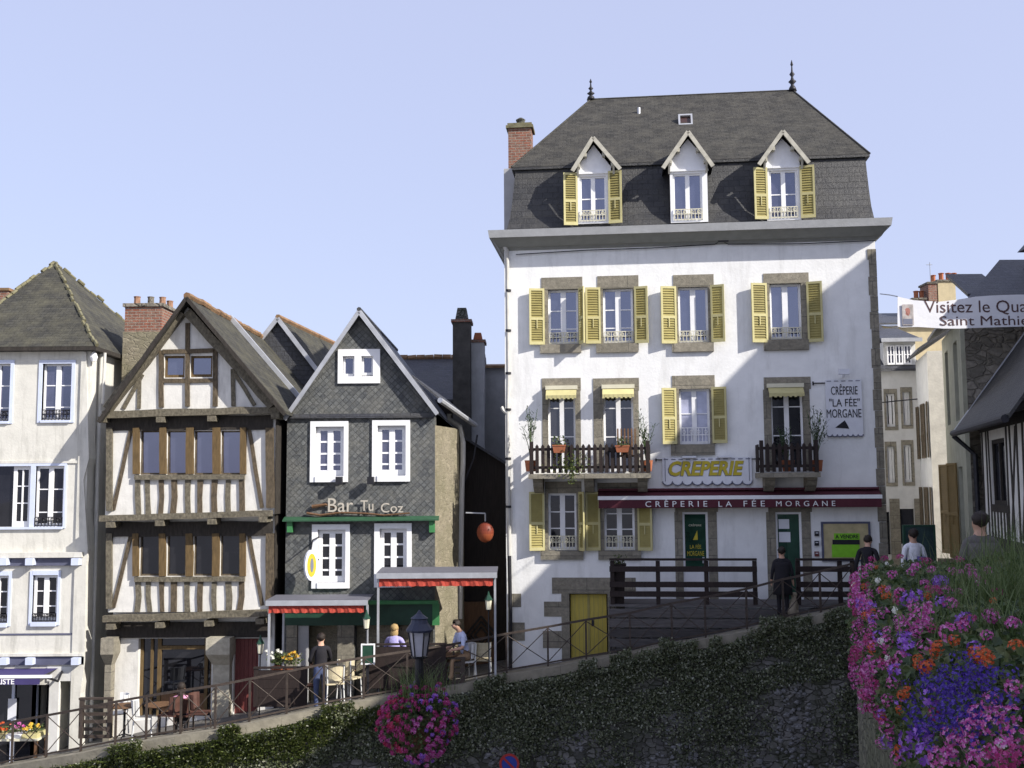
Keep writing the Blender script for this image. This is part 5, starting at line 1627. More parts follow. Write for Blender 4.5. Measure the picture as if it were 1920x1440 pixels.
# house turning the corner, with a sunlit slate-hung end
F = seg_fac(13.33, 35.0, 12.6, 32.1, -3.2)
t = F.thing('corner_house', 'pale house with shutters and a sunlit slate-hung end wall in the side street', 'house')
zt = 7.2
hs = []
for (a, b, lo, hi) in ((.45, 1.05, 4.2, 5.9), (1.85, 2.45, 4.2, 5.9), (.45, 1.05, 1.3, 3.3), (1.85, 2.45, 1.3, 3.3), (1.0, 2.0, -.3, 1.0)):
    hs.append((a, b, lo - .2, hi - .2, .18))
w = wall([(0, -.6), (F.len, -.6), (F.len, zt), (0, zt)], hs, 0, 6)
w.build('wall', PALE, t)
for r in hs:
    casement(t, r[:4], .1, WPAINT, GL_DARK, bars=(.5,), fw=.06, mid=.08)
for r in hs[:4]:
    shutter(t, r[0], r[2], r[3], .34, -1, 5, d=-.02, fm=TIMB, lm=TIMB); shutter(t, r[1], r[2], r[3], .34, 1, 5, d=-.02, fm=TIMB, lm=TIMB)
MB().box(F.len, F.len + .04, -.02, 6, -.6, zt).build('slate_hung_end', plain('whitewashed_slate', (0.6, 0.57, 0.5), .8, .12, 3, .4, dirt=(.36, .34, .3), dirt_amt=.6, dirt_scale=(1, 1, 1)), t)
MB().slab([(-.1, -.3, zt), (F.len + .2, -.3, zt), (F.len + .2, 3, zt + 2.2), (-.1, 3, zt + 2.2)], (0, 0, .08)).slab([(-.1, 6.3, zt), (F.len + .2, 6.3, zt), (F.len + .2, 3, zt + 2.2), (-.1, 3, zt + 2.2)], (0, 0, .08)).build('roof', ROOFB, t)
OCHP = plain('ochre_shutter_paint', (0.22, 0.15, 0.055), .6, .15, 4, .1)
# grey-green house with a yellow shutter
F = seg_fac(11.5, 28.3, 10.35, 24.4, -3.1)
t = F.thing('shuttered_house', 'narrow greenish rendered house with one tall ochre shutter, next to the stone house', 'house')
zt = 6.9
hs = [(.6, 1.3, 4.6, 6.5, .15), (2.5, 3.3, 4.6, 6.5, .15), (.6, 1.3, 1.4, 3.5, .15), (2.5, 3.3, 1.4, 3.5, .15), (.5, 1.4, -.4, .9, .15), (2.2, 3.5, -.4, .9, .15)]
wall([(0, -.6), (F.len, -.6), (F.len, zt), (0, zt)], hs, 0, 6).build('wall', plain('greenish_render', (0.36, 0.36, 0.28), .9, .12, 3, .2, dirt=(.2, .2, .15), dirt_amt=.6), t)
for r in hs:
    casement(t, r[:4], .1, TIMB, GL_DARK, bars=(.5,), fw=.06, mid=.08)
for r in (hs[3], hs[2]):
    shutter(t, r[0], r[2] - .1, r[3] + .1, .5, -1, 20, fm=OCHP, lm=OCHP)
mb = MB().box(0, F.len, -.35, -.001, .95, 1.15)
mb.build('timber_ledge', TIMB, t)
MB().slab([(-.1, -.35, zt), (F.len + .1, -.35, zt), (F.len + .1, 2.5, zt + 1.6), (-.1, 2.5, zt + 1.6)], (0, 0, .08)).slab([(-.1, 5.5, zt), (F.len + .1, 5.5, zt), (F.len + .1, 2.5, zt + 1.6), (-.1, 2.5, zt + 1.6)], (0, 0, .08)).build('roof', ROOFB, t)
# stone house with hipped slate roof
F = Fac(1860, 22.4, 0.0, -3.0)
t = F.thing('stone_house', 'grey rubble stone house with big dark slate roof behind the low half-timbered house', 'house')
ua = F.p(1812, 700)[0]
zt = F.p(1860, 578)[1]
fp = [(ua, 0), (ua + 7, 0), (ua + 7, 4), (ua + 2.2, 4)]
MB().hexa([(a, b, -.5) for a, b in fp], [(a, b, zt) for a, b in fp]).build('wall', RUBG, t)
zr = F.p(1880, 487, 2.0)[1]
xr = F.p(1874, 487, 2.0)[0]
a0, b0, c0, d0 = (ua - .15, -.2, zt), (ua + 7.2, -.2, zt), (ua + 7.2, 4.2, zt), (ua + 2.1, 4.2, zt)
MB().quad(a0, b0, (ua + 7.2, 2.0, zr), (xr, 2.0, zr)).quad(d0, a0, (xr, 2.0, zr)).quad(c0, d0, (xr, 2.0, zr), (ua + 7.2, 2.0, zr)).quad(b0, c0, (ua + 7.2, 2.0, zr)).build('roof', ROOFB, t)
q = F.rect(1800, 506, 1850, 562, 3.0)
MB().slab([(q[0], 2.6, q[2]), (q[1] + .3, 2.6, q[2]), (q[1] + .3, 3.9, q[3]), (q[0] + .05, 3.9, q[3])], (0, 0, .08)).box(q[0] + .25, q[1] + .3, 2.9, 3.7, zt - .3, q[2]).build('rear_roof', ROOFB, t)
# chimneys further down the street stand on a far house
F = Fac(1745, 42.0, 0.0, -3.0)
t = F.thing('far_house', 'distant house with ochre gable and clustered brick chimneys above the banner', 'house')
q = F.rect(1640, 610, 1800, 900)
MB().box(q[0], q[1], 0, 6, -.5, q[3]).build('wall', OCHRE, t)
MB().slab([(q[0], -.2, q[3]), (q[1], -.2, q[3]), (q[1], 3, q[3] + .9), (q[0], 3, q[3] + .9)], (0, 0, .08)).build('roof', ROOFB, t)
for (x0, x1, yt, pots) in ((1742, 1758, 532, (1750,)), (1760, 1793, 528, (1765, 1778, 1789)), (1713, 1736, 562, (1718, 1728))):
    r = F.rect(x0, yt, x1, 610, 1.5)
    c = MB().box(r[0], r[1], 1.5, 2.4, r[2] - 1, r[3]).build('chimney', BRICK if x0 < 1760 else OCHRE, t)
    MB().box(r[0] - .05, r[1] + .05, 1.45, 2.45, r[3], r[3] + .08).build('cap', RUBG, c)
    for p_ in pots:
        uu = F.p(p_, yt, 1.9)[0]
        MB().lathe((uu, 1.9, r[3] + .08), [(.13, 0), (.1, .1), (.1, .3), (.13, .34), (.08, .36)], 8).build('chimney_pot', TERRA, c)
uu, zz = F.p(1745, 532, 1.6)
MB().tube([(uu, 1.6, zz), (uu, 1.6, zz + .9)], .015, 4).tube([(uu - .15, 1.6, zz + .8), (uu + .1, 1.6, zz + .8)], .012, 4).build('aerial', ZINC, t)
# low half-timbered house on the right
F = seg_fac(9.7, 22.1, 8.5, 17.2, -2.9)
t = F.thing('timbered_house', 'low half-timbered house with steep slate roof at the right edge', 'house')
zt = 4.1
zj = 1.7
wall([(0, zj), (F.len, zj), (F.len, zt), (0, zt)], [(.9, 2.3, zj + .75, zt - .35, .12)], 0, 5).build('upper_wall', INFILL, t)
wall([(0, -.6), (F.len, -.6), (F.len, zj - .001), (0, zj - .001)], [(1.2, 2.0, -.6, 1.3, .3), (2.9, 4.2, -.1, 1.2, .2)], .35, 4.6).build('ground_floor_wall', RUBD, t)
MB().box(1.2, 2.0, .5, .56, -.6, 1.3).build('door', TIMD, t)
MB().box(2.9, 4.2, .5, .56, -.1, 1.2).build('shop_opening', GL_DARK, t)
casement(t, (.9, 2.3, zj + .75, zt - .35), .04, TIMD, GL_DARK, bars=(), fw=.08, mid=.1)
def tb(a, b, w, out=.04, name='stud', m=TIMD):
    out = out * .3
    MB().bar((a[0], -out / 2, a[1]), (b[0], -out / 2, b[1]), w, out + random.uniform(0, .004)).build(name, m, t)
for x in (.08, .5, .82, 2.4, 2.85, 3.3, 3.75, 4.2, 4.65):
    tb((x, zj + .12), (x + random.uniform(-.12, .12), zt - .1), .11)
for x in (1.1, 1.4, 1.7, 2.0, 2.25):
    tb((x, zj + .12), (x, zj + .66), .11)
tb((.8, zj + .72), (2.5, zj + .72), .14, .07, 'sill_rail')
tb((2.6, zj + .2), (3.3, zt - .2), .12, .035, 'brace')
tb((4.2, zt - .2), (3.5, zj + .2), .12, .035, 'brace')
tb((0, zj + .05), (F.len, zj + .05), .22, .12, 'jetty_beam')
tb((0, zt - .06), (F.len, zt - .06), .2, .08, 'top_plate')
MB().slab([(-.25, -.45, zt - .15), (F.len + .1, -.45, zt - .15), (F.len + .1, 2.0, zt + 3.2), (-.25, 2.0, zt + 3.2)], (0, 0, .09)).slab([(-.25, 4.6, zt - .15), (F.len + .1, 4.6, zt - .15), (F.len + .1, 2.0, zt + 3.2), (-.25, 2.0, zt + 3.2)], (0, 0, .09)).build('roof', ROOFD, t)
for q in (.03, F.len - .12):
    MB().hexa([(q, 0, zt), (q, 4.4, zt), (q, 2.0, zt + 3.0)], [(q + .09, 0, zt), (q + .09, 4.4, zt), (q + .09, 2.0, zt + 3.0)]).build('gable_wall', INFILL, t)
MB().bar((-.29, -.45, zt - .1), (-.29, 2.0, zt + 3.28), .14, .06).build('verge_board', ZINC, t)
MB().tube([(-.2, -.5, zt - .15), (F.len, -.5, zt - .15)], .07, 8).tube([(-.2, -.5, zt - .2), (-.15, -.1, zt - .6), (-.1, -.1, 0)], .05, 8).build('gutter', IRON, t)

# tall houses of the same street, to the right of the picture: they shade its lower part
SH = []
def row_house(label, x0, x1, y0, y1, zb, ze, zr, axis, m):
    t = thing('street_house', label, 'house', ((x0 + x1) / 2, (y0 + y1) / 2, zb))
    cx, cy = (x0 + x1) / 2, (y0 + y1) / 2
    a, b = x1 - cx, y1 - cy
    h = ze - zb; rr = zr - zb
    MB().box(-a, a, -b, b, -1, h).build('wall', m, t)
    if axis == 'y':      # ridge along y
        ga = [(-a - .2, h - .1), (0, rr), (a + .2, h - .1)]
        mb = MB().prism(ga, -b - .2, b + .2)
    else:
        mb = MB().hexa([(-a - .2, -b - .2, h - .1), (-a - .2, b + .2, h - .1), (a + .2, b + .2, h - .1), (a + .2, -b - .2, h - .1)],
                       [(-a - .2, -.01, rr), (-a - .2, .01, rr), (a + .2, .01, rr), (a + .2, -.01, rr)])
    mb.build('roof', ROOFB, t)
    return t
# ================================================================== GROUND, RETAINING WALL, RAILING
COP = [(-160, 1478, 24.9), (-60, 1458, 24.7), (0, 1437, 24.5), (70, 1425, 24.2), (141, 1413, 23.9), (204, 1400, 23.7), (267, 1389, 23.6), (330, 1379, 23.5), (394, 1370, 23.5), (464, 1356, 23.6), (530, 1342, 23.8), (600, 1327, 24.0),
       (713, 1307, 24.5), (790, 1295, 24.9), (854, 1284, 25.2), (955, 1263, 25.5), (1051, 1247, 25.5), (1099, 1238, 25.4), (1183, 1225, 25.3), (1225, 1214, 25.2), (1324, 1197, 25.0), (1408, 1180, 24.8), (1478, 1162, 24.6), (1549, 1148, 24.4), (1600, 1136, 24.2), (1650, 1128, 24.0)]
CP = [at(*q) for q in COP]
def cop_at(px):
    for (a, b), (qa, qb) in zip(zip(CP[:-1], CP[1:]), zip(COP[:-1], COP[1:])):
        if qa[0] <= px <= qb[0]:
            return a.lerp(b, (px - qa[0]) / (qb[0] - qa[0]))
    return CP[-1] if px > 1000 else CP[0]
def ground_z(x):
    """street level behind the retaining wall as a function of x"""
    for a, b in zip(CP[:-1], CP[1:]):
        if a.x <= x <= b.x:
            return a.z + (b.z - a.z) * (x - a.x) / (b.x - a.x) - 0.16
    return (CP[0].z if x < CP[0].x else CP[-1].z) - 0.16

GROUND_Z = -9.2
g = MB().quad((-900, -900, GROUND_Z), (900, -900, GROUND_Z), (900, 900, GROUND_Z), (-900, 900, GROUND_Z)).build('ground', ASPH)
g['kind'] = 'structure'
mb = MB()
xs = [p for p in CP]
ys = [0.2, 1.2, 2.5, 4.0, 9.0, 20.0]
rows = []
pl = [Vector((CP[0].x - 20, CP[0].y, CP[0].z - 1.0))] + CP
for p in pl:
    rows.append([(p.x, p.y + q, p.z - 0.16 - 0.05 * min(q, 3)) for q in ys])
for i in range(len(rows) - 1):
    for j in range(len(ys) - 1):
        mb.quad(rows[i][j], rows[i + 1][j], rows[i + 1][j + 1], rows[i][j + 1])
o = mb.build('street', PAVE); o['kind'] = 'structure'
# upper street to the right, sloping up towards the viewer
LINE = [(0.6, -6.0), (1.25, 2.0), (2.62, 8.3), (8.15, 24.2), (8.2, 60.0)]
def up_z(y):
    return -1.7 - max(0, min(y, 24)) * 0.047
mb = MB()
prev = None
for i, (x, y) in enumerate(LINE):
    cur = [(x + 0.02 + q, y, up_z(y) - (0.0 if y < 30 else .1)) for q in (0, 2, 6, 12, 60)]
    if prev:
        for j in range(4):
            mb.quad(prev[j], prev[j + 1], cur[j + 1], cur[j])
    prev = cur
o = mb.build('pavement', PAVE); o['kind'] = 'structure'

# retaining wall with coping
rw = tag(bpy.data.objects.new('retaining_wall', None), 'dark rubble retaining wall overgrown with ivy below the sloping street', 'wall')
rw.location = (CP[14].x, CP[14].y, GROUND_Z)
col.objects.link(rw)
W0 = Vector(rw.location)
mb = MB()
def wall_face(p, nrm, t):
    """point of the wall face t metres below the coping, slightly battered and rough"""
    q = p + Vector((0, -0.06 * t - 0.02, -t))
    return q + Vector((0, -1, 0)) * (0.10 * mnoise.noise(q * 1.2) + 0.05 * mnoise.noise(q * 4.0))
dense = []
for a, b in zip(CP[:-1], CP[1:]):
    k = max(1, int((b - a).length / 0.25))
    for i in range(k):
        dense.append(a.lerp(b, i / k))
dense.append(CP[-1])
ts = [0.16 + 0.28 * i for i in range(19)]
g_ = [[wall_face(p, None, t) for t in ts] for p in dense]
for i in range(len(dense) - 1):
    for j in range(len(ts) - 1):
        mb.quad(*[tuple(v - W0) for v in (g_[i][j + 1], g_[i + 1][j + 1], g_[i + 1][j], g_[i][j])])
mb.build('stone_face', RUBD, rw)
mb = MB()
for i, (a, b) in enumerate(zip(CP[:-1], CP[1:])):
    f = Vector((0, -0.10, 0)); bk = Vector((0, 0.32, 0)); dn = Vector((0, 0, -0.2))
    gap = (b - a) * 0.004
    lo = [a + f + dn, b - gap + f + dn, b - gap + bk + dn, a + bk + dn]
    hi = [a + f, b - gap + f, b - gap + bk, a + bk]
    mb.hexa([v - W0 for v in lo], [v - W0 for v in hi])
mb.build('coping', COPE, rw)

# ivy
random.seed(5)
pts, pg = [], []
n_try = 190000
wx0, wx1 = CP[2].x - 1, CP[-1].x
def coplerp(x):
    for a, b in zip(CP[:-1], CP[1:]):
        if a.x <= x <= b.x:
            return a.lerp(b, (x - a.x) / (b.x - a.x))
    return CP[0] if x < CP[0].x else CP[-1]
for _ in range(n_try):
    x = random.uniform(wx0, wx1)
    c = coplerp(x)
    t = random.random() ** 1.3 * 4.6
    q = Vector((x, 0, t))
    n1 = mnoise.noise(q * 0.55 + Vector((3, 0, 0))) + 0.5 * mnoise.noise(q * 1.7)
    band = 1.45 + 0.8 * mnoise.noise(Vector((x * 0.4, 7, 0)))
    dens = 1.0 if t < band else max(0.0, 0.34 + 1.1 * n1 - 0.20 * (t - band))
    if x < -8.2:
        dens *= 0.55 + 0.6 * n1
    thick = 0.10 + 0.28 * max(0, n1 + 0.25) * math.exp(-t * 0.4)
    over = 0.28 * max(0.0, mnoise.noise(Vector((x * 0.8, 2, 5))) + (0.12 if x > 1.5 else -0.2))
    tt = t - over - 0.02 if t < 0.9 else t
    if t < 0.22 and mnoise.noise(Vector((x * 0.9, 9, 1))) < (0.22 if x < 1.5 else 0.0):
        continue
    if random.random() < dens:
        p = wall_face(c, None, tt) + Vector((0, -random.random() * thick - 0.10 * (tt < .3), random.gauss(0, .03)))
        (pg if (x < -2.0 and t < 1.0 + 0.6 * n1 and random.random() < (0.75 if x < -4 else .4)) else pts).append(p)
o = leaf_cloud(pts, 0.029, 0.7, (0, -0.8, 0.5), 0.9).build('ivy', IVY)
tag(o, 'dark ivy covering the rubble retaining wall', 'ivy', kind='stuff')
mb = MB()
for p in pg:
    d = Vector((random.gauss(0, .4), -random.uniform(.2, .9), random.uniform(.1, 1.2))).normalized()
    s = d.cross(Vector((random.random(), 0.3, random.random()))).normalized() * 0.016
    L = random.uniform(.07, .15)
    mb.add([p - s, p + s, p + d * L * .6 + s * .6, p + d * L - Vector((0, 0, .03)), p + d * L * .6 - s * .6], [(0, 1, 2, 3, 4)])
o = mb.build('wall_grass', GRASSL)
tag(o, 'yellow green grass and weeds on the left top of the retaining wall', 'grass', kind='stuff')
# pale flowers and lichened stones showing on the lower wall
mb = MB()
for _ in range(2600):
    x = random.uniform(-4, 7.6); t = random.uniform(1.2, 4.4)
    q = Vector((x, 0, t))
    if mnoise.noise(q * 0.9) < -0.02 + 0.14 * (2.2 - t):
        continue
    p = wall_face(coplerp(x), None, t)
    r = random.uniform(.012, .05) * (1.5 if random.random() < .12 else 1)
    mb.ball(p + Vector((0, -0.02, 0)), (r * random.uniform(.8, 1.5), r * .6, r * random.uniform(.7, 1)), 6, 4, .5)
mb.v = [tuple(Vector(v) - W0) for v in mb.v]
o = mb.build('projecting_stones', plain('lichened_stone', (0.17, 0.168, 0.17), .95, .5, 9, .5), rw)
o['kind'] = 'stuff'

# rampart under the flower trough
mb = MB()
for (xa, ya), (xb, yb) in zip(LINE[:-2], LINE[1:-1]):
    za = -1.02 if ya < 8 else -1.02
    zb2 = -1.02 if yb < 9 else -2.6
    mb.hexa([(xa - .05, ya, GROUND_Z), (xb - .05, yb, GROUND_Z), (xb + .09, yb, GROUND_Z), (xa + .09, ya, GROUND_Z)],
            [(xa - .01, ya, za), (xb - .01, yb, zb2), (xb + .09, yb, zb2), (xa + .09, ya, za)])
o = mb.build('rampart', rubble('rampart_stone', (0.15, 0.145, 0.105), (0.09, 0.09, 0.065), (0.10, 0.095, 0.075), 9, moss=(.06, .07, .03), mam=.6))
tag(o, 'rough stone rampart carrying the flower trough at the right', 'wall')

# street railing on the coping
PX = [-50, 17, 82, 147, 212, 270, 335, 400, 465, 535, 605, 680, 762, 850, 950, 1028, 1100, 1183, 1262, 1325, 1403, 1472, 1542, 1605]
rl_ = thing('street_railing', 'brown iron railing with crossed bars along the wall top', 'railing', cop_at(605) + Vector((0, .1, 0)))
L0_ = Vector(rl_.location)
HP = 0.90
bs = [cop_at(x) + Vector((0, 0.12, 0)) - L0_ for x in PX]
up = Vector((0, 0, 1))
for b in bs:
    MB().box(b.x - .022, b.x + .022, b.y - .022, b.y + .022, b.z - .05, b.z + HP).build('post', RUST, rl_)
for i, (a, b) in enumerate(zip(bs[:-1], bs[1:])):
    MB().bar(a + up * (HP + .012), b + up * (HP + .012), .05, .03).build('top_rail', RUST, rl_)
    MB().bar(a + up * .08, b + up * .08, .035, .025).build('bottom_rail', RUST, rl_)
    MB().tube([a + up * .1, b + up * (HP - .02)], .011, 5).build('cross_bar', RUST, rl_)
    MB().tube([a + up * (HP - .02) + Vector((0, .024, 0)), b + up * .1 + Vector((0, .024, 0))], .011, 5).build('cross_bar', RUST, rl_)

# ================================================================== CREPERIE DECK
dF = -1.45
dk, M = C.thing_at('wooden_deck', 'dark wooden deck of planks with railings along the white house', 'deck', C.p(1380, 1135, dF)[0], dF, C.p(1380, 1225, dF)[1])
zf = C.p(1300, 1134, dF)[1]
ua, ub = C.p(1142, 1140, dF)[0], C.p(1640, 1140, dF)[0]
MB(M).box(ua, ub, dF + .02, -.12, zf - .05, zf).build('floor', DECKW, dk)
zz = zf - .06
k = 0
while zz > -0.4:
    h = 0.235
    x = ua
    while x < ub:
        x2 = min(ub, x + random.uniform(2.2, 3.6))
        MB(M).box(x, x2 - .008, dF - .02 - .01 * (k % 2), dF + .02, zz - h, zz - .04).build('plank', DECKW, dk)
        x = x2
    zz -= h; k += 1
MB(M).box(ua + .001, ua + .03, dF + .021, -.15, -.4, zf - .06).build('end_board', DECKW, dk)
def deck_rail(x0, x1, posts):
    a, b = C.p(x0, 1090, dF)[0], C.p(x1, 1090, dF)[0]
    for y, h in ((1049, 4), (1067, 10), (1096, 10), (1114, 10)):
        z = C.p((x0 + x1) / 2, y, dF)[1]
        hh = h / FOC * 26
        MB(M).box(a, b, dF - .03, dF + (.01 if h > 5 else .06), z - hh / 2, z + hh / 2).build('rail', PICK, dk)
    for p_ in posts:
        u = C.p(p_, 1090, dF)[0]
        MB(M).box(u - .05, u + .05, dF + .012, dF + .1, zf, C.p(p_, 1052, dF)[1]).build('post', PICK, dk)
deck_rail(1143, 1420, (1148, 1234, 1325, 1416))
deck_rail(1493, 1602, (1497, 1576, 1600))
# planter at the left end of the deck
u = C.p(1160, 1100, dF)[0]
t, M2 = C.thing_at('corner_planter', 'tall dark wooden planter with a low shrub at the left end of the deck', 'planter', u, dF + .3, zf)
zt = C.p(1160, 1062, dF)[1] - zf
MB().hexa(rectring(-.12, .12, -.14, .14, 0), rectring(-.17, .17, -.18, .18, zt)).box(-.19, .19, -.2, .2, zt, zt + .04).build('tub', PICK, t)
leaf_cloud([Vector((random.gauss(0, .09), random.gauss(0, .09), zt + .05 + random.random() ** 2 * .2)) for _ in range(120)], .03).build('foliage', LEAF, t)

# ================================================================== BANNER
BF = Fac(1800, 21.6, 0, 0)
bt = [(1683, 556), (1715, 563), (1760, 566), (1800, 561), (1830, 556), (1880, 553), (1925, 552), (1990, 553)]
bb = [(1685, 614), (1722, 613), (1770, 616), (1800, 616), (1850, 614), (1885, 613), (1930, 612), (1990, 612)]
P0 = BF.p(1683, 614)
t, M = BF.thing_at('street_banner', 'white cloth banner Visitez le Quartier Saint Mathieu strung across the street', 'banner', P0[0], 0, P0[1])
t.location.z = P0[1]
mb = MB(M)
n = 40
def interp(pl, x):
    for a, b in zip(pl[:-1], pl[1:]):
        if a[0] <= x <= b[0]:
            return a[1] + (b[1] - a[1]) * (x - a[0]) / (b[0] - a[0])
    return pl[-1][1]
R_ = 5
V = []
for i in range(n + 1):
    x = 1683 + (1990 - 1683) * i / n
    yt, yb = interp(bt, x), interp(bb, x)
    V.append([(BF.p(x, yt + (yb - yt) * j / R_)[0], 0.003 * math.sin(i * .5 + j * .6), BF.p(x, yt + (yb - yt) * j / R_)[1]) for j in range(R_ + 1)])
for i in range(n):
    for j in range(R_):
        q = [V[i][j + 1], V[i + 1][j + 1], V[i + 1][j], V[i][j]]
        mb.quad(*q); mb.quad(*[(a, b + .006, c) for a, b, c in reversed(q)])
mb.build('cloth', plain('banner_cloth', (.72, .72, .74), .8, .05, 3, .15), t)
INK = plain('banner_ink', (0.09, 0.05, 0.05), .7, .2, 6, 0)
text(t, 'Visitez le Quartier', *BF.rect(1733, 563, 1988, 590), -0.004, INK, bold=0.0, ext=.002, M=M)
text(t, 'Saint Mathieu', *BF.rect(1762, 592, 1944, 610), -0.004, INK, bold=0.0, ext=.002, M=M)
r = BF.rect(1691, 571, 1712, 610)
MB(M).box(r[0], r[1], -.024, -.014, r[2], r[3]).build('picture', plain('faded_print', (.42, .38, .36), .8, .35, 9, 0), t)
r2 = BF.rect(1691, 598, 1712, 610)
MB(M).box(r2[0] + .02, r2[1] - .02, -.028, -.024, r2[2] + .02, r2[3]).build('picture_band', SIGNG, t)
MB(M).ball(((r[0] + r[1]) / 2, -.024, (r[2] + r[3]) / 2 + .06), (.055, .004, .09), 8, 6, .6).build('picture_motif', plain('faded_red', (.36, .16, .13), .8, .3, 9, 0), t)
mb = MB(M).tube([BF.p3(1683, 556, 0), BF.p3(1668, 553, 2.4), BF.p3(1650, 551, 4.9)], .012, 4).tube([BF.p3(1685, 614, 0), BF.p3(1665, 612, 2.6), BF.p3(1650, 610, 4.9)], .01, 4)
mb.build('rope', ZINC, t)

# ================================================================== LAMP AND FLOWER BALL, NO-PARKING SIGN
lp = at(786, 1350, 14.5)
lt = thing('street_lamp', 'dark street lamp with tapered glass lantern and flower ball below', 'lamp', (lp.x, lp.y, GROUND_Z))
def lz(py):
    return at(786, py, 14.5).z - GROUND_Z
MB().lathe((0, 0, 0), [(.16, 0), (.16, .5), (.09, .6), (.06, .9), (.055, lz(1232) - .02), (.08, lz(1232))], 12).build('pole', IRON, lt)
z0, z1 = lz(1230), lz(1184)
mb = MB()
for k in range(6):
    a = k * math.pi / 3
    mb.tube([(.10 * math.cos(a), .10 * math.sin(a), z0), (.148 * math.cos(a), .148 * math.sin(a), z1)], .010, 5)
mb.lathe((0, 0, z0 - .01), [(.10, -.02), (.115, 0.0)], 6)
mb.build('lantern_frame', IRON, lt)
MB().lathe((0, 0, 0), [(.092, z0 + .002), (.138, z1)], 6).build('glass', glass('lamp_glass', (.30, .30, .34), .25), lt)
MB().lathe((0, 0, z1), [(.175, 0), (.18, .025), (.12, .11), (.105, .16), (.12, .175), (.045, .23), (.022, .26), (.01, .28)], 12).build('lantern_roof', plain('lamp_blue', (0.03, 0.035, 0.06), .4, .2, 6, 0), lt, smooth=False)

def petal_head(nfl, R0, pr, npet=5, flat=.75, seed=0):
    """one flower head: florets of separate petals spread over a dome"""
    rnd = random.Random(seed)
    mb = MB()
    for i in range(nfl):
        h = 1 - (i + .5) / nfl * 1.15
        a = i * 2.399 + rnd.random() * .4
        rr = math.sqrt(max(0, 1 - h * h))
        d = Vector((rr * math.cos(a), rr * math.sin(a), h)).normalized()
        c = Vector((d.x * R0, d.y * R0, d.z * R0 * flat)) * rnd.uniform(.9, 1.1)
        n = (d + Vector((rnd.gauss(0, .25), rnd.gauss(0, .25), rnd.gauss(0, .25)))).normalized()
        x = n.cross(Vector((0, 0, 1)) if abs(n.z) < .9 else Vector((1, 0, 0))).normalized(); y = n.cross(x)
        ph = rnd.random() * 6
        for k in range(npet):
            t = ph + k * 2 * math.pi / npet
            u = x * math.cos(t) + y * math.sin(t); v = n.cross(u)
            s = pr * rnd.uniform(.8, 1.2)
            pts = [c, c + u * s * .45 - v * s * .30 + n * s * .12, c + u * s * .9 - v * s * .34 + n * s * .25, c + u * s * 1.08 + n * s * .2, c + u * s * .9 + v * s * .34 + n * s * .25, c + u * s * .45 + v * s * .30 + n * s * .12]
            mb.add(pts, [(0, 1, 2, 3, 4, 5)])
    return mb
random.seed(31)
fb = thing('flower_ball', 'round hanging ball of pink and magenta flowers on the lamp post', 'flower basket', (lp.x, lp.y, lp.z))
MB().lathe((0, 0, -.4), [(.12, 0), (.3, .15), (.36, .4), (.38, .42)], 12).build('basket', WOODB, fb)
pts = []
while len(pts) < 5200:
    d = Vector((random.gauss(0, 1), random.gauss(0, 1), random.gauss(0, 1))).normalized()
    r = .46 * random.uniform(.55, 1.06)
    p = Vector((d.x * r * 1.04, d.y * r * 1.04, d.z * r * .95 - .02))
    pts.append(p)
leaf_cloud(pts, .024, .7).build('foliage', LEAF, fb)
hp = {}
for m, nm in ((PINK, 'pink'), (MAGE, 'magenta'), (VIOL, 'violet'), (CRIM, 'red')):
    hp[nm] = petal_head(7, .032, .026, seed=len(nm)).mesh('blossom'); hp[nm].materials.append(m)
heads = []
for i in range(420):
    h = 1 - 2 * (i + .5) / 420
    a = i * 2.39996
    rr = math.sqrt(1 - h * h)
    d = Vector((rr * math.cos(a), rr * math.sin(a), h))
    if d.y > .35:
        continue
    q = .475 + random.gauss(0, .035) + .09 * mnoise.noise(d * 1.9)
    if random.random() < .22 or mnoise.noise(d * 3) < -.32:
        continue
    kind = 'pink'
    v = random.random()
    if d.x < -.35:
        kind = 'red' if v < .35 else ('magenta' if v < .8 else 'pink')
    elif d.x > .75:
        kind = 'magenta' if v < .7 else 'violet'
    elif d.z > .5:
        kind = 'violet' if v < .4 else 'magenta'
    else:
        kind = 'pink' if v < .62 else ('magenta' if v < .9 else 'violet')
    heads.append((d, Vector((d.x * q * 1.04, d.y * q * 1.04, d.z * q * .95 - .02)), kind))
heads.sort(key=lambda e: e[0].y)
rest = {}
for i, (d, p, kind) in enumerate(heads):
    R3 = d.to_track_quat('Z', 'Y').to_matrix().to_4x4()
    if i < 98:
        o = bpy.data.objects.new('blossom', hp[kind]); col.objects.link(o)
        o.parent = fb
        o.matrix_local = Matrix.Translation(p) @ R3 @ Matrix.Scale(random.uniform(.6, 1.1), 4)
    else:
        rest.setdefault(kind, []).append(Matrix.Translation(p) @ R3 @ Matrix.Scale(random.uniform(.6, 1.0), 4))
mbr, mi = MB(), []
order = list(hp)
for kind, ms in rest.items():
    for m_ in ms:
        me = hp[kind]
        mbr.add([m_ @ v.co for v in me.vertices], [tuple(p.vertices) for p in me.polygons])
        mi += [order.index(kind)] * len(me.polygons)
o = mbr.build('blossoms', hp[order[0]].materials[0], fb); o['kind'] = 'stuff'
for k in order[1:]:
    o.data.materials.append(hp[k].materials[0])
o.data.polygons.foreach_set('material_index', mi)
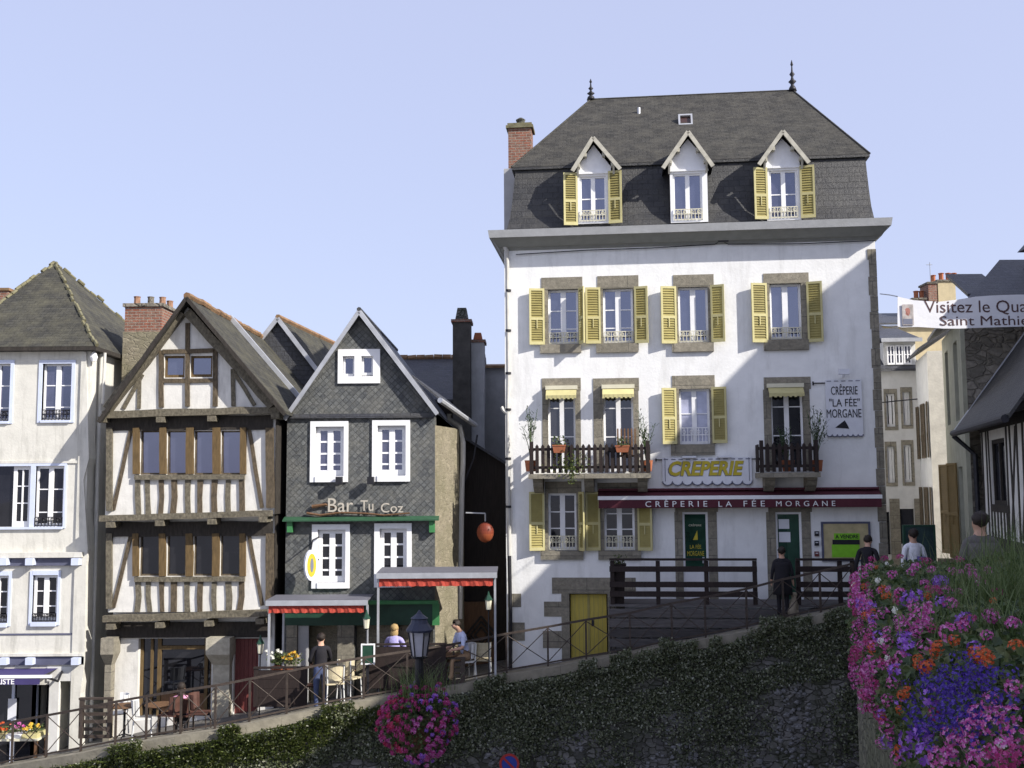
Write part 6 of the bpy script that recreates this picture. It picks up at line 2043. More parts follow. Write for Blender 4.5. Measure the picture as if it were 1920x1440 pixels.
def blades(n, spread, hmin, hmax, w, lean, seed, base=(0, 0, 0)):
    rnd = random.Random(seed)
    mb = MB()
    for _ in range(n):
        a = rnd.random() * 6.283
        b = Vector(base) + Vector((rnd.gauss(0, spread), rnd.gauss(0, spread), 0))
        h = rnd.uniform(hmin, hmax); ln = rnd.uniform(.1, 1) * lean
        d = Vector((math.cos(a), math.sin(a), 0))
        s = Vector((-d.y, d.x, 0)) * w
        prev = None
        o = len(mb.v)
        for k in range(5):
            t = k / 4
            c = b + d * (ln * t ** 2) + Vector((0, 0, h * (t - .18 * t * t)))
            ww = (1 - t) * .9 + .06
            mb.v += [tuple(c - s * ww), tuple(c + s * ww)]
        for k in range(4):
            mb.f.append((o + 2 * k, o + 2 * k + 1, o + 2 * k + 3, o + 2 * k + 2))
    return mb
blades(170, .17, .25, .55, .006, .42, 4, (0, 0, .33)).build('grass_tuft', BLADE, fb)

sp = at(955, 1432, 23.4)
ns = thing('no_parking_sign', 'small round blue and red no-parking sign in front of the wall', 'sign', (sp.x, sp.y, GROUND_Z))
zc = sp.z - GROUND_Z
MB().tube([(0, .04, 0), (0, .04, zc + .1)], .03, 8).build('pole', ZINC, ns)
def disc(r0, r1, y0, y1, z, n=28):
    mb = MB()
    for k in range(n):
        a, b = 2 * math.pi * k / n, 2 * math.pi * (k + 1) / n
        q = [(r0 * math.cos(a), r0 * math.sin(a)), (r1 * math.cos(a), r1 * math.sin(a)), (r1 * math.cos(b), r1 * math.sin(b)), (r0 * math.cos(b), r0 * math.sin(b))]
        mb.prism([(x, z + zz) for x, zz in q], y0, y1)
    return mb
SRED = plain('sign_red', (.34, .03, .03), .4, .1, 5, 0); SBLU = plain('sign_blue', (.03, .05, .28), .4, .1, 5, 0)
MB().prism([(.2 * math.cos(k * math.pi / 14), zc + .2 * math.sin(k * math.pi / 14)) for k in range(28)], -.01, .02).build('disc', SBLU, ns)
rg = disc(.165, .215, -.02, -.0105, zc).build('red_ring', SRED, ns)
MB().bar((-.12, -.015, zc + .12), (.12, -.015, zc - .12), .045, .012).build('slash', SRED, ns)
# ================================================================== PEOPLE
SKIN = plain('skin', (0.50, 0.30, 0.21), .6, .08, 12, 0)
HAIRD = plain('dark_hair', (0.025, 0.018, 0.014), .6, .3, 30, .3, stretch=(1, 6, 1))
HAIRB = plain('fair_hair', (0.42, 0.29, 0.13), .6, .3, 30, .3, stretch=(1, 6, 1))
SHOE = plain('dark_shoe', (0.02, 0.02, 0.02), .5, .2, 8, 0)
def cloth(name, c, var=.15):
    return plain(name, c, .9, var, 7, .25)
BLACKC = cloth('black_cloth', (0.017, 0.016, 0.02)); JEANS = cloth('blue_denim', (0.07, 0.09, 0.17)); WHITEC = cloth('white_cloth', (0.72, 0.72, 0.76))
LILAC = cloth('lilac_cloth', (0.36, 0.33, 0.60)); PURP = cloth('purple_cloth', (0.10, 0.07, 0.26)); GREYJ = cloth('grey_jacket', (0.115, 0.105, 0.098)); DARKT = cloth('dark_trousers', (0.03, 0.03, 0.035))
PINKC = cloth('pink_cloth', (0.55, 0.25, 0.38)); TAN = cloth('tan_trousers', (0.30, 0.20, 0.12)); BLUESH = cloth('pale_blue_shirt', (0.50, 0.55, 0.74))

def person(label, loc, rz, H, pose, mats, hair, hair_long=0.0, coat=None, group=None):
    """one continuous skinned body; joints in metres for a 1.75 m figure facing local -y"""
    t = thing('person', label, 'person', loc, rz, group)
    k = H / 1.75
    J, E, Rr = {}, [], {}
    def j(n, p, r, par=None):
        J[n] = Vector(p) * k; Rr[n] = r * k
        if par:
            E.append((par, n))
    seat = pose.get('seat')
    py_ = pose.get('lean', 0.0)          # forward lean of the trunk (m at the head)
    ph = seat + .08 if seat else .93
    hz = (lambda z: z - .93 + ph)
    L = lambda z: -py_ * (z - .93) / .75
    j('pelvis', (0, 0, ph), .135)
    j('waist', (0, L(1.1), hz(1.10)), .125, 'pelvis')
    j('chest', (0, L(1.3), hz(1.30)), .15, 'waist')
    j('collar', (0, L(1.43), hz(1.43)), .085, 'chest')
    j('neck', (0, L(1.50), hz(1.50)), .055, 'collar')
    hd = pose.get('nod', 0.0)
    j('jaw', (0, L(1.57) - .02 - hd * .4, hz(1.57)), .066, 'neck')
    j('head', (0, L(1.65) - .01 - hd, hz(1.645) - hd * .3), .094, 'jaw')
    j('crown', (0, L(1.72) - hd * 1.3, hz(1.71) - hd * .4), .072, 'head')
    j('nose', (0, L(1.63) - .112 - hd, hz(1.625) - hd * .4), .014, 'head')
    for s, sn in ((-1, 'l'), (1, 'r')):
        j('ear' + sn, (s * .092, L(1.64) + .005 - hd, hz(1.635) - hd * .3), .018, 'head')
        j('sh' + sn, (s * .175, L(1.42), hz(1.415)), .068, 'collar')
        el, wr = pose.get('arm' + sn, ((s * .25, .02, 1.13), (s * .27, -.06, .89)))
        el = Vector(el) + Vector((0, L(1.2), hz(0))); wr = Vector(wr) + Vector((0, L(1.1), hz(0)))
        j('el' + sn, el, .05, 'sh' + sn)
        j('wr' + sn, wr, .034, 'el' + sn)
        d = (wr - el).normalized()
        pl = wr + d * .075
        j('palm' + sn, pl, .036, 'wr' + sn)
        side = d.cross(Vector((s, 0, .2))).normalized()
        cr = d.cross(side) * s
        for f in range(4):
            o = side * (f - 1.5) * .021
            a1 = pl + o + d * (.042 - abs(f - 1.4) * .004) + cr * .008
            a2 = a1 + d * (.03 - abs(f - 1.4) * .003) + cr * .016
            j('f%d' % f + sn, a1, .011, 'palm' + sn); j('g%d' % f + sn, a2, .009, 'f%d' % f + sn)
        th = pl - d * .03 - side * .04 + cr * .012
        j('th' + sn, th, .013, 'palm' + sn); j('tt' + sn, th + d * .04 - side * .012, .010, 'th' + sn)
        j('hip' + sn, (s * .09, 0, ph - .03), .10, 'pelvis')
        kn, an = pose.get('leg' + sn, ((s * .10, -.02, .50), (s * .10, .02, .085)))
        j('kn' + sn, kn, .068, 'hip' + sn)
        j('an' + sn, an, .045, 'kn' + sn)
        j('toe' + sn, (an[0] + s * .02, an[1] - .15, an[2] - .045), .038, 'an' + sn)
        j('heel' + sn, (an[0], an[1] + .03, an[2] - .035), .04, 'an' + sn)
    names = list(J)
    me = bpy.data.meshes.new('body')
    me.from_pydata([tuple(J[n]) for n in names], [(names.index(a), names.index(b)) for a, b in E], [])
    o = bpy.data.objects.new('body', me); col.objects.link(o)
    sk = o.modifiers.new('skin', 'SKIN'); sk.use_smooth_shade = True
    for i, n in enumerate(names):
        sv = me.skin_vertices[0].data[i]
        r = Rr[n]
        sv.radius = (r * 1.18, r * .86) if n in ('chest', 'waist', 'pelvis') else (r, r)
        sv.use_root = n == 'pelvis'
    ss = o.modifiers.new('sub', 'SUBSURF'); ss.levels = ss.render_levels = 1
    bpy.context.view_layer.update()
    dg = bpy.context.evaluated_depsgraph_get()
    nm = bpy.data.meshes.new_from_object(o.evaluated_get(dg))
    bpy.data.objects.remove(o)
    auto_uv(nm)
    body = bpy.data.objects.new('body', nm); col.objects.link(body); body.parent = t
    top, low, shoe = mats
    sleeve = pose.get('sleeve', 'wr')
    nm.materials.clear()
    for m in (SKIN, top, low, shoe):
        nm.materials.append(m)
    cls = {}
    for n in names:
        b = n.rstrip('lr') if n[-1] in 'lr' and n not in ('collar',) else n
        if n in ('neck', 'jaw', 'head', 'crown', 'nose') or n.startswith('ear'): cls[n] = 0
        elif n[:2] in ('wr', 'pa', 'th', 'tt') or (n[0] in 'fg' and n[1].isdigit()): cls[n] = 0
        elif n[:2] == 'el': cls[n] = 1 if sleeve == 'wr' else 0
        elif n in ('pelvis',) or n[:3] == 'hip' or n[:2] == 'kn': cls[n] = 2
        elif n[:2] == 'an': cls[n] = 2
        elif n[:3] == 'toe' or n[:4] == 'heel': cls[n] = 3
        else: cls[n] = 1
    segs = []
    for a, b in E:
        segs.append((J[a], J[b], cls[a], cls[b], .5))
    for p in nm.polygons:
        c = p.center
        best, bc = 1e9, 0
        for a, b, ca, cb, _ in segs:
            ab = b - a; tt = max(0, min(1, (c - a).dot(ab) / ab.length_squared))
            dd = (a + ab * tt - c).length
            if dd < best:
                best = dd
                cut = .8 if (ca == 1 and cb == 0) else .5
                bc = ca if tt < cut else cb
        p.material_index = bc
        p.use_smooth = True
    hc = J['head'].lerp(J['crown'], .35)
    mb = MB().ball(hc + Vector((0, .030, .024)) * k, (.099 * k, .102 * k, .100 * k), 18, 12, .28)
    if hair_long:
        mb.ball(hc + Vector((0, .05, -.10)) * k, (.10 * k, .06 * k, hair_long * k), 14, 10, .25)
    # keep the face free: drop hair faces in front of the face
    keep = []
    for f in mb.f:
        c = sum((Vector(mb.v[i]) for i in f), Vector()) / len(f) - hc
        if not (c.y < -.030 * k and c.z < .075 * k):
            keep.append(f)
    mb.f = keep
    mb.build('hair', hair, t, smooth=True)
    for s in (-1, 1):
        MB().ball(J['head'] + Vector((s * .034, -.088, .008)) * k, .011 * k, 6, 4).build('eye', SIGNB, t)
    MB().ball(J['jaw'] + Vector((0, -.068, .01)) * k, (.024 * k, .008 * k, .006 * k), 8, 4).build('mouth', plain('lips', (.36, .13, .11), .6, .1, 8, 0) if 'lips' not in MATS else MATS['lips'], t)
    if coat:
        zlo, m = coat
        cc = J['chest']
        pr = [(.20, 1.40), (.215, 1.30), (.195, 1.1), (.215, .93), (.235, .75), (.25, zlo)]
        n = 20
        mb = MB()
        mb.lathe((0, L(1.2), 0), [(r * k * (1 + .0), (hz(z)) * k) for r, z in reversed(pr)], n, .72)
        mb.v = [(x * (1 + .04 * math.sin(9 * math.atan2(y, x + 1e-6)) * (1 if z < 1.0 * k else 0)), y, z) for x, y, z in mb.v]
        mb.build('coat', m, t, smooth=True)
    return t

def gz(x):
    return ground_z(x)
def stand(px, y):
    p = at(px, 1000, y)
    return p.x
# woman in a long black coat by the deck steps (seen from behind)
p = at(1469, 1155, 24.95)
person('person in a long black coat with dark hair seen from behind by the deck opening', (p.x, p.y, p.z - .0), RAD(172), 1.55, {}, (BLACKC, BLACKC, SHOE), HAIRD, .0, (.55, BLACKC))
# dark-clad walker at the end of the flower trough
p = at(1624, 1000, 23.8)
person('person in dark clothes half hidden behind the far end of the flowers', (p.x, p.y, p.z - 1.74), RAD(150), 1.68, {'lean': .12, 'nod': .05}, (BLACKC, DARKT, SHOE), HAIRD)
# white shirt walker
p = at(1711, 985, 22.0)
person('person in a white shirt with crossed dark straps walking away up the side street', (p.x, p.y, p.z - 1.80), RAD(185), 1.70, {'legl': ((-.1, -.16, .5), (-.1, -.1, .085)), 'legr': ((.1, .05, .5), (.1, .22, .12))}, (WHITEC, DARKT, SHOE), HAIRD)
wp = p
t = thing('backpack_straps', 'dark crossed straps and small bag on the back of the white shirt', 'bag', (p.x, p.y, p.z - .60))
MB().bar((-.14, .15, .18), (.12, .18, -.18), .045, .02).bar((.14, .15, .18), (-.08, .18, -.1), .045, .025).build('strap', PURP, t)
MB().box(.02, .16, -.22, -.12, -.22, -.02).build('bag', PURP, t)
# near man in a grey jacket
p = at(1836, 966, 13.6)
person('person in a grey brown jacket with dark hair walking away beyond the flowers, nearest', (p.x, p.y, p.z - 1.75), RAD(182), 1.76, {'arml': ((-.27, .05, 1.13), (-.3, -.03, .9)), 'armr': ((.27, .02, 1.13), (.33, -.1, .92)), 'legl': ((-.1, -.14, .5), (-.1, -.08, .085)), 'legr': ((.1, .05, .5), (.1, .2, .12))}, (GREYJ, DARKT, SHOE), HAIRD, 0, (.85, GREYJ))
# waiter standing at the bar door
x = stand(604, 24.75)
person('person in a dark top and blue jeans standing by the bar railing', (x, 24.75, gz(x) - .03), RAD(200), 1.70, {'arml': ((-.25, -.10, 1.16), (-.16, -.30, 1.08)), 'armr': ((.25, -.05, 1.14), (.18, -.28, 1.05)), 'nod': .03}, (BLACKC, JEANS, SHOE), HAIRD)
# seated guests on the bar terrace
SEATED = {'seat': .47, 'legl': ((-.12, -.42, .50), (-.12, -.40, .085)), 'legr': ((.12, -.42, .50), (.13, -.44, .085)), 'arml': ((-.26, -.12, 1.14), (-.18, -.36, 1.10)), 'armr': ((.26, -.12, 1.14), (.16, -.36, 1.10)), 'lean': .10, 'sleeve': 'el'}
p = at(738, 1174, 26.0)
person('person with fair hair in a lilac top seated at the bar terrace', (p.x, p.y, p.z - 1.33), RAD(170), 1.72, SEATED, (LILAC, PURP, SHOE), HAIRB, .12)
p = at(864, 1172, 25.6)
person('person with dark hair in a pale blue shirt leaning forward at the bar terrace table', (p.x + .12, p.y, p.z - 1.24), RAD(-62), 1.74, dict(SEATED, lean=.22, nod=.05), (BLUESH, TAN, SHOE), HAIRD)
x = stand(345, 24.9)
person('person in a pink top seated at the table before the shop window', (x, 24.95, at(345, 1284, 24.9).z - 1.3), RAD(195), 1.66, SEATED, (PINKC, DARKT, SHOE), HAIRD, .1)

# small tan dog sitting beside the black coat
p = at(1490, 1160, 24.9)
dg_ = thing('dog', 'small tan dog sitting beside the person in the long black coat', 'dog', (p.x, p.y + .1, p.z), RAD(150))
dm_ = MB()
for c, r in (((0, .11, .15), (.11, .13, .13)), ((0, .04, .25), (.10, .11, .13)), ((0, -.05, .33), (.095, .09, .12)), ((0, -.09, .42), (.06, .06, .09)), ((0, -.12, .52), (.068, .078, .065)), ((0, -.20, .50), (.036, .075, .034)),
             ((-.065, -.09, .53), (.016, .03, .055)), ((.065, -.09, .53), (.016, .03, .055)), ((-.10, .03, .10), (.05, .10, .085)), ((.10, .03, .10), (.05, .10, .085)), ((-.10, -.07, .025), (.035, .075, .025)), ((.10, -.07, .025), (.035, .075, .025)),
             ((-.065, -.15, .02), (.032, .05, .024)), ((.065, -.15, .02), (.032, .05, .024))):
    dm_.ball(c, r, 14, 9)
for sx in (-.065, .065):
    dm_.tube([(sx, -.09, .32), (sx, -.10, .16), (sx, -.12, .02)], .042, 8, .026)
dm_.tube([(0, .20, .06), (.05, .30, .04), (.13, .33, .06)], .03, 8, .014)
o = bpy.data.objects.new('body', dm_.mesh('body', uv=False)); col.objects.link(o)
rm = o.modifiers.new('remesh', 'REMESH'); rm.mode = 'VOXEL'; rm.voxel_size = .016
sm_ = o.modifiers.new('smooth', 'SMOOTH'); sm_.iterations = 4
bpy.context.view_layer.update()
nm = bpy.data.meshes.new_from_object(o.evaluated_get(bpy.context.evaluated_depsgraph_get())); bpy.data.objects.remove(o)
auto_uv(nm); nm.materials.clear(); nm.materials.append(plain('tan_fur', (.26, .22, .16), .9, .25, 12, .5))
o = bpy.data.objects.new('body', nm); col.objects.link(o); o.parent = dg_
for p_ in nm.polygons: p_.use_smooth = True
MB().ball((0, -.275, .51), .014, 6, 4).build('nose', SIGNB, dg_)

# ================================================================== TERRACE FURNITURE
WICK = plain('cane', (0.55, 0.48, 0.32), .7, .2, 14, .4); WPL = plain('white_chair_paint', (.66, .66, .64), .5, .08, 6, 0)
REDW = plain('red_brown_chair', (0.085, 0.04, 0.03), .6, .25, 8, .1)
def chair(label, px, pyb, y, rz, m, fm, grp='cafe chairs along the terraces'):
    p = at(px, pyb, y)
    t = thing('cafe_chair', label, 'chair', p, RAD(rz), grp)
    MB().box(-.2, .2, -.2, .2, .43, .46).build('seat', m, t)
    mb = MB()
    n = 8
    for k in range(n):
        a, b = math.pi * k / n, math.pi * (k + 1) / n
        mb.hexa([(.2 * math.cos(a), .08 + .14 * math.sin(a), .52), (.2 * math.cos(b), .08 + .14 * math.sin(b), .52), (.19 * math.cos(b), .06 + .14 * math.sin(b), .52), (.19 * math.cos(a), .06 + .14 * math.sin(a), .52)],
                [(.22 * math.cos(a), .10 + .16 * math.sin(a), .86), (.22 * math.cos(b), .10 + .16 * math.sin(b), .86), (.21 * math.cos(b), .08 + .16 * math.sin(b), .86), (.21 * math.cos(a), .08 + .16 * math.sin(a), .86)])
    mb.build('backrest', m, t)
    for sx in (-.18, .18):
        MB().tube([(sx, -.18, .43), (sx * 1.1, -.2, 0)], .016, 6).build('leg', fm, t)
        MB().tube([(sx * 1.05, .2, .86), (sx, .18, .43), (sx * 1.1, .21, 0)], .016, 6).build('leg', fm, t)
    return t
def table(label, px, pyt, y, m, legm, h=.73, r=.33):
    p = at(px, pyt, y)
    t = thing('cafe_table', label, 'table', (p.x, p.y, p.z - h), 0, 'cafe tables along the terraces')
    MB().lathe((0, 0, h - .03), [(r, 0), (r + .01, .015), (r, .03)], 18).build('tabletop', m, t)
    MB().tube([(0, 0, .03), (0, 0, h - .03)], .028, 8).build('stem', legm, t)
    for k in range(3):
        a = k * 2.094 + .5
        MB().tube([(0, 0, .1), (.14 * math.cos(a), .14 * math.sin(a), .05), (.26 * math.cos(a), .26 * math.sin(a), 0.01)], .016, 5).build('foot', legm, t)
    return t
table('round brown table with no one at it, left of the pink-topped person', 234, 1322, 24.6, WOODB, IRON)
table('round brown table directly in front of the pink-topped person', 300, 1320, 24.6, WOODB, IRON)
table('round dark table at which the pale blue shirt leans', 836, 1226, 25.5, WOODB, IRON)
table('round dark table beside the bar door pier', 640, 1256, 25.0, WOODB, IRON)
chair('white chair between the two brown tables before the half-timbered house', 266, 1384, 24.5, 110, WPL, WPL)
chair('white chair behind the left brown table before the half-timbered house', 220, 1374, 25.1, -60, WPL, WPL)
chair('red brown chair to the left of the pink-topped person', 318, 1378, 24.3, -100, REDW, RUST)
chair('red brown chair on which the pink-topped person sits', 346, 1378, 25.0, 195, REDW, RUST)
chair('red brown chair to the right of the pink-topped person', 374, 1374, 24.4, 90, REDW, RUST)
chair('cane chair at the foot of the bar door pier, nearest the railing', 626, 1318, 24.6, 200, WICK, WPL)
chair('cane chair right of the bar door pier, by the menu board', 655, 1308, 24.9, 150, WICK, WPL)
chair('white chair draped in white behind the pale blue shirt', 872, 1276, 25.6, -62, WPL, WPL)
chair('cane chair at the right end of the bar terrace by the alley gate', 905, 1272, 25.9, 180, WICK, WPL)
chair('cane chair beneath the lilac top at the bar terrace', 738, 1290, 26.0, 170, WICK, WOODB)
chair('dark brown chair right of the menu board, behind the capped balustrade', 712, 1300, 25.6, 40, REDW, RUST)
chair('dark brown chair between the lilac top and the street lamp', 768, 1290, 25.7, -70, REDW, RUST)
chair('dark brown chair by the bar window, right behind the street lamp', 806, 1284, 26.1, 20, REDW, RUST)
chair('dark brown chair in the bar doorway left of the person in blue jeans', 572, 1322, 25.6, 120, REDW, RUST)
table('round dark table left of the person in blue jeans', 548, 1268, 25.5, WOODB, IRON)
# tablecloth-like white cloth on the chair omitted: the shirt tail is the person's own
def screen(label, x0, y0, x1, y1, y, rows, m=PICK, gap=.02, posts=(0, 1), cat='screen', name='wooden_screen', feet=None):
    F_ = Fac((x0 + x1) / 2, y, 0, 0)
    u0, u1, z0, z1 = F_.rect(x0, y0, x1, y1)
    t = thing(name, label, cat, F_.world((u0 + u1) / 2, 0, z0))
    w = (u1 - u0) / 2; h = z1 - z0
    for k in range(rows):
        a = h * k / rows; b = h * (k + 1) / rows - gap
        MB().box(-w + .05, w - .05, -.02, .02, a, b).build('board', m, t)
    for s in (-1, 1):
        MB().box(s * w - .05, s * w + .05, -.035, .035, feet or 0, h + .03).build('post', m, t)
    MB().box(-w - .06, w + .06, -.05, .06, h + .031, h + .07).build('capping', m, t)
    return t
screen('dark wooden slatted screen before the left end of the half-timbered house', 153, 1314, 206, 1384, 24.3, 5, RUST, .09)
screen('long dark wooden balustrade left of the bar door', 480, 1256, 572, 1325, 24.9, 4, PICK, .006)
screen('dark wooden balustrade under the lilac-topped guest, with a capping board', 690, 1212, 832, 1290, 25.2, 4, PICK, .006)
screen('narrow dark balustrade at the right of the bar terrace by the alley', 834, 1238, 868, 1282, 25.3, 4, RUST, .05)
# menu board
F_ = Fac(689, 24.9, 0, 0)
u0, u1, z0, z1 = F_.rect(677, 1207, 703, 1246)
t = thing('menu_board', 'white-framed menu board standing by the bar terrace', 'menu board', F_.world((u0 + u1) / 2, 0, z0 - .8))
w = (u1 - u0) / 2; h = z1 - z0
MB().box(-w, -w + .03, -.03, .03, .8, .8 + h).box(w - .03, w, -.03, .03, .8, .8 + h).box(-w + .03, w - .03, -.03, .03, .8, .83).box(-w + .03, w - .03, -.03, .03, .77 + h, .8 + h).build('frame', WPAINT, t)
MB().box(-w + .03, w - .03, -.015, .02, .83, .77 + h).build('panel', DGREEN, t)
MB().box(-.02, .02, 0, .03, 0, .8).build('stand', IRON, t)
# flower pots before the bar door
for px, py, m_, lab in ((545, 1248, YELP, 'pot of orange and yellow flowers left of the bar door'), (520, 1246, WHITEP, 'pot of pale flowers at the left pier of the bar')):
    p = at(px, py, 25.6)
    t = thing('flower_pot', lab, 'plant', (p.x, p.y, p.z - .35), 0)
    MB().lathe((0, 0, 0), [(.10, 0), (.15, .25), (.17, .3)], 10).build('pot', TERRA, t)
    leaf_cloud([Vector((random.gauss(0, .11), random.gauss(0, .11), .38 + random.random() * .25)) for _ in range(160)], .03).build('foliage', LEAF, t)
    for k in range(12):
        hh = petal_head(5, .03, .03, seed=k); M_ = Matrix.Translation((random.gauss(0, .12), random.gauss(0, .1) - .06, .5 + random.random() * .2))
        hh.v = [tuple(M_ @ Vector(v)) for v in hh.v]; hh.build('blossom', m_, t)
# florist's stand at the bottom left
x = at(20, 1380, 25.0)
t = thing('flower_stall', 'florist bench with trays of yellow and orange flowers at the left edge', 'stall', (x.x, 25.0, x.z - .55))
MB().box(-.75, .75, -.3, .3, .5, .55).build('bench_top', CREAMP, t)
for sx in (-.7, .7):
    for sy in (-.26, .26):
        MB().box(sx - .03, sx + .03, sy - .03, sy + .03, 0, .5).build('leg', WOODB, t)
for k in range(4):
    xx = -.56 + .37 * k
    tr = MB().box(xx - .17, xx + .17, -.27, .27, .552, .64).build('tray', YELF if k != 2 else WPAINT, t)
    leaf_cloud([Vector((xx + random.uniform(-.16, .16), random.uniform(-.26, .26), .66 + random.random() * .12)) for _ in range(140)], .03).build('foliage', LEAF, tr)
    mbx = MB()
    for q in range(9):
        hh = petal_head(6, .03, .028, seed=q + k * 10)
        o_ = Vector((xx + random.uniform(-.15, .15), random.uniform(-.28, .2), .72 + random.random() * .1))
        mbx.add([Vector(v) + o_ for v in hh.v], hh.f)
    mbx.build('blossoms', (YELP, ORAN, PINK, YELP)[k], tr)
# green street board beyond the flowers
F_ = Fac(1725, 22.8, 0, 0)
u0, u1, z0, z1 = F_.rect(1694, 984, 1754, 1060)
t = thing('street_board', 'dark teal free-standing board behind the white-shirted walker', 'board', F_.world((u0 + u1) / 2, 0, z0 - .5))
w = (u1 - u0) / 2; h = z1 - z0 + .5
TEAL = plain('teal_board', (.03, .055, .055), .4, .4, 3, .05)
MB().box(-w + .04, w - .04, -.02, .03, .3, h - .04).build('panel', TEAL, t)
MB().box(-w, -w + .04, -.04, .05, 0, h).box(w - .04, w, -.04, .05, 0, h).box(-w + .04, w - .04, -.04, .05, h - .04, h).build('frame', DGREEN, t)
# ================================================================== FLOWER TROUGH IN THE FOREGROUND
random.seed(77)
def left_x(y):
    for (xa, ya), (xb, yb) in zip(LINE[:-2], LINE[1:-1]):
        if ya <= y <= yb:
            return xa + (xb - xa) * (y - ya) / (yb - ya)
    return LINE[2][0]
Y0, Y1, TW = 1.9, 8.3, 1.9
ft = thing('flower_trough', 'long stone trough on the rampart holding the foreground flowers', 'planter', (left_x(5), 5, -1.45))
o0 = Vector(ft.location)
def tr_box(a, b, za, zb, name, m):
    mb = MB()
    for ya, yb in ((Y0, 5.0), (5.0, Y1)):
        xa, xb = left_x(ya), left_x(yb)
        mb.hexa([Vector(q) - o0 for q in ((xa + a, ya, za), (xa + b, ya, za), (xb + b, yb, za), (xb + a, yb, za))], [Vector(q) - o0 for q in ((xa + a, ya, zb), (xa + b, ya, zb), (xb + b, yb, zb), (xb + a, yb, zb))])
    mb.build(name, m, ft)
tr_box(.12, .2, -1.45, -.88, 'side', COPE); tr_box(TW - .14, TW - .02, -1.45, -.82, 'side', COPE); tr_box(.14, TW - .14, -1.40, -.88, 'soil', plain('soil', (.03, .022, .016), .95, .3, 8, .4))

def surf_z(y, t):
    """top of the plants; t metres inwards from the trough edge"""
    b = .10 * mnoise.noise(Vector((y * .9, t * 1.3, 2))) + .05 * mnoise.noise(Vector((y * 2.6, t * 3, 7)))
    return -.60 + b + .05 * math.exp(-((y - 8) / .8) ** 2)
def inside(p):
    y = p.y
    if y < Y0 or y > Y1 + .12 * mnoise.noise(Vector((p.x * 3, p.z * 3, 0))):
        return False
    t = p.x - left_x(y)
    if t > TW:
        return False
    z = p.z
    zt = surf_z(y, t)
    if z > zt:
        return False
    hang = -1.38 - .12 * min(1, max(0, (8.3 - y) / 2)) - .2 * mnoise.noise(Vector((y * 1.1, 3, 3)))
    if z < hang and t < .05:
        return False
    # bulging, tapering curtain of trailing stems on the near side
    edge = -.03 - (.04 + .10 * min(1, max(0, (8 - y) / 2))) * max(0, 1 - ((z + .95) / .55) ** 2) - .07 * mnoise.noise(Vector((y * 1.7, z * 2.2, 5)))
    if zt - z < .16:
        edge += (.16 - (zt - z)) * .8
    return t > edge
def hit(px, py):
    r = ray(px, py)
    y = Y0
    while y < Y1 + .1:
        p = r * (y / r.y)
        if inside(p):
            return p
        y += .025
    return None

HEADS = {
 'pink': [(1675, 1086), (1709, 1078), (1734, 1103), (1777, 1117), (1782, 1142), (1737, 1151), (1903, 1185), (1864, 1165), (1819, 1088), (1847, 1077), (1782, 1078), (1729, 1185), (1700, 1179), (1672, 1187), (1689, 1162),
          (1633, 1126), (1613, 1084), (1613, 1109), (1625, 1145), (1641, 1182), (1667, 1210), (1622, 1204), (1639, 1244), (1633, 1266), (1678, 1283), (1630, 1300), (1644, 1328), (1656, 1392), (1667, 1429), (1678, 1381),
          (1819, 1358), (1836, 1372), (1810, 1381), (1844, 1347), (1869, 1319), (1796, 1401), (1793, 1426), (1830, 1395), (1914, 1294), (1914, 1347), (1909, 1384), (1860, 1420), (1845, 1432), (1880, 1340), (1805, 1184), (1790, 1190), (1650, 1215), (1660, 1150), (1690, 1120), (1720, 1140), (1755, 1160), (1828, 1080), (1838, 1096), (1658, 1345), (1672, 1315), (1690, 1420), (1770, 1430), (1870, 1360), (1900, 1410), (1742, 1170), (1762, 1112), (1720, 1165), (1655, 1255), (1648, 1290)],
 'violet': [(1754, 1100), (1709, 1128), (1800, 1176), (1712, 1202), (1715, 1221), (1689, 1258), (1740, 1378), (1751, 1412), (1712, 1395), (1754, 1311), (1765, 1098), (1722, 1126), (1700, 1196), (1706, 1212), (1645, 1165), (1652, 1196), (1810, 1172), (1735, 1385), (1708, 1412), (1690, 1320), (1640, 1140)],
 'orange': [(1650, 1069), (1625, 1100), (1672, 1120), (1737, 1126), (1644, 1151), (1616, 1117), (1855, 1230), (1842, 1226), (1868, 1234), (1729, 1241), (1748, 1261), (1762, 1224), (1715, 1297), (1698, 1331), (1864, 1134), (1695, 1409), (1726, 1250), (1754, 1250), (1770, 1216), (1660, 1108), (1630, 1158), (1702, 1306), (1845, 1240)],
 'magenta': [(1625, 1036), (1640, 1046), (1612, 1060), (1632, 1056), (1604, 1085), (1608, 1130), (1648, 1040), (1690, 1052), (1725, 1056), (1616, 1048), (1620, 1070), (1606, 1104), (1612, 1150), (1618, 1180), (1636, 1210), (1892, 1426), (1880, 1412), (1870, 1122), (1740, 1060), (1660, 1055), (1905, 1430), (1617, 1228)],
 'white': [(1690, 1147), (1895, 1398), (1668, 1235), (1655, 1205), (1660, 1060), (1700, 1040), (1836, 1096), (1606, 1100), (1650, 1090)],
}
cl = random.Random(3)
HEADS['blue'] = []
while len(HEADS['blue']) < 105:
    px, py = cl.gauss(1795, 68), cl.gauss(1312, 55)
    if 1700 < px < 1918 and 1238 < py < 1436 and py < 1500 - (px - 1780) * .55 + 20:
        HEADS['blue'].append((px, py))
# trailing heads down the near side
for _ in range(46):
    HEADS[cl.choice(('pink', 'pink', 'pink', 'magenta'))].append((cl.uniform(1602, 1640) + max(0, 0), cl.uniform(1060, 1340)))
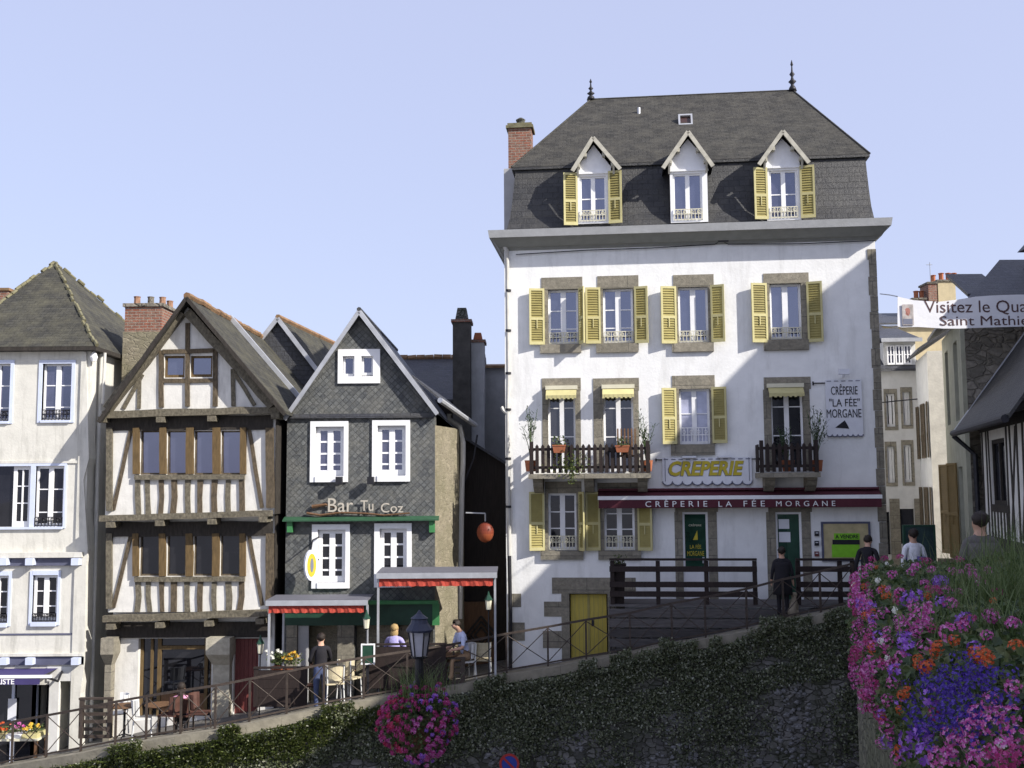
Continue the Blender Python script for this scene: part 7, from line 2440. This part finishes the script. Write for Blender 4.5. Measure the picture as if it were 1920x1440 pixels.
# strewn smaller heads so that the bank is full
for kind, n in (('pink', 26), ('magenta', 22), ('violet', 6), ('orange', 8)):
    c = 0
    while c < n:
        px, py = cl.uniform(1602, 1915), cl.uniform(1040, 1438)
        if kind != 'blue' and px > 1700 and py > 1230 and cl.random() < .75:
            continue
        if px > 1830 and py < 1160:
            continue
        if px > 1690 and cl.random() < .5:
            continue
        HEADS[kind].append((px, py)); c += 1

KIND = {'pink': (PINK, 16, .046, .0135), 'violet': (VIOL, 7, .044, .022), 'orange': (ORAN, 15, .042, .0135), 'magenta': (MAGE, 14, .042, .0135), 'white': (WHITEP, 6, .02, .02), 'blue': (BLUE, 10, .05, .013)}
proto = {}
for i, (kname, (m, n, R0, pr)) in enumerate(KIND.items()):
    proto[kname] = [petal_head(n, R0, pr, 5, .75, seed=i * 7 + v).mesh('flower_head') for v in range(3)]
    for q in proto[kname]:
        q.materials.append(m)
# plants: one for each seed point; heads and leaves go to the nearest plant
SEEDS = [('pink', 1630, 1120, 'pink trailing geranium at the far upper left end of the trough'), ('pink', 1640, 1270, 'pink trailing geranium hanging lowest down the rampart'), ('pink', 1770, 1110, 'pink geranium in the middle of the bank below the white shirt'),
         ('pink', 1845, 1085, 'pink geranium just in front of the grey jacket'), ('pink', 1830, 1370, 'large pink geranium at the bottom right corner'), ('pink', 1905, 1240, 'pink geranium at the right edge beside the tall grass'),
         ('violet', 1730, 1115, 'violet petunia between pink geraniums in the upper bank'), ('violet', 1706, 1210, 'violet petunia left of the blue flowers'), ('violet', 1730, 1395, 'violet petunia at the bottom edge below the blue flowers'),
         ('orange', 1640, 1115, 'orange geranium at the far end of the bank'), ('orange', 1735, 1255, 'orange geranium left of the blue flowers'), ('orange', 1855, 1225, 'orange geranium above the blue flowers'),
         ('magenta', 1625, 1060, 'deep magenta geranium at the far top end beside the dark walker'), ('magenta', 1895, 1425, 'deep magenta geranium in the very bottom right corner'), ('magenta', 1720, 1056, 'deep magenta geranium on the top behind the first pink heads'),
         ('white', 1670, 1200, 'small white daisies scattered among the pink geraniums'), ('blue', 1760, 1300, 'deep blue lobelia, left half of the blue patch'), ('blue', 1840, 1300, 'deep blue lobelia, right half of the blue patch')]
plants = []
for kname, px, py, lab in SEEDS:
    p = None
    for dy in range(0, 120, 8):
        p = hit(px, py + dy)
        if p: break
    nm_ = {'pink': 'geranium', 'orange': 'geranium', 'magenta': 'geranium', 'violet': 'petunia', 'white': 'daisy', 'blue': 'lobelia'}[kname]
    b = Vector((max(p.x, left_x(p.y) + .15), p.y, -.88))
    t = thing(nm_, lab, 'flower', b, 0, 'flowers in the stone trough')
    plants.append((kname, p, t, [], MB()))
cnt = {}
for kname, lst in HEADS.items():
    for px, py in lst:
        p = hit(px, py)
        if p is None:
            continue
        best = min((q for q in plants if q[0] == kname), key=lambda q: (q[1] - p).length)
        if len(best[3]) >= 98:
            continue
        best[3].append(p)
        o = bpy.data.objects.new('flower_head', random.choice(proto[kname])); col.objects.link(o)
        o.parent = best[2]
        t_ = p.x - left_x(p.y)
        n = Vector((-.9 if t_ < .05 else -.25, -.55, .35 if t_ < .05 else 1.0)) + Vector((random.gauss(0, .3), random.gauss(0, .3), random.gauss(0, .2)))
        R3 = n.to_track_quat('Z', 'Y').to_matrix().to_4x4() @ Matrix.Rotation(random.random() * 6, 4, 'Z')
        s = random.uniform(.5, .95) * (.72 if kname in ('blue', 'orange') else .85)
        o.matrix_local = Matrix.Translation(p + n.normalized() * .03 - Vector(best[2].location)) @ R3 @ Matrix.Scale(s, 4)
        if t_ > .05 and random.random() < .6:
            a = p + n.normalized() * .02 - Vector(best[2].location)
            best[4].tube([a + Vector((random.gauss(0, .03), random.gauss(0, .03), -.22)), a + Vector((0, 0, -.1)), a], .0035, 4)
# leaves: every plant gets its own foliage
fol = [[] for _ in plants]
c = 0
while c < 46000:
    y = Y0 + (Y1 + .1 - Y0) * random.random() ** 1.15
    t_ = random.uniform(-.35, TW)
    z = random.uniform(-1.75, -.42)
    p = Vector((left_x(y) + t_, y, z))
    if not inside(p):
        continue
    # only near the surface
    if inside(p + Vector((-.12, -.05, .12))) and inside(p + Vector((-.10, 0, 0))) and inside(p + Vector((0, 0, .13))):
        continue
    c += 1
    i = min(range(len(plants)), key=lambda k: (plants[k][1] - p).length_squared)
    fol[i].append(p - Vector(plants[i][2].location))
for (kname, p, t, hs_, st), pts in zip(plants, fol):
    if pts:
        leaf_cloud(pts, .014 if kname in ('blue', 'white') else .020, .75, (-.3, -.4, .7), .9).build('foliage', LEAF, t)
    if st.v:
        st.build('stems', STEM, t)
# tall grass clumps at the right
for i, (px, py, y, n, hmax, lab) in enumerate(((1890, 1150, 5.6, 420, .58, 'tall arching grass clump at the right edge of the trough'), (1825, 1150, 6.6, 260, .32, 'shorter grass clump in front of the grey jacket'), (1925, 1080, 7.4, 300, .68, 'tall grass clump farthest back at the right edge'), (1900, 1200, 4.6, 260, .42, 'nearest grass clump, low at the right edge above the pink geranium'))):
    p = at(px, py, y)
    t = thing('grass_clump', lab, 'grass', (p.x, p.y, -.72), 0, 'grass clumps in the trough')
    blades(n, .17, hmax * .4, hmax, .0038, .34, 40 + i).build('blades', BLADE, t)
# fine stems and small weeds along the far top end
mbw = thing('wild_stems', 'thin green stems and buds rising at the far end of the trough', 'plant', (left_x(7.6) + .75, 7.6, -.8))
blades(420, .26, .2, .44, .003, .2, 60).build('blades', BLADE, mbw)

# ================================================================== SHADE-GIVING HOUSES TO THE RIGHT, SUN AND SKY
row_house('tall rendered house standing to the right of the stone house', 11.0, 25, 20.6, 22.2, -3, 5.0, 12.6, 'y', PALE)
row_house('tall rendered street house to the right, beside the low half-timbered one', 10.6, 17, 8.0, 16.8, -3, 4.6, 8.2, 'y', CREAM)
row_house('tall rendered street house right of the viewer', 9.2, 17, -6.0, 7.4, -3, 5.6, 9.5, 'y', PALE)
row_house('tall rendered street house behind the viewer on the right', 8.0, 17, -22.0, -7.0, -3, 6.5, 11, 'y', CREAM)

SUNV = Vector((1.7, -1.0, 1.3)).normalized()
elev = math.asin(SUNV.z)
az = math.atan2(SUNV.x, SUNV.y)
sd = bpy.data.lights.new('sun', 'SUN')
sd.energy = 3.6
sd.angle = RAD(0.5)
sd.color = (1.0, 0.95, 0.88)
so = bpy.data.objects.new('sun', sd)
so.rotation_euler = SUNV.to_track_quat('Z', 'Y').to_euler()
so.location = SUNV * 200
col.objects.link(so)
wd = bpy.data.worlds.new('World')
scene.world = wd
wd.use_nodes = True
nt = wd.node_tree
bgn = nt.nodes['Background']
sky = nt.nodes.new('ShaderNodeTexSky')
sky.sky_type = 'NISHITA'
sky.sun_disc = False
sky.sun_elevation = elev
sky.sun_rotation = az
sky.altitude = 50
sky.air_density = 1.0
sky.dust_density = 2.0
sky.ozone_density = 2.2
hz = nt.nodes.new('ShaderNodeMix')          # thin summer haze over the clear sky
hz.data_type = 'RGBA'
hz.inputs[0].default_value = 0.80
hz.inputs[7].default_value = (2.02, 2.14, 2.98, 1)
nt.links.new(sky.outputs['Color'], hz.inputs[6])
nt.links.new(hz.outputs[2], bgn.inputs['Color'])
bgn.inputs['Strength'].default_value = 0.15
vs_ = scene.view_settings
vs_.view_transform = 'Standard'
vs_.look = 'None'
vs_.gamma = 1.0
vs_.exposure = 1.0
scene.render.film_transparent = False
scene.cycles.max_bounces = 6
